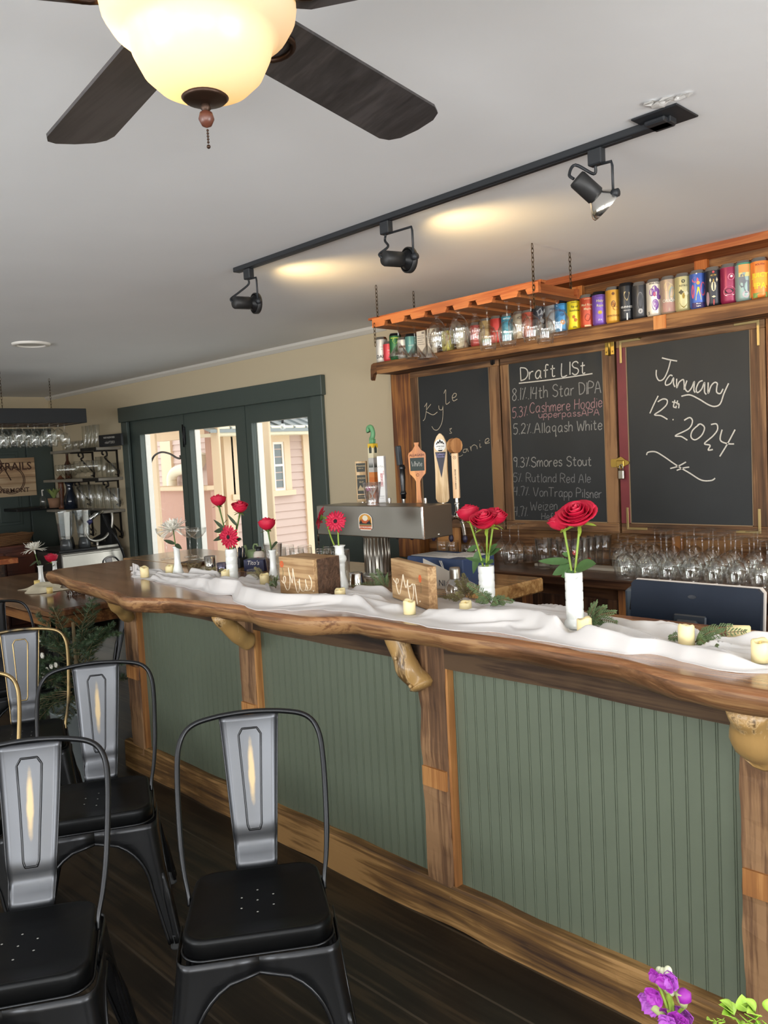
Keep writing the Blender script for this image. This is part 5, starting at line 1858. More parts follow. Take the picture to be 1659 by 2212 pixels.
for k, (px, y, prof, nm, fl_, lab) in enumerate((
        (1146, 3.45, TUMB, 'tumbler', True, 'upside-down tumbler on the back counter between the two rose vases'),
        (1166, 3.52, TUMB, 'tumbler', True, 'upside-down tumbler further back, left of the pint glasses'),
        (1103, 3.42, WINE, 'wine_glass', True, 'upside-down wine glass left of the tumblers, right of the rose leaves'),
        (1122, 3.5, WINE, 'wine_glass', True, 'upside-down wine glass just behind the first one right of the rose leaves'),
        (1085, 3.52, WINE, 'wine_glass', True, 'upside-down wine glass peeking out behind the banded vase of three roses'),
        (1012, 3.45, TUMB, 'tumbler', True, 'upside-down tumbler under the last tap handle'),
        (978, 3.55, TUMB, 'tumbler', True, 'upside-down tumbler above the papers on the blue box'),
        (958, 3.55, TUMB, 'tumbler', True, 'upside-down tumbler left of another above the papers'),
        (1030, 3.56, WINE, 'wine_glass', True, 'upside-down wine glass left of the three-rose vase'))):
    x = at(px, 1200, Y=y).x
    glass(nm, prof, (x, y, ZBB + 0.0006 if k not in (0, 1) else ZBB + 0.0126), lab, 'glass', 'glasses on the back counter behind the taps', flip=fl_)
o = MB().box(at(945, 1170, Y=3.7).x, at(992, 1170, Y=3.7).x, 3.7, 3.72, ZBB + 0.0005, ZBB + 0.2, 0.003).build('cutting_board', m_raw)
tag(o, 'pale wooden board leaning at the back under the taps', 'board')
# ================================================================== table runner draped along the bar
m_cloth = mat('white_linen', '#d6d3d1', 0.9, bump=0.04, bscale=500, sss=0.0)
FRONT = [(-3.88, 1.93), (-3.73, 1.889), (-3.33, 1.862), (-2.83, 1.81), (-2.60, 1.74), (-2.44, 1.695), (-2.32, 1.74), (-2.22, 1.833), (-2.0, 1.835), (-1.88, 1.841), (-1.65, 1.815), (-1.44, 1.869), (-1.2, 1.826), (-1.06, 1.845), (-1.0, 1.876), (-0.9, 1.85), (-0.77, 1.832), (-0.70, 1.87), (-0.6, 1.83), (-0.45, 1.84)]
BACK = [(-3.88, 1.97), (-3.8, 2.02), (-3.5, 2.13), (-3.02, 2.15), (-2.6, 2.2), (-2.2, 2.2), (-1.86, 2.235), (-1.43, 2.24), (-1.25, 2.2), (-1.1, 2.15), (-0.95, 2.1), (-0.86, 2.15), (-0.6, 2.2), (-0.45, 2.2)]
FLAT = []        # (x, y, radius) of things that stand on the cloth


def keep(p, r):
    FLAT.append((p.x, p.y, r))
    return p


ZCL = ZT + 0.0075
spots = {
    'v1': at(385, 1240, Z=ZCL), 'v2': at(503, 1250, Z=ZCL), 'v3': at(592, 1252, Z=ZCL), 'v4': at(738, 1274, Z=ZCL), 'v5': at(1053, 1300, Z=ZCL), 'v6': at(1243, 1354, Z=ZCL)}
for p in spots.values():
    keep(p, 0.05)
CAND = [((313, 1246), 0.05, 'candle at the far left end of the white runner'), ((367, 1240), 0.045, 'candle just left of the vase with the white flower'),
        ((488, 1252), 0.045, 'candle half hidden behind the vase of two roses and a gerbera'), ((572, 1262), 0.045, 'candle by the cedar left of the Mrs. block'),
        ((735, 1292), 0.036, 'candle sunk in the cloth before the bulbous vase'), ((885, 1325), 0.045, 'candle in front of the Mr. sign'), ((1006, 1322), 0.036, 'candle left of the cedar by the three-rose vase'),
        ((1263, 1372), 0.05, 'candle beside the tall banded vase'), ((1483, 1394), 0.055, 'candle standing tall among cedar before the monitor'), ((1643, 1428), 0.05, 'candle cut off by the right edge')]
for px, h, lab in CAND:
    keep(at(px[0], px[1], Z=ZCL), 0.03)
lying = keep(at(1597, 1380, Z=ZCL), 0.04)
mrs = (at(606, 1280, Z=ZCL), at(681, 1290, Z=ZCL))
mr = (at(848, 1290, Z=ZCL), at(928, 1318, Z=ZCL))
for a, b in (mrs, mr):
    for t in (0, 0.25, 0.5, 0.75, 1):
        for dd in (0.02, 0.07, 0.12):
            keep(a.lerp(b, t) + Vector((-0.4 * dd if a is mrs[0] else 0, dd, 0)), 0.05)


FOLDS = []
_rf = random.Random(12)
for k in range(72):
    xc = -3.85 + 3.35 * (k + 0.5) / 72 + _rf.uniform(-0.06, 0.06)
    FOLDS.append((xc, _rf.uniform(0.12, 0.9), _rf.uniform(0.16, 0.42), _rf.choice((-1, 1, 1)) * _rf.uniform(0.1, 0.75), _rf.uniform(0.008, 0.028), _rf.uniform(0.022, 0.06), _rf.uniform(-1.5, 1.5)))


def fold(d, w):
    """steep on the near side, trailing away behind"""
    return math.exp(-(d / (w * 0.55)) ** 2) if d < 0 else 1 / (1 + (d / w) ** 2 * 1.6)


def cloth_h(x, y, v):
    wx = noise.noise(Vector((x * 1.9, v * 1.3, 0.7)))
    wy = noise.noise(Vector((x * 2.7, v * 2.0, 5.1)))
    ef = 0.07 + 0.1 * (0.5 + wx)
    env = min(1.0, v / ef) * min(1.0, (1 - v) / 0.12)
    env = max(0.0, env)
    env = env * env * (3 - 2 * env)
    vf = 0.2 + 0.09 * math.sin(3.1 * x + 1.2) + 0.05 * math.sin(7.7 * x)
    h = (0.034 + 0.016 * math.sin(4.3 * x + 0.6)) * fold(v - vf, 0.11)
    vb = 0.78 + 0.07 * math.sin(2.3 * x)
    h = max(h, (0.02 + 0.012 * math.sin(5.1 * x)) * fold(v - vb, 0.08))
    acc = 0.0
    for (xc, vc, ln, sl_, hh, w, bd) in FOLDS:
        u = (x - xc) / ln
        if -1 < u < 1:
            win = (1 - u * u) ** 1.5
            d = v - (vc + sl_ * u * 0.5 + bd * 0.12 * u * u)
            if abs(d) < 0.4:
                acc = max(acc, hh * win * fold(d, w) + 0.25 * acc)
    h = max(h, acc) + 0.4 * min(h, acc)
    h = env * (h + 0.006 * (0.5 + wy))
    h += (1 - env) * 0.004 * max(0, noise.noise(Vector((x * 7, v * 2, 8.0))))
    damp = 1.0
    for (fx_, fy_, r) in FLAT:
        d = math.hypot(x - fx_, y - fy_)
        if d < r + 0.05:
            t = max(0, min(1, (d - r) / 0.05))
            damp = min(damp, t * t * (3 - 2 * t))
    return ZT + 0.0008 + 0.003 * env + max(0.0, h) * damp


rn = MB()
NU, NVV = 520, 84
x0r, x1r = -3.88, -0.45


def runner(u, v):
    x = x0r + (x1r - x0r) * u
    yf, yb = lerp_tab(FRONT, x), lerp_tab(BACK, x)
    yf += 0.035 * noise.noise(Vector((x * 4.5, 0, 3))) + 0.012 * noise.noise(Vector((x * 13, 0, 6)))
    y = yf + (yb - yf) * v
    z = cloth_h(x, y, v)
    x += 0.01 * noise.noise(Vector((x * 4, v * 3, 2))) + (0.03 * math.sin(v * 7) if u == 0 else 0)
    return (x, y, z)


rn.grid(runner, NU, NVV)
o = rn.build('table_runner', m_cloth, sol=0.0018)
o.modifiers['thickness'].offset = 1.0
tag(o, 'long white cloth runner rumpled in folds down the bar top', 'table runner')


def cloth_z(p):
    """height of the cloth surface under a point"""
    x = p.x
    yf, yb = lerp_tab(FRONT, x), lerp_tab(BACK, x)
    v = max(0.0, min(1.0, (p.y - yf) / (yb - yf)))
    return max(cloth_h(x, p.y, v) + 0.0025, ZT + 0.006) if yf < p.y < yb else ZT + 0.0005


# ------------------------------------------------------------------ candles
m_wax = mat('ivory_wax', '#f3e3b0', 0.45, sss=0.3)
m_wick = mat('wick_hollow', '#e8c878', 0.5)


def candle(p, h, lab, r=0.0205):
    t = thing('candle', 'short ivory pillar ' + lab, 'candle', (p.x, p.y, cloth_z(p)), rnd.uniform(0, 6), 'ivory candles')
    mb = MB()
    n = 26
    prof = []
    rings = [(0.001, 0.0, 0), (r, 0.0, 0), (r, h * 0.5, 0), (r, h - 0.004, 1), (r - 0.003, h, 1), (r - 0.007, h - 0.003, 0.6), (r - 0.009, h - 0.012, 0), (0.001, h - 0.013, 0)]
    vs, fs = [], []
    for (rr, z, w) in rings:
        for k in range(n):
            a = 2 * PI * k / n
            dz = w * (0.0035 * math.sin(a + 0.4) + 0.002 * math.sin(3 * a))
            vs.append((rr * math.cos(a), rr * math.sin(a), z + dz))
    for i in range(len(rings) - 1):
        for k in range(n):
            k2 = (k + 1) % n
            fs.append((i * n + k, i * n + k2, (i + 1) * n + k2, (i + 1) * n + k))
    mb.add(vs, fs)
    mb.build('wax_body', m_wax, t)
    MB().lathe([(0.004, h - 0.0125), (0.004, h - 0.004), (0.001, h - 0.001)], 8).build('flame_tip', m_wick, t)


for px, h, lab in CAND:
    candle(at(px[0], px[1], Z=ZCL), h, lab)
t = thing('candle', 'ivory pillar candle tipped on its side near the right end of the runner', 'candle', (lying.x, lying.y, cloth_z(lying) + 0.019), 0.4, 'ivory candles')
mb = MB()
mb.T = Matrix.Rotation(PI / 2, 4, 'Y') @ Matrix.Translation((0, 0, -0.03))
mb.lathe([(0.001, 0), (0.0185, 0), (0.0185, 0.055), (0.015, 0.058), (0.011, 0.052), (0.001, 0.05)], 22)
mb.build('wax_body', m_wax, t)

# ------------------------------------------------------------------ flowers
m_milk = mat('milk_glass', '#eef2ef', 0.18, coat=0.5, sss=0.0)
m_rose = mat('red_rose_petal', '#c4143a', 0.5, noise_amt=0.12, nscale=30, sss=0.0)
m_rosed = mat('dark_rose_petal', '#9c1030', 0.55, noise_amt=0.15, nscale=30)
m_gerb = mat('crimson_gerbera_petal', '#c2123c', 0.55, noise_amt=0.12, nscale=40)
m_gcent = mat('gerbera_center', '#2a1118', 0.8, bump=0.6, bscale=300)
m_mum = mat('white_petal', '#f2efe4', 0.6)
m_stem = mat('green_stem', '#8aa53c', 0.5)
m_stemd = mat('dark_green_stem', '#55702f', 0.55)
m_leaf = mat('rose_leaf', '#48693a', 0.5, noise_amt=0.12, nscale=30)
m_leafd = mat('dark_rose_leaf', '#38472f', 0.55, noise_amt=0.12, nscale=30)
m_purp = mat('purple_petal', '#93279c', 0.55, noise_amt=0.2, nscale=60)


def frame_to(d):
    return Vector(d).normalized().to_track_quat('Z', 'Y').to_matrix().to_4x4()


def rose_bloom(mb, r=0.027, open_=0.5, seed=1):
    """layers of cupped, overlapping petals around the +z axis"""
    rg = random.Random(seed)
    for ring in range(6):
        f = ring / 5
        n = (3, 4, 4, 5, 5, 6)[ring]
        R = r * (0.16 + 0.78 * f)
        Hh = r * (1.75 - 0.28 * f * (1 + open_))
        base = r * 0.12
        for k in range(n):
            a0 = 2 * PI * k / n + ring * 0.9 + rg.uniform(-0.2, 0.2)
            wid = 2 * PI / n * (0.82 if ring else 0.9)
            curl = open_ * f
            hk = Hh * rg.uniform(0.92, 1.06)
            tip = rg.uniform(-0.05, 0.08)
            def pt(u, v, a0=a0, wid=wid, curl=curl, hk=hk, R=R, tip=tip):
                s = 2 * u - 1
                a = a0 + s * wid * (0.35 + 0.75 * math.sin(PI * min(1, v * 0.62 + 0.12)))
                rr = R * (0.25 + 0.85 * math.sin(PI * 0.5 * min(1, v * 1.5)) + 0.10 * (1 - s * s)) + r * curl * max(0, v - 0.72) * 1.5
                z = base + hk * v * (1 - 0.1 * s * s * v) - r * curl * 0.9 * max(0, v - 0.8) + r * tip * v * (1 - abs(s))
                return (rr * math.cos(a), rr * math.sin(a), z)
            mb.grid(pt, 7, 8)


def sepals(mb, r, n=5):
    for k in range(n):
        a = 2 * PI * k / n
        def pt(u, v, a=a):
            s = (2 * u - 1) * 0.22 * (1 - v) ** 0.7
            rr = r * (0.15 + 1.1 * v)
            return (rr * math.cos(a + s * 1.5), rr * math.sin(a + s * 1.5), r * (0.1 - 0.35 * v * v + 0.15 * v))
        mb.grid(pt, 3, 5)


def leaf_geo(mb, T, ln=0.05, w=0.032, fold=0.2, droop=0.4):
    def pt(u, v):
        s = 2 * u - 1
        ww = w / 2 * (math.sin(PI * v ** 0.75) ** 0.8 if 0 < v < 1 else 0)
        x = s * ww
        return T @ Vector((x, ln * v, fold * abs(x) - droop * ln * v * v * 0.5))
    mb.grid(pt, 5, 9)


def leaf_T(p, d, up=(0, 0, 1)):
    y = Vector(d).normalized()
    x = y.cross(Vector(up)).normalized()
    z = x.cross(y)
    return Matrix(((x.x, y.x, z.x, p[0]), (x.y, y.y, z.y, p[1]), (x.z, y.z, z.z, p[2]), (0, 0, 0, 1)))


def plane_pt(px, py, y):
    return at(px, py, Y=y)


def rose(base, head_px, y, r, lab, tilt=(0, 0, 1), leaves=(), seed=1, open_=0.4, m=None, stem_m=None, leaf_m=None, bend=0.0, extra=None):
    """base: point in the vase mouth; head at a photo pixel at depth y; leaves: (t along stem, pixel tip, width)"""
    hd = plane_pt(head_px[0], head_px[1], y)
    b0 = Vector(base)
    t = thing('rose', lab, 'flower', tuple(b0), 0, 'red roses')
    top = hd - b0
    axis = Vector(tilt).normalized()
    neck = top - axis * r * 0.9
    path = smooth_path([(0, 0, 0), neck * 0.35 + Vector((bend, 0, 0.01)), neck * 0.7 + Vector((bend * 0.8, 0, 0.005)), neck], 6)
    MB().tube(path, [0.0034 if i < len(path) - 3 else 0.0042 for i in range(len(path))], 8).build('stem', stem_m or m_stem, t)
    T = Matrix.Translation(neck) @ frame_to(axis)
    mb = MB()
    mb.T = T
    rose_bloom(mb, r, open_, seed)
    mb.build('bloom', m or m_rose, t, sol=0.0006)
    mb = MB()
    mb.T = T
    mb.lathe([(0.003, -0.004), (r * 0.28, 0.0), (r * 0.4, r * 0.2), (r * 0.3, r * 0.4)], 12)
    sepals(mb, r)
    mb.build('sepal', stem_m or m_stem, t)
    for (tt, tip, w) in leaves:
        p = path[int(tt * (len(path) - 1))]
        q = plane_pt(tip[0], tip[1], y - 0.02) - b0
        d = q - p
        mb = MB()
        leaf_geo(mb, leaf_T(p, d, (0.2, -0.8, 0.7)), d.length, w, 0.15, 0.0)
        mb.build('leaf', leaf_m or m_leaf, t)
    return t


def gerbera(base, head_px, y, R, face, lab, stem_m=None):
    hd = plane_pt(head_px[0], head_px[1], y)
    b0 = Vector(base)
    t = thing('gerbera', lab, 'flower', tuple(b0), 0, 'red gerberas')
    top = hd - b0
    f = Vector(face).normalized()
    nk = top - f * 0.012
    MB().tube(smooth_path([(0, 0, 0), nk * 0.5, nk - f * 0.012 , nk], 6), 0.0032, 8).build('stem', stem_m or m_stem, t)
    T = Matrix.Translation(top) @ frame_to(f)
    mb = MB()
    mb.T = T
    rg = random.Random(int(R * 1e5) + len(lab))
    for layer, (n, ln, dz) in enumerate(((19, 1.0, -0.002), (17, 0.86, 0.0), (16, 0.45, 0.003))):
        for k in range(n):
            a = 2 * PI * (k + 0.5 * layer) / n + rg.uniform(-0.06, 0.06)
            L = R * ln * rg.uniform(0.9, 1.05)
            w = R * (0.2 if layer < 2 else 0.12)
            dr = rg.uniform(-0.12, 0.2)
            def pt(u, v, a=a, L=L, w=w, dr=dr, dz=dz):
                s = 2 * u - 1
                rr = R * 0.14 + (L - R * 0.14) * v
                ww = w / 2 * (0.45 + 0.75 * math.sin(PI * min(1, 0.15 + v * 0.75))) * (1 if v < 0.92 else 0.62)
                x, yv = rr, s * ww
                return (x * math.cos(a) - yv * math.sin(a), x * math.sin(a) + yv * math.cos(a), dz + R * 0.12 * v * (1 - v) * 2 - R * dr * v * v * 0.6)
            mb.grid(pt, 3, 7)
    mb.build('bloom', m_gerb, t, sol=0.0005)
    mb = MB()
    mb.T = T
    mb.lathe([(0.0005, 0.006), (R * 0.1, 0.0065), (R * 0.19, 0.004), (R * 0.23, -0.001)], 18)
    mb.build('flower_center', m_gcent, t)
    mb = MB()
    mb.T = T
    mb.lathe([(0.004, -0.014), (R * 0.22, -0.008), (R * 0.3, -0.003)], 14)
    mb.build('calyx', m_stemd, t)
    return t


def mum(base, head_px, y, R, axis, lab, leaves=()):
    hd = plane_pt(head_px[0], head_px[1], y)
    b0 = Vector(base)
    t = thing('chrysanthemum', lab, 'flower', tuple(b0), 0, 'white chrysanthemums')
    top = hd - b0
    f = Vector(axis).normalized()
    MB().tube(smooth_path([(0, 0, 0), top * 0.5, top], 5), 0.003, 8).build('stem', m_stemd, t)
    mb = MB()
    mb.T = Matrix.Translation(top) @ frame_to(f)
    rg = random.Random(len(lab))
    for layer in range(5):
        n = 16 - layer
        el = (0.05, 0.35, 0.65, 0.95, 1.25)[layer]
        for k in range(n):
            a = 2 * PI * k / n + layer * 0.3 + rg.uniform(-0.1, 0.1)
            L = R * (1.0 - 0.1 * layer) * rg.uniform(0.8, 1.12)
            ee = el + rg.uniform(-0.15, 0.12)
            cv = rg.uniform(-0.5, 0.35)
            def pt(u, v, a=a, L=L, ee=ee, cv=cv):
                s = 2 * u - 1
                e2 = ee + cv * v
                rr, z = 0.1 * R + L * v * math.cos(e2), L * v * math.sin(e2)
                w = R * 0.055 * (0.6 + 0.6 * math.sin(PI * min(1, v * 0.8 + 0.1))) * (1 if v < 0.95 else 0.5)
                return (rr * math.cos(a) - s * w * math.sin(a), rr * math.sin(a) + s * w * math.cos(a), z + 0.25 * w * s * s)
            mb.grid(pt, 3, 7)
    mb.build('bloom', m_mum, t, sol=0.0006)
    for (tip, w) in leaves:
        q = plane_pt(tip[0], tip[1], y - 0.015) - b0
        p = top * 0.45
        mb = MB()
        leaf_geo(mb, leaf_T(p, q - p, (0.2, -0.8, 0.7)), (q - p).length, w, 0.2, 0.1)
        mb.build('leaf', m_leafd, t)
    return t


FLARE = [(0.0005, 0.0), (0.027, 0.0), (0.028, 0.005), (0.0225, 0.025), (0.0165, 0.05), (0.0145, 0.08), (0.0145, 0.118), (0.0165, 0.13), (0.02, 0.137), (0.018, 0.137), (0.0145, 0.13), (0.0125, 0.118), (0.0125, 0.02), (0.0005, 0.02)]


def banded(r, h, n, foot):
    pr = [(0.0005, 0.0)]
    if foot:
        pr += [(r * 1.25, 0.0), (r * 1.28, 0.01), (r * 1.1, 0.022), (r * 0.98, 0.025)]
        z0 = 0.026
    else:
        pr += [(r * 0.97, 0.0)]
        z0 = 0.001
    seg = (h - z0) / n
    for k in range(n):
        a = z0 + seg * k
        pr += [(r * 0.965, a), (r, a + 0.004), (r * 1.005, a + seg * 0.5), (r, a + seg - 0.004), (r * 0.965, a + seg - 0.0015)]
    pr += [(r * 0.98, h), (r * 0.86, h), (r * 0.84, h - 0.02), (r * 0.84, 0.02), (0.0005, 0.02)]
    return pr


BULBOUS = [(0.0005, 0.0), (0.026, 0.0), (0.0285, 0.008), (0.029, 0.018), (0.025, 0.036), (0.0195, 0.06), (0.0185, 0.09), (0.0195, 0.103), (0.0185, 0.108), (0.024, 0.112), (0.027, 0.122), (0.0255, 0.132), (0.0195, 0.139), (0.0185, 0.143), (0.02, 0.146), (0.0185, 0.15), (0.0185, 0.17), (0.0245, 0.175), (0.0245, 0.177), (0.017, 0.175), (0.0165, 0.02), (0.0005, 0.02)]


def vase(key, prof, lab, sx=1.0):
    p = spots[key]
    z = ZT + 0.0062
    o = MB().lathe([(r * sx, zz) for r, zz in prof], 40).build('bud_vase', m_milk, loc=(p.x, p.y, z))
    tag(o, lab, 'vase', 'white milk glass vases')
    H = max(zz for r, zz in prof)
    return Vector((p.x, p.y, z + H - 0.05)), p.y, H


b1, y1, _ = vase('v1', FLARE, 'white flared bud vase holding a white chrysanthemum at the far end of the runner', 1.0)
mum(b1, (374, 1143), y1, 0.074, (0.1, -0.35, 0.9), 'white chrysanthemum in the flared vase on the runner', [((352, 1165), 0.02), ((392, 1185), 0.022)])

H2 = at(503, 1186, Y=spots['v2'].y).z - ZT - 0.006
b2, y2, _ = vase('v2', banded(0.027, H2, 4, False), 'white banded vase with two roses and a red gerbera facing out')
rose(b2, (472, 1082), y2, 0.03, 'tall red rose on the left of the gerbera vase', (-0.05, 0, 1), [(0.55, (461, 1122), 0.016), (0.5, (462, 1148), 0.03), (0.62, (492, 1122), 0.014), (0.4, (460, 1168), 0.03)], 2, 0.25, m_rose, m_stemd, m_leafd)
rose(b2, (518, 1096), y2 + 0.01, 0.03, 'red rose with a loose side petal on the right of the gerbera vase', (0.2, -0.1, 1), [(0.55, (512, 1125), 0.016), (0.7, (490, 1110), 0.014), (0.35, (522, 1165), 0.03)], 5, 0.45, m_rose, m_stemd, m_leafd)
gerbera(b2, (494, 1160), y2 - 0.035, 0.056, (0.25, -0.95, 0.05), 'single red gerbera facing out from the two-rose vase')

H3 = at(592, 1188, Y=spots['v3'].y).z - ZT - 0.006
b3, y3, _ = vase('v3', [(r * 0.95, z * H3 / 0.137) for r, z in FLARE], 'white slim vase with a single rose left of the Mrs. block')
rose(b3, (577, 1133), y3, 0.033, 'single red rose with a hanging petal above the Mrs. block', (-0.15, 0, 1), [(0.35, (600, 1172), 0.04)], 8, 0.2, m_rose, m_stemd, m_leafd)

b4, y4, _ = vase('v4', [(r, z * (at(735, 1178, Y=spots['v4'].y).z - ZT - 0.006) / 0.177) for r, z in BULBOUS], 'white vase with a round bulge in its neck holding two gerberas')
gerbera(b4, (691, 1118), y4 + 0.02, 0.05, (-0.75, -0.6, 0.25), 'red gerbera turned aside, left one of the bulbous vase')
gerbera(b4, (725, 1126), y4 - 0.01, 0.046, (0.45, -0.85, 0.2), 'red gerbera facing the room, right one of the bulbous vase')

H5 = at(1048, 1222, Y=spots['v5'].y).z - ZT - 0.006
b5, y5, _ = vase('v5', banded(0.028, H5, 5, False), 'white banded vase holding three red roses, nearer the tap tower')
rose(b5, (1012, 1110), y5 + 0.02, 0.034, 'red rose on the left of the three-rose vase', (-0.2, 0, 1), [(0.55, (1008, 1190), 0.026), (0.45, (1022, 1240), 0.03)], 11, 0.25)
rose(b5, (1047, 1124), y5 - 0.03, 0.037, 'red rose in the front of the three-rose vase', (0.1, -0.5, 1), [(0.42, (1040, 1178), 0.028), (0.32, (1066, 1215), 0.03)], 13, 0.6)
rose(b5, (1069, 1117), y5 + 0.02, 0.033, 'red rose on the right of the three-rose vase', (0.35, 0, 1), [(0.4, (1082, 1185), 0.026), (0.45, (1075, 1175), 0.028), (0.3, (1005, 1205), 0.022)], 17, 0.3)

H6 = at(1240, 1236, Y=spots['v6'].y).z - ZT - 0.006
b6, y6, _ = vase('v6', banded(0.0255, H6, 5, True), 'tall white banded vase holding roses in front of the middle chalkboard')
rose(b6, (1246, 1112), y6, 0.04, 'large open red rose before the middle chalkboard', (0.12, -0.62, 1), [(0.32, (1288, 1218), 0.045), (0.25, (1212, 1246), 0.036), (0.2, (1246, 1250), 0.034)], 19, 0.95)
rose(b6, (1211, 1128), y6 + 0.015, 0.03, 'smaller drooping red rose beside the large open rose', (-0.35, -0.1, 0.9), [(0.42, (1162, 1212), 0.026), (0.35, (1193, 1242), 0.036), (0.55, (1214, 1196), 0.018)], 23, 0.35)

# ------------------------------------------------------------------ cedar sprigs
m_cedar = mat('cedar_green', '#64794f', 0.65, noise_amt=0.25, nscale=40)
m_cedarb = mat('browning_cedar', '#827c50', 0.65, noise_amt=0.25, nscale=40)
m_wire = mat('dried_vine', '#7a6a4c', 0.7)


def sprig(px, tips, lab, m=None, seed=1, s=1.0, y=None):
    b = at(px[0], px[1], Z=ZCL)
    z = cloth_z(b)
    t = thing('cedar_sprig', lab, 'sprig', (b.x, b.y, z), 0, 'cedar sprigs')
    rg = random.Random(seed)
    st, lf = MB(), MB()
    for tip in tips:
        q = at(tip[0], tip[1], Y=b.y - rg.uniform(0.0, 0.03)) - Vector((b.x, b.y, z))
        q.z = max(q.z, 0.012)
        mid = q * 0.5 + Vector((0, 0, 0.012))
        path = smooth_path([(0, 0, 0.006), mid, q], 8)
        st.tube(path, 0.0012, 5)
        for i in range(3, len(path)):
            d0 = (path[i] - path[i - 1]).normalized()
            for sgn in (-1, 1):
                ln = 0.026 * s * (1.15 - i / len(path)) * rg.uniform(0.7, 1.2)
                side = d0.cross(Vector((0, -0.8, 0.6))).normalized() * sgn
                d1 = (d0 * 0.75 + side).normalized()
                e = path[i] + d1 * ln
                if e.z < 0.004:
                    e.z = 0.004
                lf.tube([path[i], (path[i] + e) / 2 + Vector((0, 0, 0.001)), e], [0.0010 * s, 0.0013 * s, 0.0006 * s], 4)
                for j in (0.4, 0.7):
                    pj = path[i].lerp(e, j)
                    for s2 in (-1, 1):
                        e2 = pj + (d1 * 0.8 + d0 * 0.2 + side.cross(d0) * 0.3 + d0.cross(d1) * s2 * 0.2 + (d0 * s2 * 0.6)).normalized() * ln * 0.4
                        e2.z = max(e2.z, 0.003)
                        lf.tube([pj, e2], [0.0011 * s, 0.0005 * s], 4)
    st.build('twig', m_wire, t)
    lf.build('needles', m or m_cedar, t)['kind'] = 'stuff'
    return t


sprig((1062, 1322), [(1035, 1285), (1010, 1262), (1108, 1300), (1090, 1322), (1050, 1345), (1075, 1338), (1030, 1310)], 'big cedar sprig fanned out before the three-rose vase', None, 1, 1.0)
sprig((1012, 1290), [(985, 1255), (1000, 1240), (1030, 1275)], 'browning cedar sprig between the glass shaker and the three-rose vase', m_cedarb, 2, 1.0)
sprig((1270, 1350), [(1310, 1310), (1330, 1322), (1290, 1300), (1332, 1345), (1300, 1352)], 'cedar sprig behind the candle at the tall banded vase', None, 3, 1.0)
sprig((1500, 1392), [(1446, 1380), (1560, 1362), (1610, 1364), (1550, 1395), (1525, 1405), (1580, 1352)], 'cedar sprig around the tallest candle near the monitor', None, 4, 1.0)
sprig((835, 1276), [(800, 1240), (780, 1262), (815, 1230), (760, 1270), (838, 1240)], 'cedar sprig between the bulbous vase and the Mr. sign', None, 5, 1.0)
sprig((570, 1258), [(535, 1238), (550, 1226), (600, 1252), (588, 1262)], 'cedar sprig lying left of the Mrs. block', m_cedarb, 6, 0.8)
sprig((596, 1274), [(600, 1244), (583, 1262), (592, 1250)], 'small cedar sprig tucked against the Mrs. block', None, 7, 0.8)
sprig((470, 1246), [(452, 1243), (488, 1238), (430, 1240)], 'flat cedar sprig left of the gerbera vase', m_cedarb, 8, 0.7)
sprig((1000, 1302), [(960, 1290), (945, 1300), (985, 1282)], 'cedar sprig lying before the metal-topped shaker', m_cedarb, 9, 0.8)
# dried vine bundle
vb = at(422, 1236, Z=ZCL)
mb = MB()
for k in range(14):
    a = rnd.uniform(0, 6.28)
    pts = [Vector((0.05 * math.cos(a + q * 1.1) * rnd.uniform(0.3, 1), 0.03 * math.sin(a + q * 1.1), 0.006 + 0.05 * rnd.random())) for q in range(5)]
    mb.tube(smooth_path(pts, 4), 0.0012, 5)
o = mb.build('dried_vine', m_wire, loc=(vb.x, vb.y, ZT + 0.004))
tag(o, 'tangle of thin dried vine beside the white flower vase', 'vine')
# ================================================================== tap tower
m_tower = mat('satin_steel', '#8f8d85', 0.36, 1.0, bump=0.02, bscale=30)
TX0, TX1, TYF, TYB, TZ0, TZ1 = -2.947, -2.272, 2.42, 2.6, 1.203, 1.337
tw = thing('tap_tower', 'long stainless steel beer tower on a single chromed column', 'beer tower', (-2.61, 2.51, ZT))
to = tw.location
bxh = MB().box(TX0 - to.x, TX1 - to.x, TYF - to.y, TYB - to.y, TZ0 - to.z, TZ1 - to.z, 0.003)
body = bxh.build('housing', m_tower, tw)
mb = MB().box(TX1 - to.x - 0.01, TX1 - to.x + 0.0015, TYF - to.y - 0.0015, TYF - to.y + 0.006, TZ0 - to.z, TZ1 - to.z, 0.001)
mb.build('edge_seam', m_chrome, body)
MB().box(TX0 - to.x + 0.01, TX1 - to.x - 0.02, TYF - to.y - 0.002, TYF - to.y, TZ1 - to.z - 0.014, TZ1 - to.z - 0.002).build('lid_flange', m_tower, body)
p = at(948, 1154, X=TX1) - to
mb = MB()
mb.T = Matrix.Translation((TX1 - to.x, p.y, p.z)) @ Matrix.Rotation(PI / 2, 4, 'Y')
mb.lathe([(0.0045, 0.0), (0.004, 0.003), (0.0005, 0.004)], 12)
mb.build('screw', m_chrome, body)
cx = at(815, 1200, Y=2.51).x - to.x
mb = MB()
n = 40
mb.lathe([(0.072, 0.001), (0.072, 0.008), (0.06, 0.012), (0.057, 0.016), (0.057, TZ0 - to.z - 0.012), (0.064, TZ0 - to.z - 0.008), (0.064, TZ0 - to.z)], 48, cx, 0)
for k in range(20):
    a = 2 * PI * k / 20
    mb.tube([(cx + 0.0565 * math.cos(a), 0.0565 * math.sin(a), 0.018), (cx + 0.0565 * math.cos(a), 0.0565 * math.sin(a), TZ0 - to.z - 0.013)], 0.0035, 6)
mb.build('column', m_steel, tw)
# sticker
st0 = at(790, 1127, Y=TYF) - to
W2, H2_ = 0.056, 0.058


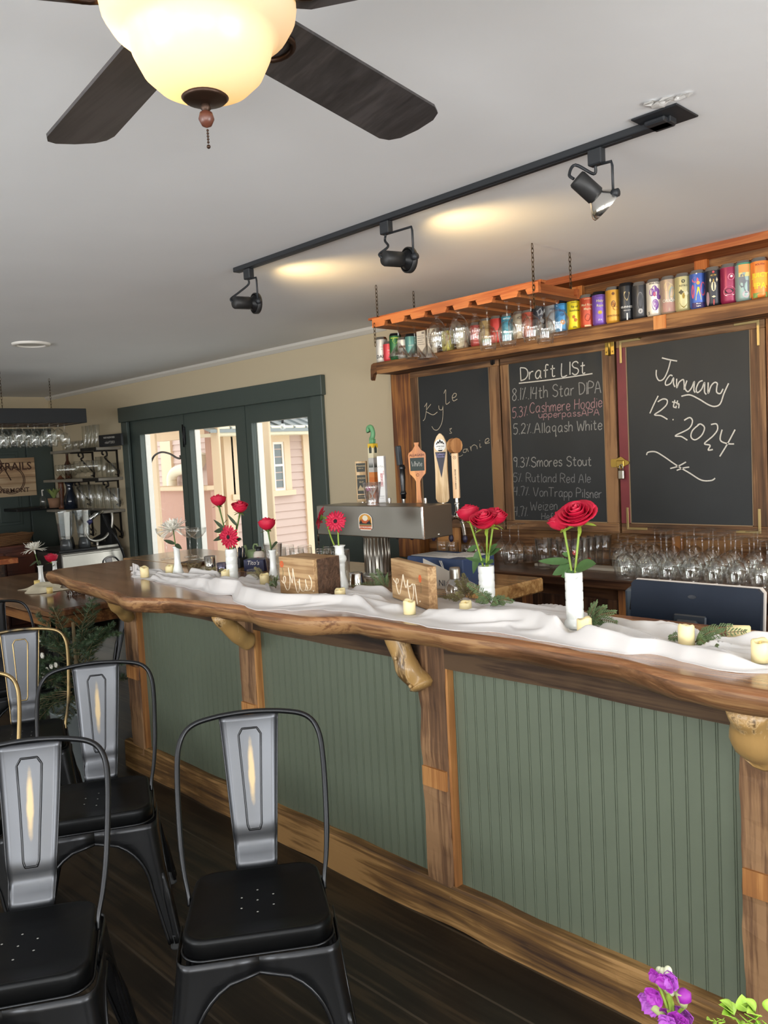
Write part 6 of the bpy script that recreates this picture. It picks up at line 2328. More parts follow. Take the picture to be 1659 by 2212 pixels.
def plate(mb, pts, y):
    mb.add([(st0.x + a * 1.55, y, st0.z + b * 1.28) for a, b in pts], [tuple(range(len(pts)))], False)


def arch(w, h, r=0.008, top=0.6):
    pts = [(-w / 2 + r, -h / 2), (w / 2 - r, -h / 2), (w / 2, -h / 2 + r)]
    for k in range(13):
        a = PI * k / 12
        pts.append((w / 2 * math.cos(a) if True else 0, h / 2 - h * 0.36 + h * 0.36 * math.sin(a)))
    pts += [(-w / 2, -h / 2 + r)]
    return pts


y = TYF - to.y - 0.0021
mb = MB()
plate(mb, arch(W2, H2_), y)
stk = mb.build('sticker', mat('sticker_white', '#efe8dc', 0.5), tw)
for nm, col, parts in (('sticker_sky', '#d99a35', [arch(W2 * 0.9, H2_ * 0.9)]),
                       ('sticker_band', '#c25a2e', [[(-0.0245, -0.0255), (0.0245, -0.0255), (0.0245, -0.0125), (-0.0245, -0.0125)], ngon(-0.001, 0.002, 0.017, 0.008, 20)]),
                       ('sticker_sun', '#e9e2cc', [ngon(0.0, 0.0125, 0.011, 0.0095, 20)]),
                       ('sticker_ground', '#7d7a4e', [[(-0.0245, -0.0125), (0.0245, -0.0125), (0.0245, -0.008), (-0.0245, -0.0065)]]),
                       ('sticker_pines', '#20232a', [[(-0.0245, -0.008), (0.0245, -0.008), (0.0245, -0.004), (0.0, -0.0055), (-0.0245, -0.003)]] + [[(x, -0.005), (x + 0.005, -0.005), (x + 0.0025, z)] for x, z in ((-0.0235, 0.006), (-0.0195, 0.011), (0.01, 0.004), (0.0135, 0.008), (0.0175, 0.012), (0.0062, 0.0005), (-0.016, 0.003))])):
    y -= 0.00035
    mb = MB()
    for k, pp in enumerate(parts):
        plate(mb, pp, y - 0.00008 * k)
    mb.build(nm, mat(nm, col, 0.5), stk)
mb = MB()
put_text(mb, 'THE WILDFLOWER', 0.0095, (st0.x, y - 0.0008, st0.z - 0.0245), (1, 0, 0), (0, 0, 1), True)
mb.build('sticker_lettering', mat('sticker_white', '#efe8dc', 0.5), stk)
# faucets on the bartender's side
fxs = []
YH = TYB + 0.03


def faucet(x, parent):
    mb = MB()
    X = x - to.x
    yb = TYB - to.y
    mb.T = Matrix.Translation((X, yb, 1.275 - to.z)) @ Matrix.Rotation(-PI / 2, 4, 'X')
    mb.lathe([(0.018, 0.0), (0.018, 0.006), (0.009, 0.01), (0.009, 0.05), (0.011, 0.052), (0.011, 0.06), (0.0005, 0.062)], 16)
    mb.T = Matrix.Identity(4)
    mb.tube(smooth_path([(X, yb + 0.05, 1.275 - to.z), (X, yb + 0.075, 1.262 - to.z), (X + 0.004, yb + 0.085, 1.23 - to.z), (X + 0.006, yb + 0.09, 1.19 - to.z)], 5), 0.008, 10)
    mb.lathe([(0.006, 0.0), (0.013, 0.006), (0.012, 0.014), (0.008, 0.02), (0.008, 0.075)], 14, X, yb + 0.055)
    for i in range(len(mb.v) - 14 * 5, len(mb.v)):
        v = mb.v[i]
        mb.v[i] = (v[0], v[1], v[2] + 1.28 - to.z)
    f = mb.build('faucet', m_chrome, parent)
    mb = MB()
    mb.lathe([(0.0005, -0.03), (0.007, -0.028), (0.0115, -0.015), (0.01, -0.004), (0.006, 0.004)], 12, X + 0.006, yb + 0.09)
    mb.v = [(a, b, c + 1.19 - to.z) for a, b, c in mb.v]
    mb.build('plug', mat('dark_plug', '#1f1a30', 0.5), f)


YHD = TYB + 0.055
hpx = (784, 811, 841, 872, 919, 957, 985)
hx = [at(px, 1080, Y=YHD).x for px in hpx]
hx[6] = at(987, 1080, Y=YHD).x
for x in hx:
    faucet(x, tw)


def zat(py, px=900):
    return at(px, py, Y=YHD).z


m_lightwood = wood('pale_handle_wood', '#a5835a', '#c5a475', '#dcc097', axis=2, scale=2.0, rough=0.5, bump=0.1)
m_amber = wood('amber_handle_wood', '#9a5417', '#bf7226', '#d58d3e', axis=2, scale=2.0, rough=0.3, coat=0.5, bump=0.05)
m_ink = mat('black_ink', '#1c1a18', 0.6)
GT = 'tap handles'


def handle(name_label, x, y=YHD, zb=None):
    t = thing('beer_tap', name_label, 'tap handle', (x, y, zb), 0, GT)
    MB().lathe([(0.011, -0.028), (0.012, -0.022), (0.008, -0.018), (0.008, 0.002)], 14).build('ferrule', m_chrome, t)
    return t


def facing(mb, fn, w, d, z0, z1):
    fn(mb)


FR = lambda d: (0, -d, 0)
YAW = -0.25
# 1 pale board handle with printed panels
zb = zat(1084, 784)
h = zat(996, 784) - zb
t = handle('tan wooden tap handle with dark printed panels, leftmost on the tower', hx[0], YHD, zb)
t.rotation_euler.z = 0.62
MB().box(-0.027, 0.027, -0.012, 0.012, 0.0, h, 0.002).build('grip', m_lightwood, t)
D = -0.0124
mb = MB()
mb.prism([(-0.02, h * 0.74), (0.02, h * 0.74), (0.023, h * 0.95), (-0.023, h * 0.95)], (0, D, 0), (1, 0, 0), (0, 0, 1), (0, 0.0004, 0))
mb.box(-0.021, 0.021, D, -0.012, h * 0.2, h * 0.66)
mb.box(-0.021, 0.021, D, -0.012, h * 0.08, h * 0.17)
mb.build('printed_panel', mat('dark_olive_print', '#3d3f38', 0.6), t)
mb = MB()
put_text(mb, 'Whetstone', 0.0105, (0, D - 0.0006, h * 0.885), (1, 0, 0), (0, 0, 1), True)
put_text(mb, 'BEER CO', 0.006, (0, D - 0.0006, h * 0.82), (1, 0, 0), (0, 0, 1), True)
mb.prism([(-0.018, h * 0.3), (-0.006, h * 0.42), (0.004, h * 0.34), (0.012, h * 0.44), (0.02, h * 0.32), (0.02, h * 0.28), (-0.018, h * 0.28)], (0, D - 0.0005, 0), (1, 0, 0), (0, 0, 1), (0, 0.0003, 0))
put_text(mb, 'WEIZEN', 0.0105, (0, D - 0.0006, h * 0.58), (1, 0, 0), (0, 0, 1), True)
put_text(mb, 'GUY', 0.0105, (0, D - 0.0006, h * 0.49), (1, 0, 0), (0, 0, 1), True)
put_text(mb, 'HEFEWEIZEN', 0.0066, (0, D - 0.0006, h * 0.125), (1, 0, 0), (0, 0, 1), True)
mb.build('print', mat('tan_print', '#b9a67f', 0.6), t)
# 2 tall green-topped box handle
zb = zat(1086, 811)
h = zat(920, 808) - zb
hb = zat(958, 808) - zb
t = handle('tall box tap handle with a green curled top and orange base', hx[1], YHD, zb)
t.rotation_euler.z = 0.04
bands = ((0, 0.43, '#c9702f'), (0.43, 0.52, '#cf7f3e'), (0.52, 0.76, '#b9b7b2'), (0.76, 0.93, '#d8cfae'), (0.93, 1.0, '#d9b22e'))
for k, (a, b, c) in enumerate(bands):
    MB().box(-0.017, 0.017, -0.017, 0.017, hb * a, hb * b, 0.0008).build('printed_box', mat('box_band_%d' % k, c, 0.5), t)
mb = MB()
for (ux, o_) in (((1, 0, 0), (0, -0.0174, 0)), ((0, 1, 0), (0.0174, 0, 0))):
    uxv = Vector(ux)
    nrm = uxv.cross(Vector((0, 0, 1)))
    vs, fs = text_geo('Pils', 0.03, True)
    p0 = Vector(o_) + Vector((0, 0, hb * 0.24))
    mb.add([p0 + uxv * (-v[1]) * 0.8 + Vector((0, 0, 1)) * v[0] * 0.9 for v in vs], fs, False)
    mb.add([p0 + uxv * a + Vector((0, 0, b)) for a, b in ((-0.008, hb * 0.6), (0.008, hb * 0.6), (0.009, hb * 0.68), (0, hb * 0.73), (-0.009, hb * 0.68))], [(0, 1, 2, 3, 4)], False)
    for q in range(3):
        mb.add([p0 + uxv * a + Vector((0, 0, b)) for a, b in ((-0.014 + 0.009 * q, hb * 0.36), (-0.005 + 0.009 * q, hb * 0.36), (-0.0095 + 0.009 * q, hb * 0.45))], [(0, 1, 2)], False)
mb.build('print', mat('dark_green_print', '#3c4238', 0.6), t)
mb = MB()
pts = [(-0.004, 0, hb), (-0.006, 0, hb + 0.02), (0.002, 0, hb + 0.03), (0.006, 0, hb + 0.045), (0.004, 0, hb + 0.06), (-0.006, 0, h - 0.004), (-0.02, 0, h - 0.006), (-0.024, 0, h - 0.018), (-0.021, 0, h - 0.026)]
mb.tube(smooth_path(pts, 6), 0.011, 10)
mb.box(-0.012, 0.012, -0.012, 0.012, hb, hb + 0.022, 0.003)
mb.build('green_top', mat('sage_green_resin', '#5d9467', 0.5), t)
# 3 white box handle with red lettering
zb = zat(1090, 841)
h = zat(984, 841) - zb
t = handle('white square tap handle with red lettering running down it', hx[2] + 0.012, YHD - 0.05, zb)
zt3 = TZ1 - zb + 0.001
MB().box(-0.0165, 0.0165, -0.0165, 0.0165, zt3, h, 0.0015).build('grip', mat('white_handle_paint', '#e4e2de', 0.35), t)
t.rotation_euler.z = 0.5
mb = MB()
for (ux, o_) in (((1, 0, 0), (0.002, -0.0172, 0)),):
    vs, fs = text_geo('BEERWORKS', 0.0145, True)
    mb.add([Vector(o_) + Vector((v[1] * 1.1, 0, h * 0.52 - v[0] * 0.72)) for v in vs], fs, False)
    vs, fs = text_geo('RUTLAND', 0.006, True)
    mb.add([Vector(o_) + Vector((v[1] + 0.01, 0, h * 0.66 - v[0] * 0.7)) for v in vs], fs, False)
mb.build('red_lettering', mat('red_ink', '#b8323a', 0.5), t)
mb = MB()
mb.tube([(-0.013, -0.0168, h * 0.77), (-0.007, -0.0168, h * 0.81), (-0.004, -0.0168, h * 0.775), (0.001, -0.0168, h * 0.815), (0.005, -0.0168, h * 0.77), (0.009, -0.0168, h * 0.8), (0.013, -0.0168, h * 0.77)], 0.0006, 4)
put_text(mb, 'VERMONT', 0.005, (0, -0.0171, h * 0.19), (1, 0, 0), (0, 0, 1))
put_text(mb, 'Est. 2014', 0.005, (0, -0.0171, h * 0.15), (1, 0, 0), (0, 0, 1))
mb.build('grey_print', mat('grey_ink2', '#6f7175', 0.6), t)
# 4 black handle
zb = zat(1078, 872)
h = zat(962, 872) - zb
t = handle('plain black turned tap handle with a slanted flat head', hx[3], YHD, zb)
MB().lathe([(0.009, 0.0), (0.0115, 0.004), (0.012, 0.02), (0.0155, 0.024), (0.013, 0.03), (0.0105, 0.04), (0.0135, h * 0.42), (0.0125, h * 0.55), (0.0155, h * 0.58), (0.013, h * 0.61), (0.011, h * 0.64)], 20).build('grip', mat('gloss_black', '#121316', 0.2), t)
mb = MB()
mb.T = Matrix.Rotation(-0.5, 4, 'Z') @ Matrix.Rotation(0.06, 4, 'X')
mb.box(-0.019, 0.019, -0.01, 0.01, h * 0.63, h, 0.004)
mb.build('sign_head', mat('slate_black', '#2b3138', 0.45), t)
mb = MB()
mb.T = Matrix.Rotation(-0.5, 4, 'Z') @ Matrix.Rotation(0.06, 4, 'X')
mb.box(-0.0193, -0.0185, -0.0085, 0.0085, h * 0.66, h * 0.98)
mb.build('edge_strip', m_crown, t)
# 5 amber paddle with slate
zb = zat(1094, 919)
h = zat(955, 919) - zb
t = handle('amber wooden paddle tap handle with a small slate chalked White', hx[4], YHD - 0.04, zb)
t.rotation_euler.z = 0.6
z0 = TZ1 - zb + 0.001
poly = [(-0.0125, z0), (-0.011, h * 0.1), (-0.009, h * 0.3), (-0.009, h * 0.4), (-0.016, h * 0.45), (-0.034, h * 0.52), (-0.036, h * 0.56), (-0.039, h * 0.8), (-0.036, h * 0.84), (-0.02, h * 0.88), (-0.011, h * 0.93), (-0.008, h * 0.95), (-0.011, h)]
poly = poly + [(-a, b) for a, b in poly[::-1]]
MB().prism(poly, (0, -0.008, 0), (1, 0, 0), (0, 0, 1), (0, 0.016, 0)).build('paddle', m_amber, t)
MB().box(-0.031, 0.031, -0.0086, -0.008, h * 0.565, h * 0.765).build('slate', mat('green_slate', '#26332f', 0.6), t)
mb = MB()
put_text(mb, 'ALLAGASH', 0.0145, (0, -0.0088, h * 0.805), (1, 0, 0), (0, 0, 1), True, 0.92)
mb.tube([(0.007 * math.cos(q), -0.0085, h * 0.5 + 0.005 * math.sin(q)) for q in [0.3 + 0.5 * k for k in range(12)]], 0.0009, 4)
mb.build('lettering', mat('burnt_lettering', '#5a2410', 0.6), t)
mb = MB()
stt, W = strokes('White', 0.2, 4)
for pl in stt:
    mb.ribbon([(-0.024 + 0.048 * x / W, -0.0086, h * 0.635 + y * 0.0022) for x, y in pl], 0.0013, (0, -1, 0), 0.0004)
mb.build('chalk', m_chalk, t)
# 6 tall pale paddle with dark wedge
zb = zat(1086, 957)
h = zat(936, 957) - zb
t = handle('pale wooden ski-shaped tap handle with a round white badge and dark wedge', hx[5], YHD, zb)
t.rotation_euler.z = 0.55
half = [(0.008, 0.0), (0.022, 0.004), (0.029, h * 0.06), (0.0285, h * 0.2), (0.0265, h * 0.45), (0.0275, h * 0.65), (0.0285, h * 0.8), (0.025, h * 0.88), (0.014, h * 0.96), (0.003, h)]
poly = [(-a, b) for a, b in half[::-1]] + half
MB().prism(poly, (0, -0.009, 0), (1, 0, 0), (0, 0, 1), (0, 0.018, 0)).build('paddle', m_lightwood, t)
MB().prism([(-0.0235, h * 0.735), (0.0235, h * 0.735), (0.0, h * 0.36)], (0, -0.0096, 0), (1, 0, 0), (0, 0, 1), (0, 0.0006, 0)).build('dark_wedge', mat('charcoal_wedge', '#3b3a45', 0.6), t)
MB().prism(ngon(0, h * 0.83, 0.0255, 0.0265, 28), (0, -0.0105, 0), (1, 0, 0), (0, 0, 1), (0, 0.0015, 0)).build('badge', mat('badge_white', '#ecebe6', 0.45), t)
mb = MB()
mb.prism([(-0.019, h * 0.845), (-0.009, h * 0.895), (-0.006, h * 0.88), (0, h * 0.92), (0.006, h * 0.88), (0.009, h * 0.895), (0.019, h * 0.845), (0.013, h * 0.845), (0.009, h * 0.868), (0.004, h * 0.85), (0, h * 0.885), (-0.004, h * 0.85), (-0.009, h * 0.868), (-0.013, h * 0.845)], (0, -0.0109, 0), (1, 0, 0), (0, 0, 1), (0, 0.0003, 0))
put_text(mb, 'UPPER PASS', 0.0068, (0, -0.0111, h * 0.815), (1, 0, 0), (0, 0, 1), True)
put_text(mb, 'BEER CO', 0.004, (0, -0.0111, h * 0.785), (1, 0, 0), (0, 0, 1), True)
mb.prism([(-0.012, h * 0.765), (0.012, h * 0.765), (0.006, h * 0.745), (-0.006, h * 0.745)], (0, -0.0109, 0), (1, 0, 0), (0, 0, 1), (0, 0.0003, 0))
mb.build('print', m_ink, t)
mb = MB()
for (s, zz, sd) in (('Cashmere', 0.69, 3), ('Hoodie', 0.655, 5)):
    stt, W = strokes(s, 0.2, sd)
    for pl in stt:
        mb.ribbon([(-0.018 + 0.036 * x / W, -0.0097, h * zz + y * 0.0009) for x, y in pl], 0.0009, (0, -1, 0), 0.0004)
mb.build('chalk', mat('lilac_chalk', '#9a93c4', 0.8), t)
# 7 square wooden handle with a log-slice head, turned away
zb = zat(1076, 986)
h = zat(935, 983) - zb
t = handle('square wooden tap handle topped with a barrel-end disc, at the right end of the tower', hx[6], YHD, zb)
t.rotation_euler.z = 0.55
hg = h * 0.69
MB().box(-0.0135, 0.0135, -0.0135, 0.0135, 0.0, hg, 0.0015).build('grip', wood('blond_handle', '#c99a68', '#dcb184', '#e6c39c', axis=2, scale=2, rough=0.5, bump=0.03), t)
mb = MB()
mb.T = Matrix.Translation((0.0, 0, hg + 0.032)) @ Matrix.Rotation(0.85, 4, 'Z') @ Matrix.Rotation(PI / 2, 4, 'X')
mb.lathe([(0.0005, -0.016), (0.022, -0.016), (0.024, -0.014), (0.0315, -0.016), (0.033, -0.012), (0.031, 0.0), (0.033, 0.014), (0.0005, 0.016)], 12, smooth=False)
mb.build('barrel_head', wood('barrel_wood', '#8a5a33', '#ab7747', '#c2925f', axis=2, scale=2, rough=0.6), t)
mb = MB()
vs, fs = text_geo('BREWED WITH A MISSION.', 0.0085, True)
mb.add([Vector((v[1], -0.0139, hg * 0.42 - v[0] * 0.84)) for v in vs], fs, False)
mb.tube([(0.0062 * math.cos(2 * PI * q / 16), -0.0137, hg * 0.905 + 0.0062 * math.sin(2 * PI * q / 16)) for q in range(16)], 0.0007, 4, closed=True)
mb.add([(a, -0.0138, hg * 0.905 + b) for a, b in ngon(0, 0, 0.0025, 0.0025, 10, 0, 0.4)], [tuple(range(10))], False)
mb.build('lettering', mat('branded_ink', '#4a3524', 0.6), t)

# cut-glass bowl of picks standing on the tower
gx = at(811, 1095, Y=2.475).x
p = Vector((gx, 2.46, TZ1 + 0.0006))
hgl = at(811, 1042, Y=2.46).z - TZ1
gl = thing('rocks_glass', 'cut crystal glass of picks standing on the beer tower', 'glass', tuple(p))
mb = MB()
n = 24
prof = [(0.0005, 0.0, 0), (0.029, 0.0, 0), (0.03, 0.004, 0), (0.027, 0.012, 0.3), (0.032, hgl * 0.4, 1), (0.038, hgl * 0.75, 0.8), (0.0405, hgl, 0.1), (0.039, hgl, 0.1), (0.035, hgl * 0.7, 0), (0.025, 0.014, 0), (0.0005, 0.012, 0)]
vs, fs = [], []
for (r, z, w) in prof:
    for k in range(n):
        a = 2 * PI * k / n
        rr = r * (1 + 0.06 * w * math.sin(6 * a + z * 70))
        vs.append((rr * math.cos(a), rr * math.sin(a), z))
for i in range(len(prof) - 1):
    for k in range(n):
        k2 = (k + 1) % n
        fs.append((i * n + k, i * n + k2, (i + 1) * n + k2, (i + 1) * n + k))
mb.add(vs, fs)
mb.build('cut_glass', thin_glass('crystal', (0.94, 0.93, 0.94), 0.12, 0.6, 2.0, 0.0), gl)
for k in range(6):
    a = k * 1.05
    MB().tube([(0.015 * math.cos(a + PI), 0.015 * math.sin(a + PI), 0.014), (0.026 * math.cos(a), 0.026 * math.sin(a), hgl * 0.86)], 0.0013, 6).build('cocktail_pick', m_crown, gl)
mb = MB()
mb.sphere((-0.018, -0.005, hgl * 0.72), 0.011, 12, 8)
mb.build('pink_sweet', mat('pink_sweet', '#d58ab0', 0.5), gl)
# ================================================================== things standing behind the runner
def Zp(px, py, z=ZT):
    return at(px, py, Z=z)


# wooden block signs
m_block = wood('sign_wood', '#7d5c3c', '#a8845c', '#c4a378', axis=0, scale=1.6, rough=0.6, bump=0.15)
m_endgrain = wood('sign_edge_wood', '#8d6a3e', '#b8935c', '#d3b27a', axis=2, scale=1.6, rough=0.6)
m_bark = mat('rough_bark', '#5a4232', 0.9, noise_amt=0.45, nscale=45, bump=1.0, bscale=90)
m_paintw = mat('cream_paint', '#f5ead2', 0.5)
m_paintg = mat('stem_paint', '#4d5c3a', 0.6)
m_painto = mat('orange_paint', '#d9683a', 0.6, noise_amt=0.1, nscale=60)


def sign_block(a, b, hgt, depth, bark, lab, strokes_, dot, flower, zoom_face):
    """block whose lower front edge runs from a to b"""
    d = Vector((b.x - a.x, b.y - a.y, 0))
    W = d.length
    yaw = math.atan2(d.y, d.x)
    z = ZT + 0.0062
    t = thing('wooden_sign', lab, 'sign', (a.x, a.y, z), yaw, 'hand-lettered wooden wedding signs')
    MB().box(0, W, 0.0, depth, 0, hgt, 0.0015).build('block', m_block, t)
    mb = MB()
    side = W + 0.0008 if bark == 'R' else -0.0008
    def bk(u, v):
        y = depth * (0.12 + 0.88 * u)
        o = 0.008 * (0.5 + noise.noise(Vector((y * 40, v * 9, 2)))) * math.sin(PI * min(1, u + 0.1)) + 0.001
        return (side + (o if bark == 'R' else -o), y, hgt * v)
    mb.grid(bk, 14, 24)
    mb.build('bark_edge', m_bark, t)
    (x0, y0, x1, y1) = zoom_face
    def f(p):
        return (W * (p[0] - x0) / (x1 - x0), -0.0006, hgt * (1 - (p[1] - y0) / (y1 - y0)))
    mb = MB()
    for pl in strokes_:
        mb.tube(smooth_path([f(p) for p in pl], 5), 0.0027, 6, flat=0.4)
    mb.sphere(f(dot), 0.003, 8, 6)
    mb.build('lettering', m_paintw, t)
    mb = MB()
    c = f(flower)
    for k in range(6):
        a_ = k * 1.047
        mb.add([(c[0] + 0.0075 * math.cos(a_) + q[0], -0.0004 - 0.00005 * k, c[2] + 0.0085 * math.sin(a_) + q[1]) for q in ngon(0, 0, 0.0055, 0.006, 9)], [tuple(range(9))], False)
    fl2 = mb.build('painted_flower', m_painto, t)
    mb = MB()
    mb.ribbon(smooth_path([(c[0] + 0.002, 0, c[2] - 0.014), (c[0] + 0.006, 0, c[2] - 0.03), (c[0] + 0.002, 0, c[2] - 0.05)], 4), 0.002, (0, -1, 0), 0.0004)
    mb.build('painted_stem', m_paintg, fl2)
    return t


MRS = [[(105, 800), (128, 835), (150, 842), (172, 815), (182, 770), (175, 730), (158, 722), (143, 755), (146, 815), (165, 890), (190, 940), (215, 950), (240, 915), (258, 840), (262, 760), (252, 660), (243, 572)],
       [(243, 572), (262, 680), (285, 760), (305, 825), (318, 700), (325, 578), (338, 680), (352, 800), (368, 900), (385, 958), (402, 970), (420, 935), (432, 860), (425, 800), (400, 788), (410, 800), (432, 770), (437, 740)],
       [(437, 745), (438, 820), (445, 880), (465, 925), (500, 935), (535, 900), (552, 830), (548, 735), (550, 800), (575, 870), (570, 905), (535, 915)],
       [(612, 665), (640, 710), (655, 770), (648, 840), (620, 895), (575, 918), (540, 915)]]
mrs_h = at(606, 1203, Y=mrs[0].y).z - ZT - 0.006
sign_block(mrs[0], mrs[1], mrs_h, 0.13, 'R', 'square wooden block sign lettered Mrs. with bark on its right side', MRS, (678, 912), (118, 525), (62, 405, 700, 1015))
MR = [[(505, 405), (525, 440), (545, 440), (552, 405), (538, 395), (530, 430), (536, 490), (550, 545), (562, 540), (575, 480), (590, 400), (600, 335), (608, 400), (622, 460), (632, 425), (640, 380)],
      [(640, 375), (640, 440), (648, 520), (660, 575), (672, 580), (685, 520), (690, 450), (682, 400), (660, 440), (650, 430)], [(655, 435), (680, 410), (700, 402), (706, 450), (712, 520), (718, 590)]]
mr_h = at(840, 1203, Y=mr[0].y).z - ZT - 0.006
sign_block(mr[0], mr[1], mr_h * 0.97, 0.032, 'L', 'thin wooden plank sign lettered Mr. with an orange painted flower', MR, (740, 552), (748, 330), (485, 200, 815, 610))

m_cup = mat('mirrored_tin', '#cfccc6', 0.15, 1.0)
m_clearp = thin_glass('clear_plastic', (0.96, 0.96, 0.97), 0.08, 0.6, 2.5, 0.0)


def holder(px, py, lab, r=0.026, h=0.06, flip=False, m=None, nm='mint_julep_cup', cat='cup', z=ZT):
    p = Zp(px, py, z)
    t = MB()
    if flip:
        t.lathe([(r * 1.1, 0), (r * 1.08, 0.002), (r * 1.02, h * 0.3), (r * 0.9, h - 0.004), (r * 0.84, h), (0.0005, h)], 26)
    else:
        t.lathe([(0.0005, 0), (r * 0.88, 0), (r * 0.9, 0.003), (r, h), (r * 0.97, h), (r * 0.86, 0.006), (0.0005, 0.006)], 26)
    o = t.build(nm, m or m_cup, loc=(p.x, p.y, z + 0.0006))
    return tag(o, lab, cat)


holder(455, 1230, 'mirrored metal cup just right of the flared vase on the bar', 0.03, 0.068)
holder(481, 1233, 'low mirrored cup with violet tint between the metal cup and banded vase', 0.029, 0.04, m=mat('violet_tin', '#8d8aa0', 0.15, 0.9), nm='votive_cup')
holder(770, 1262, 'upturned mirrored tin behind the cedar, right of the bulbous vase', 0.034, 0.05, flip=True, nm='metal_tin', cat='tin')
holder(546, 1246, 'upturned glass votive with cedar left of the Mrs. block', 0.03, 0.035, flip=True, m=m_clearp, nm='votive_glass', cat='glass')
# cocktail shaker: glass body with metal cap
p = Zp(985, 1290)
t = thing('shaker', 'clear glass shaker with a ribbed metal cap right of the Mr. sign', 'shaker', (p.x, p.y, ZT + 0.0006))
hs = at(985, 1226, Y=p.y).z - ZT
MB().lathe([(0.0005, 0), (0.036, 0), (0.038, 0.004), (0.04, hs * 0.3), (0.034, hs * 0.5), (0.02, hs * 0.62), (0.018, hs * 0.66)], 28).build('body', thin_glass('smoky_glass', (0.85, 0.85, 0.83), 0.22, 0.7, 1.6, 0.03), t)
MB().lathe([(0.021, hs * 0.62), (0.0215, hs * 0.63), (0.0205, hs * 0.66), (0.0205, hs * 0.93), (0.018, hs), (0.0005, hs)], 28).build('cap', m_steel, t)

# dark blue till box with papers, and the pale card with letters leaning on it
ba, bb = at(900, 1290, Z=ZT), at(1000, 1290, Z=ZT)
YB2 = 2.42
x0, x1 = at(880, 1230, Y=YB2).x, at(1000, 1230, Y=YB2).x
zt = at(950, 1206, Y=YB2).z
bxb = thing('blue_box', 'dark blue box standing on the counter behind the Mr. sign', 'box', ((x0 + x1) / 2, YB2 + 0.1, ZT + 0.0006))
MB().box(x0 - (x0 + x1) / 2, x1 - (x0 + x1) / 2, -0.1, 0.1, 0, zt - ZT - 0.001, 0.004).build('carton', mat('navy_card', '#2f4163', 0.45), bxb)
mb = MB()
for k in range(3):
    mb.tube([(0.03 + 0.006 * k, -0.101, zt - ZT - 0.01), (0.05 + 0.01 * k, -0.101, zt - ZT - 0.05 - 0.02 * k)], 0.0012, 5)
mb.build('tape_glint', m_crown, bxb)
for k, (a, b_, lab) in enumerate(((0.02, 0.75, 'printed white papers lying on the dark blue box'), (0.55, 0.98, 'clear plastic sleeve lying over the papers on the blue box'))):
    W = x1 - x0
    mb = MB()
    mb.box(0, W * (b_ - a), 0, 0.13, 0, 0.0008)
    for q in range(5):
        mb.m = 1
        mb.box(0.01, W * (b_ - a) * (0.6 + 0.07 * (q % 3)), 0.015 + 0.022 * q, 0.019 + 0.022 * q, 0.0009, 0.0011)
    o = mb.build(('paper', 'plastic_sleeve')[k], [mat('paper_white', '#dcdad6', 0.7), mat('grey_ink', '#8d837a', 0.7)], loc=(x0 + W * a, YB2 + 0.02 + 0.03 * k, zt + 0.0008 + 0.001 * k), rz=-0.06 + 0.1 * k)
    tag(o, lab, 'paper')
p0, p1 = at(938, 1300, Y=2.36), at(1005, 1300, Y=2.36)
zc0, zc1 = at(938, 1225, Y=2.36).z, at(975, 1240, Y=2.36).z
mb = MB()
Wc = p1.x - p0.x + 0.05
mb.prism([(-0.05, 0), (Wc, 0), (Wc, zc1 - ZT - 0.03), (-0.05, zc0 - ZT + 0.03)], (0, 0, 0), (1, 0, 0), (0, 0, 1), (0, 0.003, 0))
card = mb.build('pale_card', mat('grey_card', '#b9b2a6', 0.7), loc=(p0.x, 2.36, ZT + 0.0006))
tag(card, 'slanted pale card with dark capital letters between the Mr. sign and shaker', 'card')
mb = MB()
put_text(mb, 'NI', 0.034, (Wc * 0.22, -0.0006, at(950, 1260, Y=2.36).z - ZT), (1, 0, 0), (0, 0, 1), False, 1.05)
lt_ = mb.build('lettering', mat('navy_ink', '#23283a', 0.6), card)

# fork and planter behind the Mrs. block
pp = Zp(676, 1232)
pl = thing('planter', 'small dark planter of soil with a fork stuck in it behind the Mrs. block', 'planter', (pp.x, pp.y + 0.05, ZT + 0.0006))
zt_ = at(676, 1198, Y=pp.y + 0.05).z - ZT
MB().lathe([(0.0005, 0), (0.03, 0), (0.042, zt_ - 0.01), (0.044, zt_), (0.039, zt_), (0.037, zt_ - 0.012)], 24).build('pot', mat('dark_pot', '#3a302a', 0.7), pl)
mb = MB()
for k in range(14):
    a, r = rnd.uniform(0, 6.3), rnd.uniform(0, 0.03)
    mb.sphere((r * math.cos(a), r * math.sin(a), zt_ - 0.006), rnd.uniform(0.006, 0.012), 8, 6)
mb.build('soil', mat('dark_soil', '#2a1c14', 0.9, bump=0.5), pl)['kind'] = 'stuff'
fz0, fz1 = zt_ - 0.02, at(674, 1153, Y=pp.y + 0.05).z - ZT
fk = thing('fork', 'bronze fork standing upright in the soil behind the Mrs. block', 'fork', (pp.x - 0.006, pp.y + 0.05, ZT + fz0 + 0.016), -0.3)
fl_len = fz1 - fz0
mb = MB()
mb.tube([(0, 0, 0), (0, 0, fl_len * 0.35), (0, 0, fl_len * 0.42)], [0.003, 0.0022, 0.004], 8)
mb.lathe([(0.003, fl_len * 0.4), (0.008, fl_len * 0.5), (0.009, fl_len * 0.58), (0.006, fl_len * 0.6)], 12)
mb.v = [(x, y * 0.35, z) for x, y, z in mb.v]
mb.build('fork_body', mat('aged_bronze', '#4d4136', 0.35, 0.9), fk)
for k in range(4):
    xk = -0.0066 + 0.0044 * k
    MB().tube([(xk, 0, fl_len * 0.57), (xk * 1.1, 0, fl_len * 0.8), (xk * 1.1, 0, fl_len)], [0.0017, 0.0014, 0.0007], 6).build('tine', MATS['aged_bronze'], fk)
mb = MB()
mb.tube(smooth_path([(0, 0, 0), (0.004, 0, 0.03), (0.014, 0, 0.055)], 5), 0.001, 5)
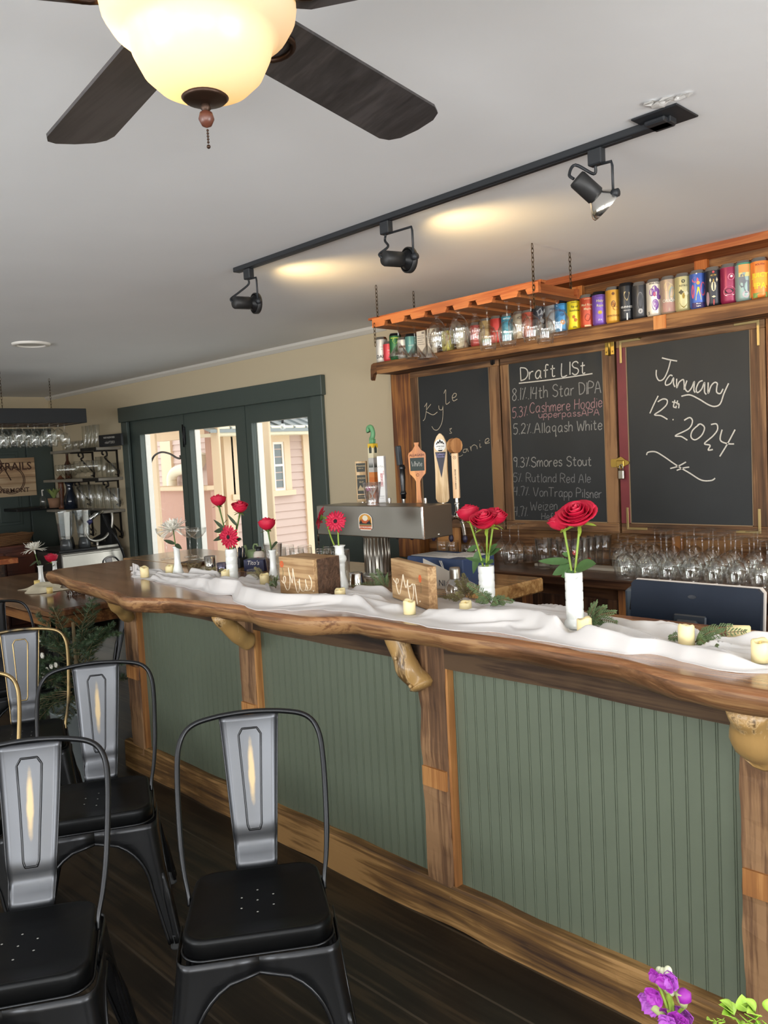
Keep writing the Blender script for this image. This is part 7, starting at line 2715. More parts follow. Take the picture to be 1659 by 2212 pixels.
o = mb.build('seedling', m_stemd, loc=(pp.x + 0.028, pp.y + 0.04, ZT + zt_ - 0.004))
tag(o, 'thin curled seedling sprouting beside the fork', 'plant')

# row of upturned tumblers on the service counter
for k, (px, y) in enumerate(((604, 2.55), (622, 2.62), (642, 2.56), (660, 2.64), (700, 2.58), (716, 2.66))):
    x = at(px, 1215, Y=y).x
    glass('tumbler', TUMB, (x, y, ZT + 0.0006), 'upturned tumbler %s in the row behind the Mrs. block' % ORD[k], 'glass', 'upturned tumblers on the service counter', flip=True)
for k, (px, py, pr, lab) in enumerate(((574, 1246, PINT, 'clear faceted tumbler right of the dark blue napkin box'), (722, 1262, TALL, 'tall glass half hidden between the Mrs. block and bulbous vase'))):
    p = Zp(px, py)
    glass('clear_tumbler', pr, (p.x, p.y + 0.05, ZT + 0.0006), lab, 'glass', None)

# straw caddy
p = Zp(470, 1232)
cad = thing('straw_caddy', 'black caddy packed with straws behind the mirrored cups', 'caddy', (p.x, p.y + 0.12, ZT + 0.0006), 0.2)
hh = at(470, 1200, Y=p.y + 0.12).z - ZT
MB().box(-0.045, 0.045, -0.03, 0.03, 0, hh, 0.003).build('box', mat('black_plastic', '#17191d', 0.35), cad)
for k in range(22):
    x, y_ = rnd.uniform(-0.04, 0.04), rnd.uniform(-0.024, 0.024)
    MB().tube([(x, y_, hh * 0.5), (x * 1.25, y_ * 1.2, at(470, 1180, Y=p.y + 0.12).z - ZT + rnd.uniform(-0.008, 0.012))], 0.0028, 6).build('straw', mat('black_straw', '#1b1f2b', 0.4), cad)
# blue napkin box with script, bottle, green watering can
p = Zp(535, 1236)
nb = thing('napkin_box', 'navy napkin caddy with white script lettering', 'caddy', (p.x, p.y + 0.06, ZT + 0.0006), 0.45)
hh = at(535, 1205, Y=p.y + 0.06).z - ZT
MB().box(-0.055, 0.055, -0.04, 0.04, 0, hh, 0.003).build('box', mat('navy_plastic', '#20264a', 0.4), nb)
mb = MB()
vs, fs = text_geo("Tito's", 0.03, False)
mb.add([(v[0] + 0.3 * v[1], -0.0406, hh * 0.72 + v[1]) for v in vs], fs, False)
mb.build('script', m_crown, nb)
p = Zp(516, 1232)
bt = thing('bitters_bottle', 'small bottle with a cream label and dark cap left of the napkin box', 'bottle', (p.x - 0.005, p.y + 0.13, ZT + 0.0006))
hb_ = at(516, 1178, Y=p.y + 0.13).z - ZT
MB().lathe([(0.0005, 0), (0.026, 0), (0.028, 0.004), (0.028, hb_ * 0.62), (0.024, hb_ * 0.74), (0.013, hb_ * 0.8)], 22).build('label_body', mat('cream_label', '#d9d0c4', 0.6), bt)
mb = MB()
patch(mb, ngon(0, 0, 0.012, 0.006, 12), 0.028, hb_ * 0.45, -PI / 2 + 0.75)
mb.build('label_print', mat('red_print', '#b8453c', 0.5), bt)
MB().lathe([(0.014, hb_ * 0.79), (0.0145, hb_ * 0.82), (0.0145, hb_), (0.0005, hb_)], 18).build('cap', m_blk, bt)
p = Zp(548, 1222)
wc_y = p.y + 0.02
wcn = thing('watering_can', 'small sage green watering can with a hexagonal handle loop', 'watering can', (p.x, wc_y, ZT + 0.0006), 0.3)
m_sage = mat('sage_enamel', '#7d9166', 0.45)
hc = at(548, 1182, Y=wc_y).z - ZT
MB().lathe([(0.0005, 0), (0.048, 0), (0.05, 0.004), (0.048, hc * 0.8), (0.042, hc * 0.86), (0.02, hc * 0.88), (0.0005, hc * 0.88)], 28).build('body', m_sage, wcn)
MB().tube([(0.012 * 1.4 * math.cos(q * PI / 3), 0, hc * 0.98 + 0.02 * math.sin(q * PI / 3)) for q in range(6)], 0.005, 8, closed=True).build('handle_loop', m_sage, wcn)
MB().tube([(-0.045, 0, hc * 0.4), (-0.062, 0, hc * 0.75), (-0.075, 0, hc * 1.08)], [0.014, 0.01, 0.011], 12).build('spout', m_sage, wcn)
p = Zp(565, 1212)
o = MB().lathe([(0.0005, 0), (0.03, 0), (0.036, 0.05), (0.034, 0.05), (0.028, 0.004), (0.0005, 0.004)], 22).build('candy_bowl', m_clearp, loc=(p.x, p.y + 0.04, ZT + 0.0006))
tag(o, 'clear bowl standing right of the green watering can', 'bowl')

# coupes and a dark menu folder at the far end
for k, (px, py, lab) in enumerate((((362), 1208, 'coupe glass left of the white chrysanthemum'), (412, 1203, 'coupe glass behind, second from the right beside the chrysanthemum'), (428, 1208, 'coupe glass rightmost of three, nearest the straw caddy'))):
    p = Zp(px, py)
    glass('coupe_glass', COUPE, (p.x, p.y, ZT + 0.0006), lab, 'glass', 'coupe glasses at the far end of the bar', s=at(px, 1142, Y=p.y).z / 1.0 * 0 + (at(px, 1141, Y=p.y).z - ZT) / 0.168)
p = Zp(402, 1222)
mf = MB().box(-0.08, 0.06, -0.05, 0.05, 0, 0.014, 0.003)
o = mf.build('menu_folder', mat('brown_leather', '#4a2f22', 0.5), loc=(p.x, p.y + 0.05, ZT + 0.0006), rz=0.3)
tag(o, 'dark brown menu folder lying behind the flared vase', 'folder')
mb = MB()
put_text(mb, 'Wildflower', 0.022, (-0.01, -0.0505, 0.007), (1, 0, 0), (0, 0, 1), False, 1.0)
mb.build('lettering', mat('gilt', '#b99a5c', 0.5), o)

# ================================================================== till monitor at the right
YM = 2.42
ML, MR_ = at(1364, 1258, Y=YM).x, at(1644, 1272, Y=YM).x
mt = at(1500, 1262, Y=YM).z
cxm = (ML + MR_) / 2
o = MB().box(-2.0, -0.25, 2.36, 2.72, 0.7, 0.74, 0.004).build('till_counter', m_beam)
tag(o, 'low dark counter behind the bar carrying the till monitor', 'counter')
uc = MB().box(-1.94, -0.3, 2.4, 2.68, 0, 0.699).build('under_cabinet', m_dark)
tag(uc, 'dark cabinet under the till counter behind the bar', 'cabinet')
mo = thing('till_monitor', 'navy back of a till monitor with a pale rim behind the bar', 'monitor', (cxm, YM, 0.7415), 0.0)
wv = (MR_ - ML) / 2
T = Matrix.Translation((0, 0, mt - 0.7415)) @ Matrix.Rotation(math.radians(-6), 4, 'X')
m_navy = mat('navy_plastic_back', '#182231', 0.5, spec=0.25, bump=0.02, bscale=200)
mb = MB()
mb.T = T
mb.prism([(-wv + 0.012, 0), (-wv, -0.012), (-wv, -0.265), (wv, -0.265), (wv, -0.012), (wv - 0.012, 0)], (0, 0, 0), (1, 0, 0), (0, 0, 1), (0, 0.02, 0))
sh_ = mb.build('shell', m_navy, mo)
mb = MB()
mb.T = T
mb.prism([(-wv - 0.003 + 0.012, 0.004), (-wv - 0.003, -0.01), (-wv - 0.003, -0.268), (wv + 0.004, -0.268), (wv + 0.004, -0.01), (wv + 0.004 - 0.012, 0.004)], (0, 0.021, 0), (1, 0, 0), (0, 0, 1), (0, 0.012, 0))
mb.build('pale_bezel', mat('pale_bezel', '#cfc8c0', 0.5), mo)
mb = MB()
mb.T = T
mb.box(-0.055, 0.05, -0.012, 0.0, -0.165, -0.095, 0.004)
mb.box(-0.04, 0.03, -0.03, -0.012, -0.16, -0.11, 0.006)
mb.tube([(0.055, -0.02, -0.125), (0.055, -0.02, -0.165)], 0.009, 10)
mb.build('mount', mat('dark_mount', '#2b333d', 0.35), mo)
mb = MB()
mb.T = T
mb.prism(ngon(0.0, -0.04, 0.014, 0.006, 12), (0, -0.001, 0), (1, 0, 0), (0, 0, 1), (0, 0.001, 0))
mb.build('badge', mat('dark_badge', '#121a26', 0.25), mo)
MB().tube([(0, 0.02, mt - 0.7415 - 0.15), (0, 0.03, 0.05), (0, 0.03, 0.012)], 0.016, 10).build('stand_neck', m_navy, mo)
MB().box(-0.09, 0.09, -0.07, 0.1, 0, 0.012, 0.004).build('stand_foot', m_navy, mo)
p = at(1365, 1310, Y=YM + 0.06)
sc_ = thing('card_reader', 'dark grey scanner block at the left edge of the till monitor', 'card reader', (ML - 0.035, YM + 0.07, 0.7415), 0.3)
MB().box(-0.02, 0.035, -0.03, 0.03, 0, mt - 0.7415 - 0.04, 0.008).build('body', mat('slate_plastic', '#46525e', 0.4), sc_)
MB().tube([(0.0, -0.032, mt - 0.85), (0.006, -0.034, mt - 0.80), (0.012, -0.032, mt - 0.84)], 0.006, 8).build('clip', m_chrome, sc_)
o = MB().box(-0.16, 0.16, -0.01, 0.01, 0, 0.012).build('tray_edge', m_steel, loc=(at(1150, 1292, Y=2.42).x, 2.42, 0.7415))
tag(o, 'thin steel tray edge behind the runner between the rose vases', 'tray')
# ================================================================== far table, tree bucket, shelves and machines
m_tab = wood('far_table_top', '#452b1b', '#6a4630', '#86603f', axis=0, scale=0.8, rough=0.18, coat=0.5, bump=0.05)
m_tabe = wood('far_table_edge', '#4d2d18', '#7a4d2c', '#9b6a3d', axis=0, scale=1.0, rough=0.5, bump=0.2)
ZTB = 0.75
tb = thing('dining_table', 'long wooden table beyond the far end of the bar, set with a small runner', 'table', (-5.75, 2.28, 0))
MB().box(-1.0, 0.98, -0.4, 0.4, ZTB - 0.05, ZTB, 0.01).build('tabletop', m_tab, tb)
MB().box(-0.85, 0.85, -0.32, 0.32, ZTB - 0.14, ZTB - 0.0505).build('apron', m_tabe, tb)
for sx in (-1, 1):
    for sy in (-1, 1):
        MB().box(sx * 0.8 - 0.04, sx * 0.8 + 0.04, sy * 0.28 - 0.04, sy * 0.28 + 0.04, 0, ZTB - 0.0505, 0.004).build('leg', m_black, tb)
rp = at(85, 1272, Z=ZTB)
mb = MB()
def tr(u, v):
    a, b = at(22, 1278, Z=ZTB), at(160, 1272, Z=ZTB)
    x = a.x + (b.x - a.x) * u
    y = rp.y - 0.12 + 0.24 * v + 0.03 * math.sin(7 * u)
    n1 = noise.noise(Vector((x * 7, y * 6, 1)))
    env = min(1, min(u, 1 - u) / 0.08) * min(1, min(v, 1 - v) / 0.15)
    return (x, y, ZTB + 0.003 + 0.035 * env * max(0, 1 - abs(n1) * 2.2))
mb.grid(tr, 70, 30)
o = mb.build('small_runner', mat('cream_linen', '#ddd3b8', 0.9), sol=0.0015)
tag(o, 'crumpled cream cloth in the middle of the far table', 'cloth')
vp = at(90, 1264, Z=ZTB)
o = MB().lathe([(r * 1.1, z) for r, z in FLARE], 32).build('bud_vase', m_milk, loc=(vp.x, vp.y, ZTB + 0.05 * 0 + 0.004))
tag(o, 'white flared bud vase on the far table', 'vase', 'white milk glass vases')
mum(Vector((vp.x, vp.y, ZTB + 0.1)), (73, 1187), vp.y, 0.085, (0.05, -0.1, 1.0), 'white chrysanthemum in the vase on the far table', [((62, 1222), 0.03), ((88, 1218), 0.03)])
cp = at(118, 1282, Z=ZTB)
FLAT.append((cp.x, cp.y, 0.1))
for px, py, lab in ((118, 1284, 'small candle on the far table beside the pine twigs'), (90, 1268, 'small candle at the foot of the far table vase')):
    q = at(px, py, Z=ZTB)
    t = thing('candle', lab, 'candle', (q.x, q.y - 0.03, ZTB + 0.012), 0, 'ivory candles')
    MB().lathe([(0.0005, 0), (0.02, 0), (0.02, 0.04), (0.012, 0.036), (0.0005, 0.035)], 18).build('wax_body', mat('amber_wax', '#f0d68a', 0.45, sss=0.2), t)
mb = MB()
bp_ = at(165, 1284, Z=ZTB)
for k in range(40):
    a = rnd.uniform(0, 6.28)
    r = rnd.uniform(0.01, 0.09)
    mb.tube([(r * math.cos(a), r * 0.7 * math.sin(a), 0.004), (r * 1.2 * math.cos(a + 0.5), r * 0.7 * math.sin(a + 0.4), 0.012 + 0.02 * rnd.random())], 0.003, 5)
o = mb.build('twig_nest', mat('brown_twigs', '#4a3326', 0.85), loc=(bp_.x, bp_.y, ZTB + 0.001))
tag(o, 'heap of brown twigs at the right end of the far table runner', 'twigs')
rv = at(112, 1238, Z=ZTB)
rv = Vector((-6.15, 2.6, ZTB))
o = MB().lathe([(r * 1.1, z * 0.8) for r, z in FLARE], 28).build('bud_vase', m_milk, loc=tuple(rv))
rv2 = at(118, 1225, Y=2.58)
o.location = (rv2.x, 2.58, ZTB + 0.0006)
tag(o, 'white bud vase mostly hidden behind the tip of the bar top', 'vase', 'white milk glass vases')
rose(Vector((rv2.x, 2.58, ZTB + 0.06)), (111, 1206), 2.58, 0.042, 'red rose standing low behind the tip of the bar top', (-0.1, 0, 1), [(0.5, (117, 1222), 0.03)], 31, 0.3)

# greenery in a galvanised bucket
bk = Vector((-4.02, 1.69, 0))
m_galv = mat('galvanised_steel', '#a9b3b6', 0.45, 0.6, noise_amt=0.12, nscale=9, bump=0.1, bscale=30)
t = thing('bucket', 'tall galvanised bucket on the floor at the left end of the bar', 'bucket', tuple(bk))
MB().lathe([(0.0005, 0), (0.115, 0), (0.12, 0.006), (0.14, 0.36), (0.146, 0.37), (0.14, 0.376), (0.134, 0.36), (0.114, 0.01), (0.0005, 0.01)], 36).build('pail', m_galv, t)
mb = MB()
mb.lathe([(0.1325, 0.24), (0.138, 0.25), (0.1345, 0.26)], 36)
mb.build('hoop_band', m_galv, t)
MB().tube([(0.142 * math.cos(a), 0.02 + 0.142 * math.sin(a) * 0.2, 0.35 - 0.1 * math.sin(a)) for a in [PI * k / 10 for k in range(11)]], 0.003, 6).build('bail_handle', m_iron, t)
tree = thing('fir_boughs', 'bunch of fir and pine boughs with white flecks filling the galvanised bucket', 'greenery', (bk.x, bk.y, 0.02))
rg = random.Random(21)
fol, wd, fl2 = MB(), MB(), MB()
wd.tube([(0, 0, 0), (0.01, 0, 0.4), (0, 0, 0.78)], [0.02, 0.016, 0.008], 8)


def bough(p0, d, ln, droop):
    pts = []
    p = Vector(p0)
    dd = Vector(d).normalized()
    n = 9
    for i in range(n):
        pts.append(p.copy())
        p = p + dd * ln / n
        dd = (dd + Vector((0, 0, -droop / n))).normalized()
    wd.tube(pts, [0.004 * (1 - 0.7 * i / n) for i in range(n)], 5)
    def needles(pa, dirn, k):
        for q in range(k):
            pos = pa[0].lerp(pa[1], q / k)
            for sgn in range(5):
                a = rg.uniform(0, 6.28)
                o = dirn.orthogonal().normalized()
                o = Matrix.Rotation(a, 3, dirn) @ o
                e = pos + (dirn * 0.6 + o * 0.9).normalized() * rg.uniform(0.014, 0.024)
                w = dirn.cross(o) * 0.0013
                fol.add([pos - w, pos + w, e], [(0, 1, 2)], False)
    for i in range(1, n - 1):
        needles((pts[i], pts[i + 1]), (pts[i + 1] - pts[i]).normalized(), 5)
        if i > 1:
            for sgn in (-1, 1):
                dv = (pts[i + 1] - pts[i]).normalized()
                side = dv.cross(Vector((rg.uniform(-0.3, 0.3), rg.uniform(-0.3, 0.3), 1))).normalized() * sgn
                e = pts[i] + (dv * 0.7 + side * 0.8).normalized() * ln * 0.34 * (1.1 - i / n)
                needles((pts[i], e), (e - pts[i]).normalized(), 12)
                wd.tube([pts[i], e], [0.002, 0.001], 4)


for k in range(34):
    a = rg.uniform(0, 6.28)
    z = rg.uniform(0.36, 0.7)
    el = rg.uniform(0.2, 1.2)
    bough((0.03 * math.cos(a), 0.03 * math.sin(a), z), (math.cos(a) * math.cos(el), math.sin(a) * math.cos(el), math.sin(el)), rg.uniform(0.2, 0.34), rg.uniform(0.1, 0.7))
for k in range(5):
    a = 3.6 + 0.5 * k
    bough((0.04 * math.cos(a), 0.04 * math.sin(a), 0.42), (math.cos(a), math.sin(a), 0.1), 0.3, 1.1)
fol.build('needles', mat('fir_needles', '#3c5236', 0.6, noise_amt=0.35, nscale=5), tree)['kind'] = 'stuff'
wd.build('branches', m_wire, tree)
for k in range(9):
    a, z = rg.uniform(3.2, 6.0), rg.uniform(0.4, 0.75)
    mb = MB()
    c = Vector((0.16 * math.cos(a), 0.16 * math.sin(a), z))
    for q in range(6):
        b = q * 1.05
        mb.sphere((c.x + 0.01 * math.cos(b), c.y, c.z + 0.008 * math.sin(b)), 0.006, 6, 5)
    mb.build('white_fleck', m_mum, tree)

# stainless glass washer with things on it
MX, MY0, MY1, MZ = -7.62, 3.15, 3.76, 0.79
wm = thing('glass_washer', 'stainless steel under-counter machine against the far wall', 'appliance', (MX - 0.3, (MY0 + MY1) / 2, 0))
hy = (MY1 - MY0) / 2
MB().box(-0.3, 0.285, -hy, hy, 0.08, MZ - 0.001, 0.006).build('cabinet', mat('grey_side_steel', '#6c6a66', 0.45, 0.8), wm)
dr = MB().box(0.2852, 0.3, -hy + 0.004, hy - 0.004, 0.1, MZ - 0.01, 0.004).build('door', mat('bright_brushed_steel', '#cfccc4', 0.3, 1.0, noise_amt=0.05), wm)
MB().box(0.3, 0.32, -hy + 0.004, hy - 0.004, MZ - 0.03, MZ - 0.01, 0.004).build('handle_lip', m_steel, dr)
for sy in (-1, 1):
    for sx in (-1, 1):
        MB().lathe([(0.0005, 0), (0.02, 0), (0.016, 0.08)], 12, sx * 0.24, sy * (hy - 0.05)).build('foot', m_black, wm)
MB().box(-0.32, 0.27, -hy - 0.01, 0.05, MZ, MZ + 0.025, 0.004).build('black_mat', m_black, wm)
MB().box(0.0, 0.26, 0.06, hy - 0.02, MZ, MZ + 0.03, 0.004).build('drain_tray', m_steel, wm)
pz = MZ + 0.0256
for k, (yy, xx, lab) in enumerate(((3.25, -7.7, 'clear plastic blender jar, left of three on the steel machine'), (3.36, -7.9, 'clear plastic blender jar behind, middle of three on the steel machine'), (3.45, -7.74, 'clear plastic blender jar, right of three on the steel machine'))):
    t = thing('blender_jar', lab, 'jar', (xx, yy - 0.02, pz), 0.4, 'blender jars')
    MB().lathe([(0.055, 0.1), (0.058, 0.13), (0.075, 0.36), (0.073, 0.36), (0.054, 0.13), (0.0005, 0.11)], 8, smooth=False).build('jar', thin_glass('cloudy_plastic', (0.85, 0.87, 0.88), 0.2, 0.5, 2.0, 0.1), t)
    MB().lathe([(0.0005, 0), (0.06, 0), (0.055, 0.05), (0.045, 0.1), (0.0005, 0.105)], 16).build('base', mat('smoked_plastic', '#55585a', 0.2, 0.3), t)
# curved spray hose
hy0 = 3.62
hz_ = [at(187, 1133, X=-7.7), at(184, 1150, X=-7.7), at(193, 1165, X=-7.7), at(210, 1168, X=-7.7), at(228, 1160, X=-7.7), at(240, 1140, X=-7.7), at(243, 1118, X=-7.7), at(240, 1105, X=-7.7)]
c0 = hz_[3]
sp = thing('spray_hose', 'looping steel spray hose with a gun handle over the machine', 'hose', (c0.x, c0.y, MZ + 0.0))
so = Vector((c0.x, c0.y, MZ))
MB().tube([p - so for p in smooth_path(hz_, 6)], 0.016, 10).build('flexible_hose', m_steel, sp)
MB().tube([at(190, 1128, X=-7.69) - so, at(205, 1112, X=-7.69) - so, at(222, 1104, X=-7.69) - so], [0.02, 0.022, 0.018], 12).build('spray_gun', m_chrome, sp)
MB().tube([at(190, 1130, X=-7.69) - so, at(196, 1124, X=-7.69) - so], 0.026, 12).build('blue_collar', mat('navy_collar', '#2a2c5a', 0.4), sp)
MB().tube([p - so for p in smooth_path([at(222, 1110, X=-7.66), at(232, 1135, X=-7.6), at(250, 1160, X=-7.5), at(262, 1185, X=-7.5), at(272, 1212, X=-7.5)], 5)], 0.011, 8).build('black_lead', m_black, sp)
MB().tube([(0.0, 0.0, 0.0), (0, 0, at(207, 1168, X=-7.7).z - MZ)], 0.014, 10).build('riser', m_steel, sp)
t = thing('phone_dock', 'black angular device leaning by the wall behind the hose', 'device', (-7.78, 3.66, MZ + 0.031), 0.4)
MB().prism([(-0.12, 0), (0.12, 0), (0.12, 0.1), (0.05, 0.3), (0.0, 0.32), (-0.02, 0.1), (-0.12, 0.06)], (0, -0.04, 0), (1, 0, 0), (0, 0, 1), (0, 0.08, 0)).build('body', m_black, t)
mb = MB()
for k in range(4):
    mb.box(-0.07 + 0.03 * k, -0.05 + 0.03 * k, -0.043, -0.04, 0.03, 0.05)
mb.build('keys', m_steel, t)

# three wall shelves with scroll brackets
m_shelf = mat('grey_shelf_board', '#8a8478', 0.6, noise_amt=0.1, nscale=10)
YS_ = 3.7
shz = [at(200, 968, Y=YS_ - 0.02).z, at(200, 1033, Y=YS_ - 0.02).z, at(200, 1101, Y=YS_ - 0.02).z]
shl = [at(130, 973, Y=YS_).x, at(115, 1037, Y=YS_).x, at(122, 1102, Y=YS_).x]
XR_ = dxl - 0.01
SHL = []
for k in range(3):
    t = thing('wall_shelf', ('upper', 'middle', 'lower')[k] + ' grey wall shelf on black scroll brackets left of the glazed door', 'shelf', ((shl[k] + XR_) / 2, YB, shz[k]), 0, 'scroll-bracket wall shelves')
    ox = t.location.x
    MB().box(shl[k] - ox, XR_ - ox, -0.26, -0.001, -0.028, 0, 0.003).build('board', m_shelf, t)
    MB().box(XR_ - 0.35 - ox, XR_ - ox, -0.263, -0.258, -0.03, 0.002).build('dark_end', m_black, t)
    for f_ in (0.42, 0.92):
        x = shl[k] + (XR_ - shl[k]) * f_ - ox
        mb = MB()
        pts = []
        for q in range(13):
            a = -0.6 + q * 0.42
            r = 0.045 * (1 - q / 16)
            pts.append((x, -0.2 + r * math.cos(a), -0.06 + r * math.sin(a)))
        pts = pts[::-1] + [(x, -0.19, -0.1), (x, -0.14, -0.15), (x, -0.09, -0.19), (x, -0.05, -0.23)] + [(x, -0.05 + 0.028 * math.cos(a), -0.25 + 0.028 * math.sin(a)) for a in (1.2, 0.4, -0.5, -1.4, -2.3)]
        # the scroll faces along the wall so its curl is seen from the bar
        pts = [(x + (p[1] + 0.12) * 0.9, p[1] * 0.4 - 0.03, p[2]) for p in pts]
        mb.tube(smooth_path(pts, 3), 0.009, 8)
        mb.box(x - 0.012, x + 0.012, -0.012, -0.001, -0.3, -0.03)
        mb.box(x - 0.012, x + 0.012, -0.24, -0.001, -0.042, -0.029)
        mb.build('scroll_bracket', m_iron, t)


def on_shelf(k, px, y=None):
    y = y or (YB - 0.15)
    return Vector((at(px, 1000, Y=y).x, y, shz[k] + 0.001))


rr = random.Random(5)
for k, px in enumerate((146, 153, 160, 167, 174, 181, 188)):
    glass('tumbler', TUMB, on_shelf(0, px, YB - 0.12 - 0.06 * (k % 2)), 'low glass %s from the left on the upper wall shelf' % ORD[k], 'glass', 'glassware on the wall shelves', flip=bool(k % 2))
for k, px in enumerate((189, 197, 205, 213)):
    glass('tall_glass', TALL, on_shelf(0, px, YB - 0.18), 'tall clear glass %s in the group beside the password sign' % ORD[k], 'glass', 'glassware on the wall shelves', s=(0.95, 0.95, 1.6))
for k, px in enumerate((126, 134, 142, 150, 158)):
    glass('decanter', BULB, on_shelf(1, px, YB - 0.14), 'squat glass %s from the left on the middle wall shelf' % ORD[k], 'glass', 'glassware on the wall shelves', s=1.0)
for k, px in enumerate((170, 183, 196, 208)):
    glass('wine_glass', GOBLET, on_shelf(1, px, YB - 0.14), 'stemmed glass %s right of the squat glasses on the middle wall shelf' % ORD[k], 'glass', 'glassware on the wall shelves', s=1.1)
for k, px in enumerate((214, 225, 235, 243)):
    glass('tall_glass', TALL, on_shelf(1, px, YB - 0.12), 'tall glass %s at the right end of the middle wall shelf' % ORD[k], 'glass', 'glassware on the wall shelves', s=(1.0, 1.0, 1.5 if k < 2 else 1.0))
for k, px in enumerate((164, 173, 182, 191, 200, 209, 218, 227, 236, 245)):
    glass('pint_glass', PINT, on_shelf(2, px, YB - 0.075 - 0.1 * (k % 2)), 'pint glass %s from the left on the lower wall shelf' % ORD[k], 'glass', 'glassware on the wall shelves', s=(1.0, 1.0, 1.7 if k < 7 else 1.45))
t = thing('pepper_mill', 'tall turned wooden pepper mill at the left of the lower wall shelf', 'pepper mill', tuple(on_shelf(2, 128, YB - 0.16)))
m_mill = wood('mill_wood', '#3b2014', '#5d3522', '#7a4b30', axis=2, scale=2, rough=0.35)
MB().lathe([(0.0005, 0), (0.04, 0), (0.042, 0.02), (0.03, 0.06), (0.026, 0.15), (0.034, 0.2), (0.03, 0.24), (0.028, 0.27)], 20).build('body', m_mill, t)
MB().lathe([(0.029, 0.27), (0.036, 0.3), (0.036, 0.33), (0.02, 0.345), (0.01, 0.36), (0.0005, 0.365)], 20).build('cap', m_mill, t)
t = thing('bottle', 'brown bottle with dark neck on the middle wall shelf', 'bottle', tuple(on_shelf(1, 146, YB - 0.08)))
MB().lathe([(0.0005, 0), (0.035, 0), (0.036, 0.15), (0.015, 0.2), (0.014, 0.27)], 18).build('glass', mat('brown_glass', '#4a2b1c', 0.15, spec=0.8), t)
MB().lathe([(0.016, 0.27), (0.016, 0.3), (0.0005, 0.3)], 14).build('cap', m_black, t)
t = thing('carafe', 'dark blue carafe beside the pepper mill on the lower wall shelf', 'carafe', tuple(on_shelf(2, 146, YB - 0.14)))
MB().lathe([(0.0005, 0), (0.07, 0), (0.072, 0.1), (0.04, 0.18), (0.035, 0.24), (0.055, 0.3), (0.053, 0.3), (0.033, 0.24)], 22).build('body', mat('dark_blue_glass', '#1f2735', 0.12, spec=0.8), t)
MB().lathe([(0.0005, 0.235), (0.034, 0.24)], 16).build('cork', m_black, t)
sg = thing('password_sign', 'black chalk sign with the wifi password on the upper wall shelf', 'sign', tuple(on_shelf(0, 243, YB - 0.16)), 0.15)
w0 = (at(262, 950, Y=YB - 0.16).x - at(224, 950, Y=YB - 0.16).x) / 2
hs_ = at(243, 938, Y=YB - 0.16).z - shz[0]
MB().box(-w0, w0, -0.012, 0.012, 0, hs_, 0.003).build('board', mat('black_sign', '#1a1d21', 0.6), sg)
mb = MB()
put_text(mb, 'WIFI PASSWORD', hs_ * 0.21, (-w0 * 0.05, -0.0126, hs_ * 0.74), (1, 0, 0), (0, 0, 1), True)
put_text(mb, 'rideVT2021', hs_ * 0.3, (0, -0.0126, hs_ * 0.33), (1, 0, 0), (0, 0, 1), False)
mb.build('lettering', m_chalk, sg)
# corner shelf with dispenser and pot
cs = thing('corner_shelf', 'small dark corner shelf beside the green door', 'shelf', (-9.15, 3.45, shz[2] + 0.03))
MB().box(-0.21, 0.22, -0.2, 0.38, -0.03, 0, 0.003).build('board', m_black, cs)
MB().box(-0.21, -0.19, -0.02, 0.02, -0.2, -0.031).build('support', m_black, cs)
t = thing('soap_pump', 'small clear pump bottle on the corner shelf', 'bottle', (at(92, 1075, Y=3.4).x, 3.4, shz[2] + 0.031))
MB().lathe([(0.0005, 0), (0.03, 0), (0.03, 0.1), (0.01, 0.13)], 16).build('bottle_body', m_clearp, t)
MB().tube([(0, 0, 0.13), (0, 0, 0.19), (0.03, 0, 0.19)], 0.008, 8).build('pump', m_white, t)
t = thing('potted_plant', 'small leafy plant in a clay pot on the corner shelf', 'plant', (at(106, 1075, Y=3.45).x, 3.5, shz[2] + 0.031))
MB().lathe([(0.0005, 0), (0.05, 0), (0.065, 0.1), (0.06, 0.1), (0.048, 0.01)], 18).build('pot', mat('clay_pot', '#8d6a52', 0.8), t)
for k in range(12):
    a = k * 0.9
    mb = MB()
    leaf_geo(mb, leaf_T((0, 0, 0.09), (math.cos(a) * 0.5, math.sin(a) * 0.5, 1)), 0.14, 0.04)
    mb.build('leaf', mat('pale_leaf', '#8b9a5a', 0.6), t)

# low red-brown cabinet with a basket
cbn = thing('low_cabinet', 'red-brown wooden cabinet under the green door wall', 'cabinet', (-8.55, 3.1, 0))
MB().box(-0.35, 0.3, -0.55, 0.05, 0, 0.86, 0.005).build('body', wood('mahogany', '#2c140e', '#47231a', '#5f3325', axis=1, scale=0.8, rough=0.4), cbn)
for sy in (-0.53, -0.24):
    MB().box(0.3002, 0.312, sy, sy + 0.27, 0.08, 0.8, 0.004).build('door', MATS['mahogany'], cbn)
bsk = thing('basket', 'shallow woven basket on the red-brown cabinet', 'basket', (-8.5, 2.95, 0.8615), 0.2)
mb = MB()
for i in range(6):
    f = i / 5
    pts = []
    for q in range(28):
        a = 2 * PI * q / 28
        pts.append(((0.13 + 0.03 * f) * math.copysign(abs(math.cos(a)) ** 0.6, math.cos(a)), (0.22 + 0.05 * f) * math.copysign(abs(math.sin(a)) ** 0.6, math.sin(a)), 0.01 + 0.08 * f + 0.004 * math.sin(7 * a)))
    mb.tube(pts, 0.011, 6, closed=True)
mb.box(-0.13, 0.13, -0.22, 0.22, 0.001, 0.012)
mb.build('weave', mat('wicker', '#7a5636', 0.8, bump=0.6, bscale=120), bsk)
MB().tube([(-0.0, -0.27, 0.09), (0, -0.3, 0.11), (0.05, -0.28, 0.1)], 0.01, 6).build('grip', MATS['wicker'], bsk)
lg_ = at(20, 1213, X=-7.9)
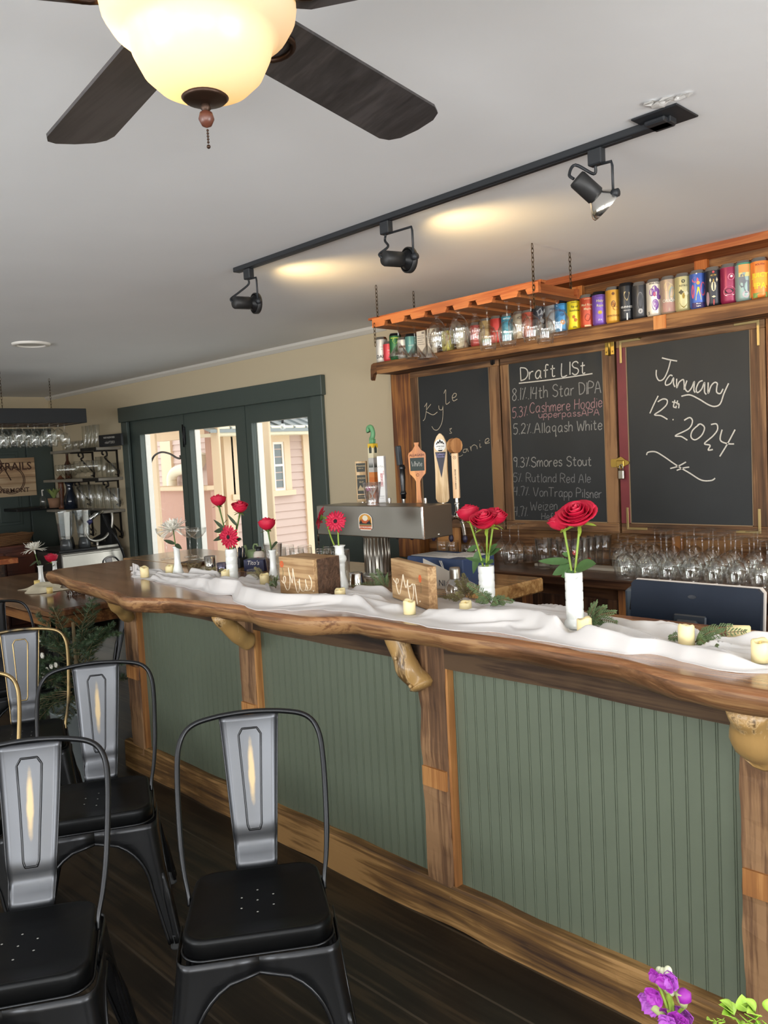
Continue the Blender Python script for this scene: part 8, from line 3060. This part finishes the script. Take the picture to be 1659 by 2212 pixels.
o = MB().box(-8.2, -7.86, lg_.y - 1.2, at(40, 1213, X=-7.86).y, lg_.z - 0.02, lg_.z + 0.03, 0.004).build('side_ledge', m_orange)
o2 = MB().box(-8.15, -7.95, lg_.y - 1.1, at(40, 1213, X=-7.86).y - 0.1, 0, lg_.z - 0.0205).build('side_cupboard', m_dark)
tag(o, 'orange-brown wooden ledge at the left edge beyond the far table', 'ledge')
tag(o2, 'dark cupboard under the orange-brown ledge', 'cupboard')

# bicycle-trail sign on the green door
sx_ = XL + 0.07
y0s, y1s = at(-30, 1040, X=sx_).y, at(77, 1030, X=sx_).y
z1s, z0s = at(70, 988, X=sx_).z, at(70, 1070, X=sx_).z
ts = thing('trail_sign', 'weathered wooden bicycle trail sign hanging on the green door', 'sign', (sx_, (y0s + y1s) / 2, (z0s + z1s) / 2))
hwS, hhS = (y1s - y0s) / 2, (z1s - z0s) / 2
MB().box(-0.012, 0.0, -hwS, hwS, -hhS, hhS, 0.002).build('board', wood('pale_sign_wood', '#9a7a5c', '#c0a07c', '#d8bd99', axis=1, scale=0.8, rough=0.7, plank=(2, 0.16, 0.5)), ts)
m_brownink = mat('brown_ink', '#4a3024', 0.7)
mb = MB()
put_text(mb, 'KINGDOM TRAILS', 0.118, (0.0008, hwS - 0.035, hhS - 0.095), (0, 1, 0), (0, 0, 1), True, 1.0, 'RIGHT')
put_text(mb, 'EAST BURKE, VERMONT', 0.07, (0.0008, hwS - 0.08, -hhS + 0.065), (0, 1, 0), (0, 0, 1), True, 1.0, 'RIGHT')
mb.v = [(x, max(-hwS + 0.002, y), z) for x, y, z in mb.v]
mb.build('lettering', m_brownink, ts)
mb = MB()
cyc = hwS - 0.27
for c in (cyc, cyc - 0.55):
    for r in (0.15, 0.135):
        pts = [(0.001, c + r * math.cos(a), -0.03 + r * math.sin(a)) for a in [2 * PI * k / 28 for k in range(28)]]
        if min(p[1] for p in pts) > -hwS:
            mb.tube(pts, 0.004, 4, closed=True)
for pl in ([(cyc, -0.03), (cyc - 0.08, 0.14), (cyc - 0.1, 0.2), (cyc - 0.2, 0.22)], [(cyc - 0.08, 0.13), (cyc - 0.28, -0.05), (cyc - 0.36, 0.12), (cyc - 0.1, 0.12)]):
    pts = [(0.001, max(-hwS + 0.01, a), b) for a, b in pl]
    mb.tube(pts, 0.006, 4)
mb.build('bicycle_drawing', m_brownink, ts)

# dark glass rack over the far counter
XF = -7.0
fr = thing('dark_glass_rack', 'dark wooden stemware rack hanging at the far left', 'glass rack', (XF, 2.7, at(90, 882, X=XF).z))
yr1 = at(186, 882, X=XF).y - 2.7
zt_r = 0.0
zb_r = at(150, 913, X=XF).z - at(150, 882, X=XF).z
m_nav = mat('blue_black_paint', '#191c20', 0.55)
MB().box(-0.02, 0.0, -1.2, yr1, zb_r, 0, 0.003).build('fascia', m_nav, fr)
MB().box(-0.62, -0.6, -1.2, yr1, zb_r, 0, 0.003).build('rear_fascia', m_nav, fr)
MB().box(-0.6, -0.02, yr1 - 0.02, yr1, zb_r, 0).build('end_board', m_nav, fr)
for k in range(7):
    y = yr1 - 0.1 - 0.13 * k
    MB().box(-0.6, -0.02, y - 0.045, y + 0.045, zb_r + 0.0, zb_r + 0.012).build('slot_bar', m_dark, fr)
chain(-0.05, at(4, 870, X=XF - 0.05).y - 2.7, -0.02, ZC - fr.location.z - 0.002, fr, 'chain', 0.03)
chain(-0.5, yr1 - 0.1, -0.02, ZC - fr.location.z - 0.002, fr, 'chain', 0.03)
hgt = fr.location.z + zb_r
n_ = 0
for k in range(6):
    y = 2.7 + yr1 - 0.165 - 0.13 * k
    for q in range(4):
        x = XF - 0.1 - 0.13 * q
        prof, nm = ((WINE, 'wine_glass'), (GOBLET, 'goblet'))[(k + q) % 2]
        H = max(z for r, z in prof)
        glass(nm, prof, (x, y, hgt + 0.0135 - H), '%s hanging in the %s slot of the dark rack, %s from the room side' % (nm.replace('_', ' '), ORD[k], ORD[q]), 'glass', 'glasses on the dark rack', flip=True)

# ================================================================== purple stock flowers at the lower right corner
ZTN = 0.72
tn = thing('side_table', 'small round table just below the lower right corner', 'table', (-0.33, 0.62, 0))
MB().lathe([(0.0005, ZTN - 0.03), (0.24, ZTN - 0.03), (0.25, ZTN - 0.02), (0.25, ZTN), (0.0005, ZTN)], 40).build('tabletop', m_dark, tn)
MB().lathe([(0.2, 0), (0.2, 0.02), (0.04, 0.05), (0.03, ZTN - 0.031)], 24, cap0=True).build('pedestal', m_black, tn)
fv = Vector((-0.36, 0.66, ZTN + 0.0006))
o = MB().lathe([(0.0005, 0), (0.04, 0), (0.05, 0.02), (0.045, 0.05), (0.032, 0.065), (0.034, 0.07), (0.03, 0.065), (0.04, 0.04), (0.0005, 0.01)], 26).build('low_vase', m_milk, loc=tuple(fv))
tag(o, 'low white vase on the side table holding the purple stock', 'vase')
m_pur2 = mat('violet_petal', '#a04ab0', 0.55, noise_amt=0.25, nscale=90)
m_bud = mat('pale_bud', '#cfd3b4', 0.6)
m_cal = mat('pale_green_calyx', '#a9b37a', 0.6)
sf = thing('purple_stock', 'purple stock flower spray in the lower right corner', 'flower', (fv.x, fv.y, fv.z + 0.03))
so = sf.location
YFL = 0.8


def fpt(px, py, y=YFL):
    return at(px, py, Y=y) - so


stem_top = fpt(1440, 2095)
base_ = Vector((0.0, 0.0, 0.0))
mid_ = fpt(1452, 2200)
MB().tube(smooth_path([base_, mid_ * 0.6, mid_, fpt(1445, 2150), stem_top], 6), 0.0032, 8).build('stem', m_stem, sf)


def floret(px, py, r, m, sd):
    rg = random.Random(sd)
    c = fpt(px, py, YFL + rg.uniform(-0.03, 0.02))
    mb = MB()
    for k in range(6):
        a = k * 1.05 + rg.random()
        tl = rg.uniform(0.2, 0.8)
        def pt(u, v, a=a, tl=tl):
            s = 2 * u - 1
            w = r * 0.6 * math.sin(PI * min(1, 0.12 + v * 0.8))
            x, z = s * w, r * v
            y = -r * 0.35 * v * v * tl * 2 + 0.1 * r * math.cos(3 * s)
            return (c.x + x * math.cos(a) - z * math.sin(a), c.y + y, c.z + x * math.sin(a) + z * math.cos(a))
        mb.grid(pt, 5, 6)
    mb.build('floret', m, sf, sol=0.0004)


for k, (px, py, r) in enumerate(((1408, 2168, 0.0125), (1416, 2150, 0.011), (1398, 2160, 0.0095), (1440, 2122, 0.0105), (1452, 2118, 0.009), (1448, 2196, 0.012), (1478, 2192, 0.012), (1470, 2206, 0.013), (1446, 2212, 0.012), (1415, 2106, 0.0075), (1450, 2108, 0.007))):
    floret(px, py, r, m_purp if k % 2 else m_pur2, k)
for (pa, pb, r) in (((1440, 2126), (1443, 2146), 0.006), ((1472, 2142), (1478, 2176), 0.0075), ((1413, 2172), (1440, 2200), 0.006), ((1416, 2112), (1424, 2130), 0.004)):
    a, b = fpt(*pa), fpt(*pb)
    MB().tube([a, a.lerp(b, 0.6), b], [r, r * 0.8, r * 0.4], 10).build('calyx', m_cal, sf)
    MB().tube(smooth_path([b, b.lerp(mid_, 0.5), mid_ * 0.98], 4), 0.0018, 6).build('side_stem', m_stem, sf)
a, b = fpt(1474, 2136), fpt(1480, 2162)
MB().tube([a, a.lerp(b, 0.4), b], [0.003, 0.008, 0.007], 10).build('floret', m_purp, sf)
for (px, py, r) in ((1432, 2104, 0.0055), (1424, 2098, 0.004), (1443, 2098, 0.0045), (1448, 2112, 0.0045), (1452, 2144, 0.003)):
    p = fpt(px, py)
    mb = MB()
    mb.sphere(p, r, 10, 8, 1.35)
    mb.build('bud', m_bud, sf)
m_lime = mat('lime_leaf', '#a9cf4e', 0.5, noise_amt=0.2, nscale=60)
for k, (px, py, lab) in enumerate(((1606, 2205, 'ruffled lime green bell-shaped bloom at the bottom edge, left of two'), (1655, 2210, 'ruffled lime green bloom cut off by the right bottom corner'), (1545, 2206, 'tiny lime green sprig at the bottom edge beside the purple stock'))):
    t = thing('green_bloom', lab, 'flower', (fv.x + 0.015 * (k - 1), fv.y, fv.z + 0.03), 0, 'lime green filler flowers')
    hd = at(px, py, Y=YFL) - t.location
    MB().tube(smooth_path([(0, 0, 0), hd * 0.5 + Vector((0, 0, 0.01)), hd], 5), 0.002, 6).build('stem', m_stem, t)
    mb = MB()
    rg = random.Random(k)
    for q in range(9 if k < 2 else 4):
        a = rg.uniform(0, 6.28)
        rr_ = 0.012 if k < 2 else 0.006
        c = hd + Vector((rr_ * math.cos(a), rr_ * 0.5 * math.sin(a), rr_ * (rg.random() - 0.3)))
        leaf_geo(mb, leaf_T(c, (math.cos(a) * 0.6, math.sin(a) * 0.6 - 0.4, 0.9)), rr_ * 1.3, rr_ * 1.3, 0.5, 0.4)
    mb.build('bloom', m_lime, t, sol=0.0004)
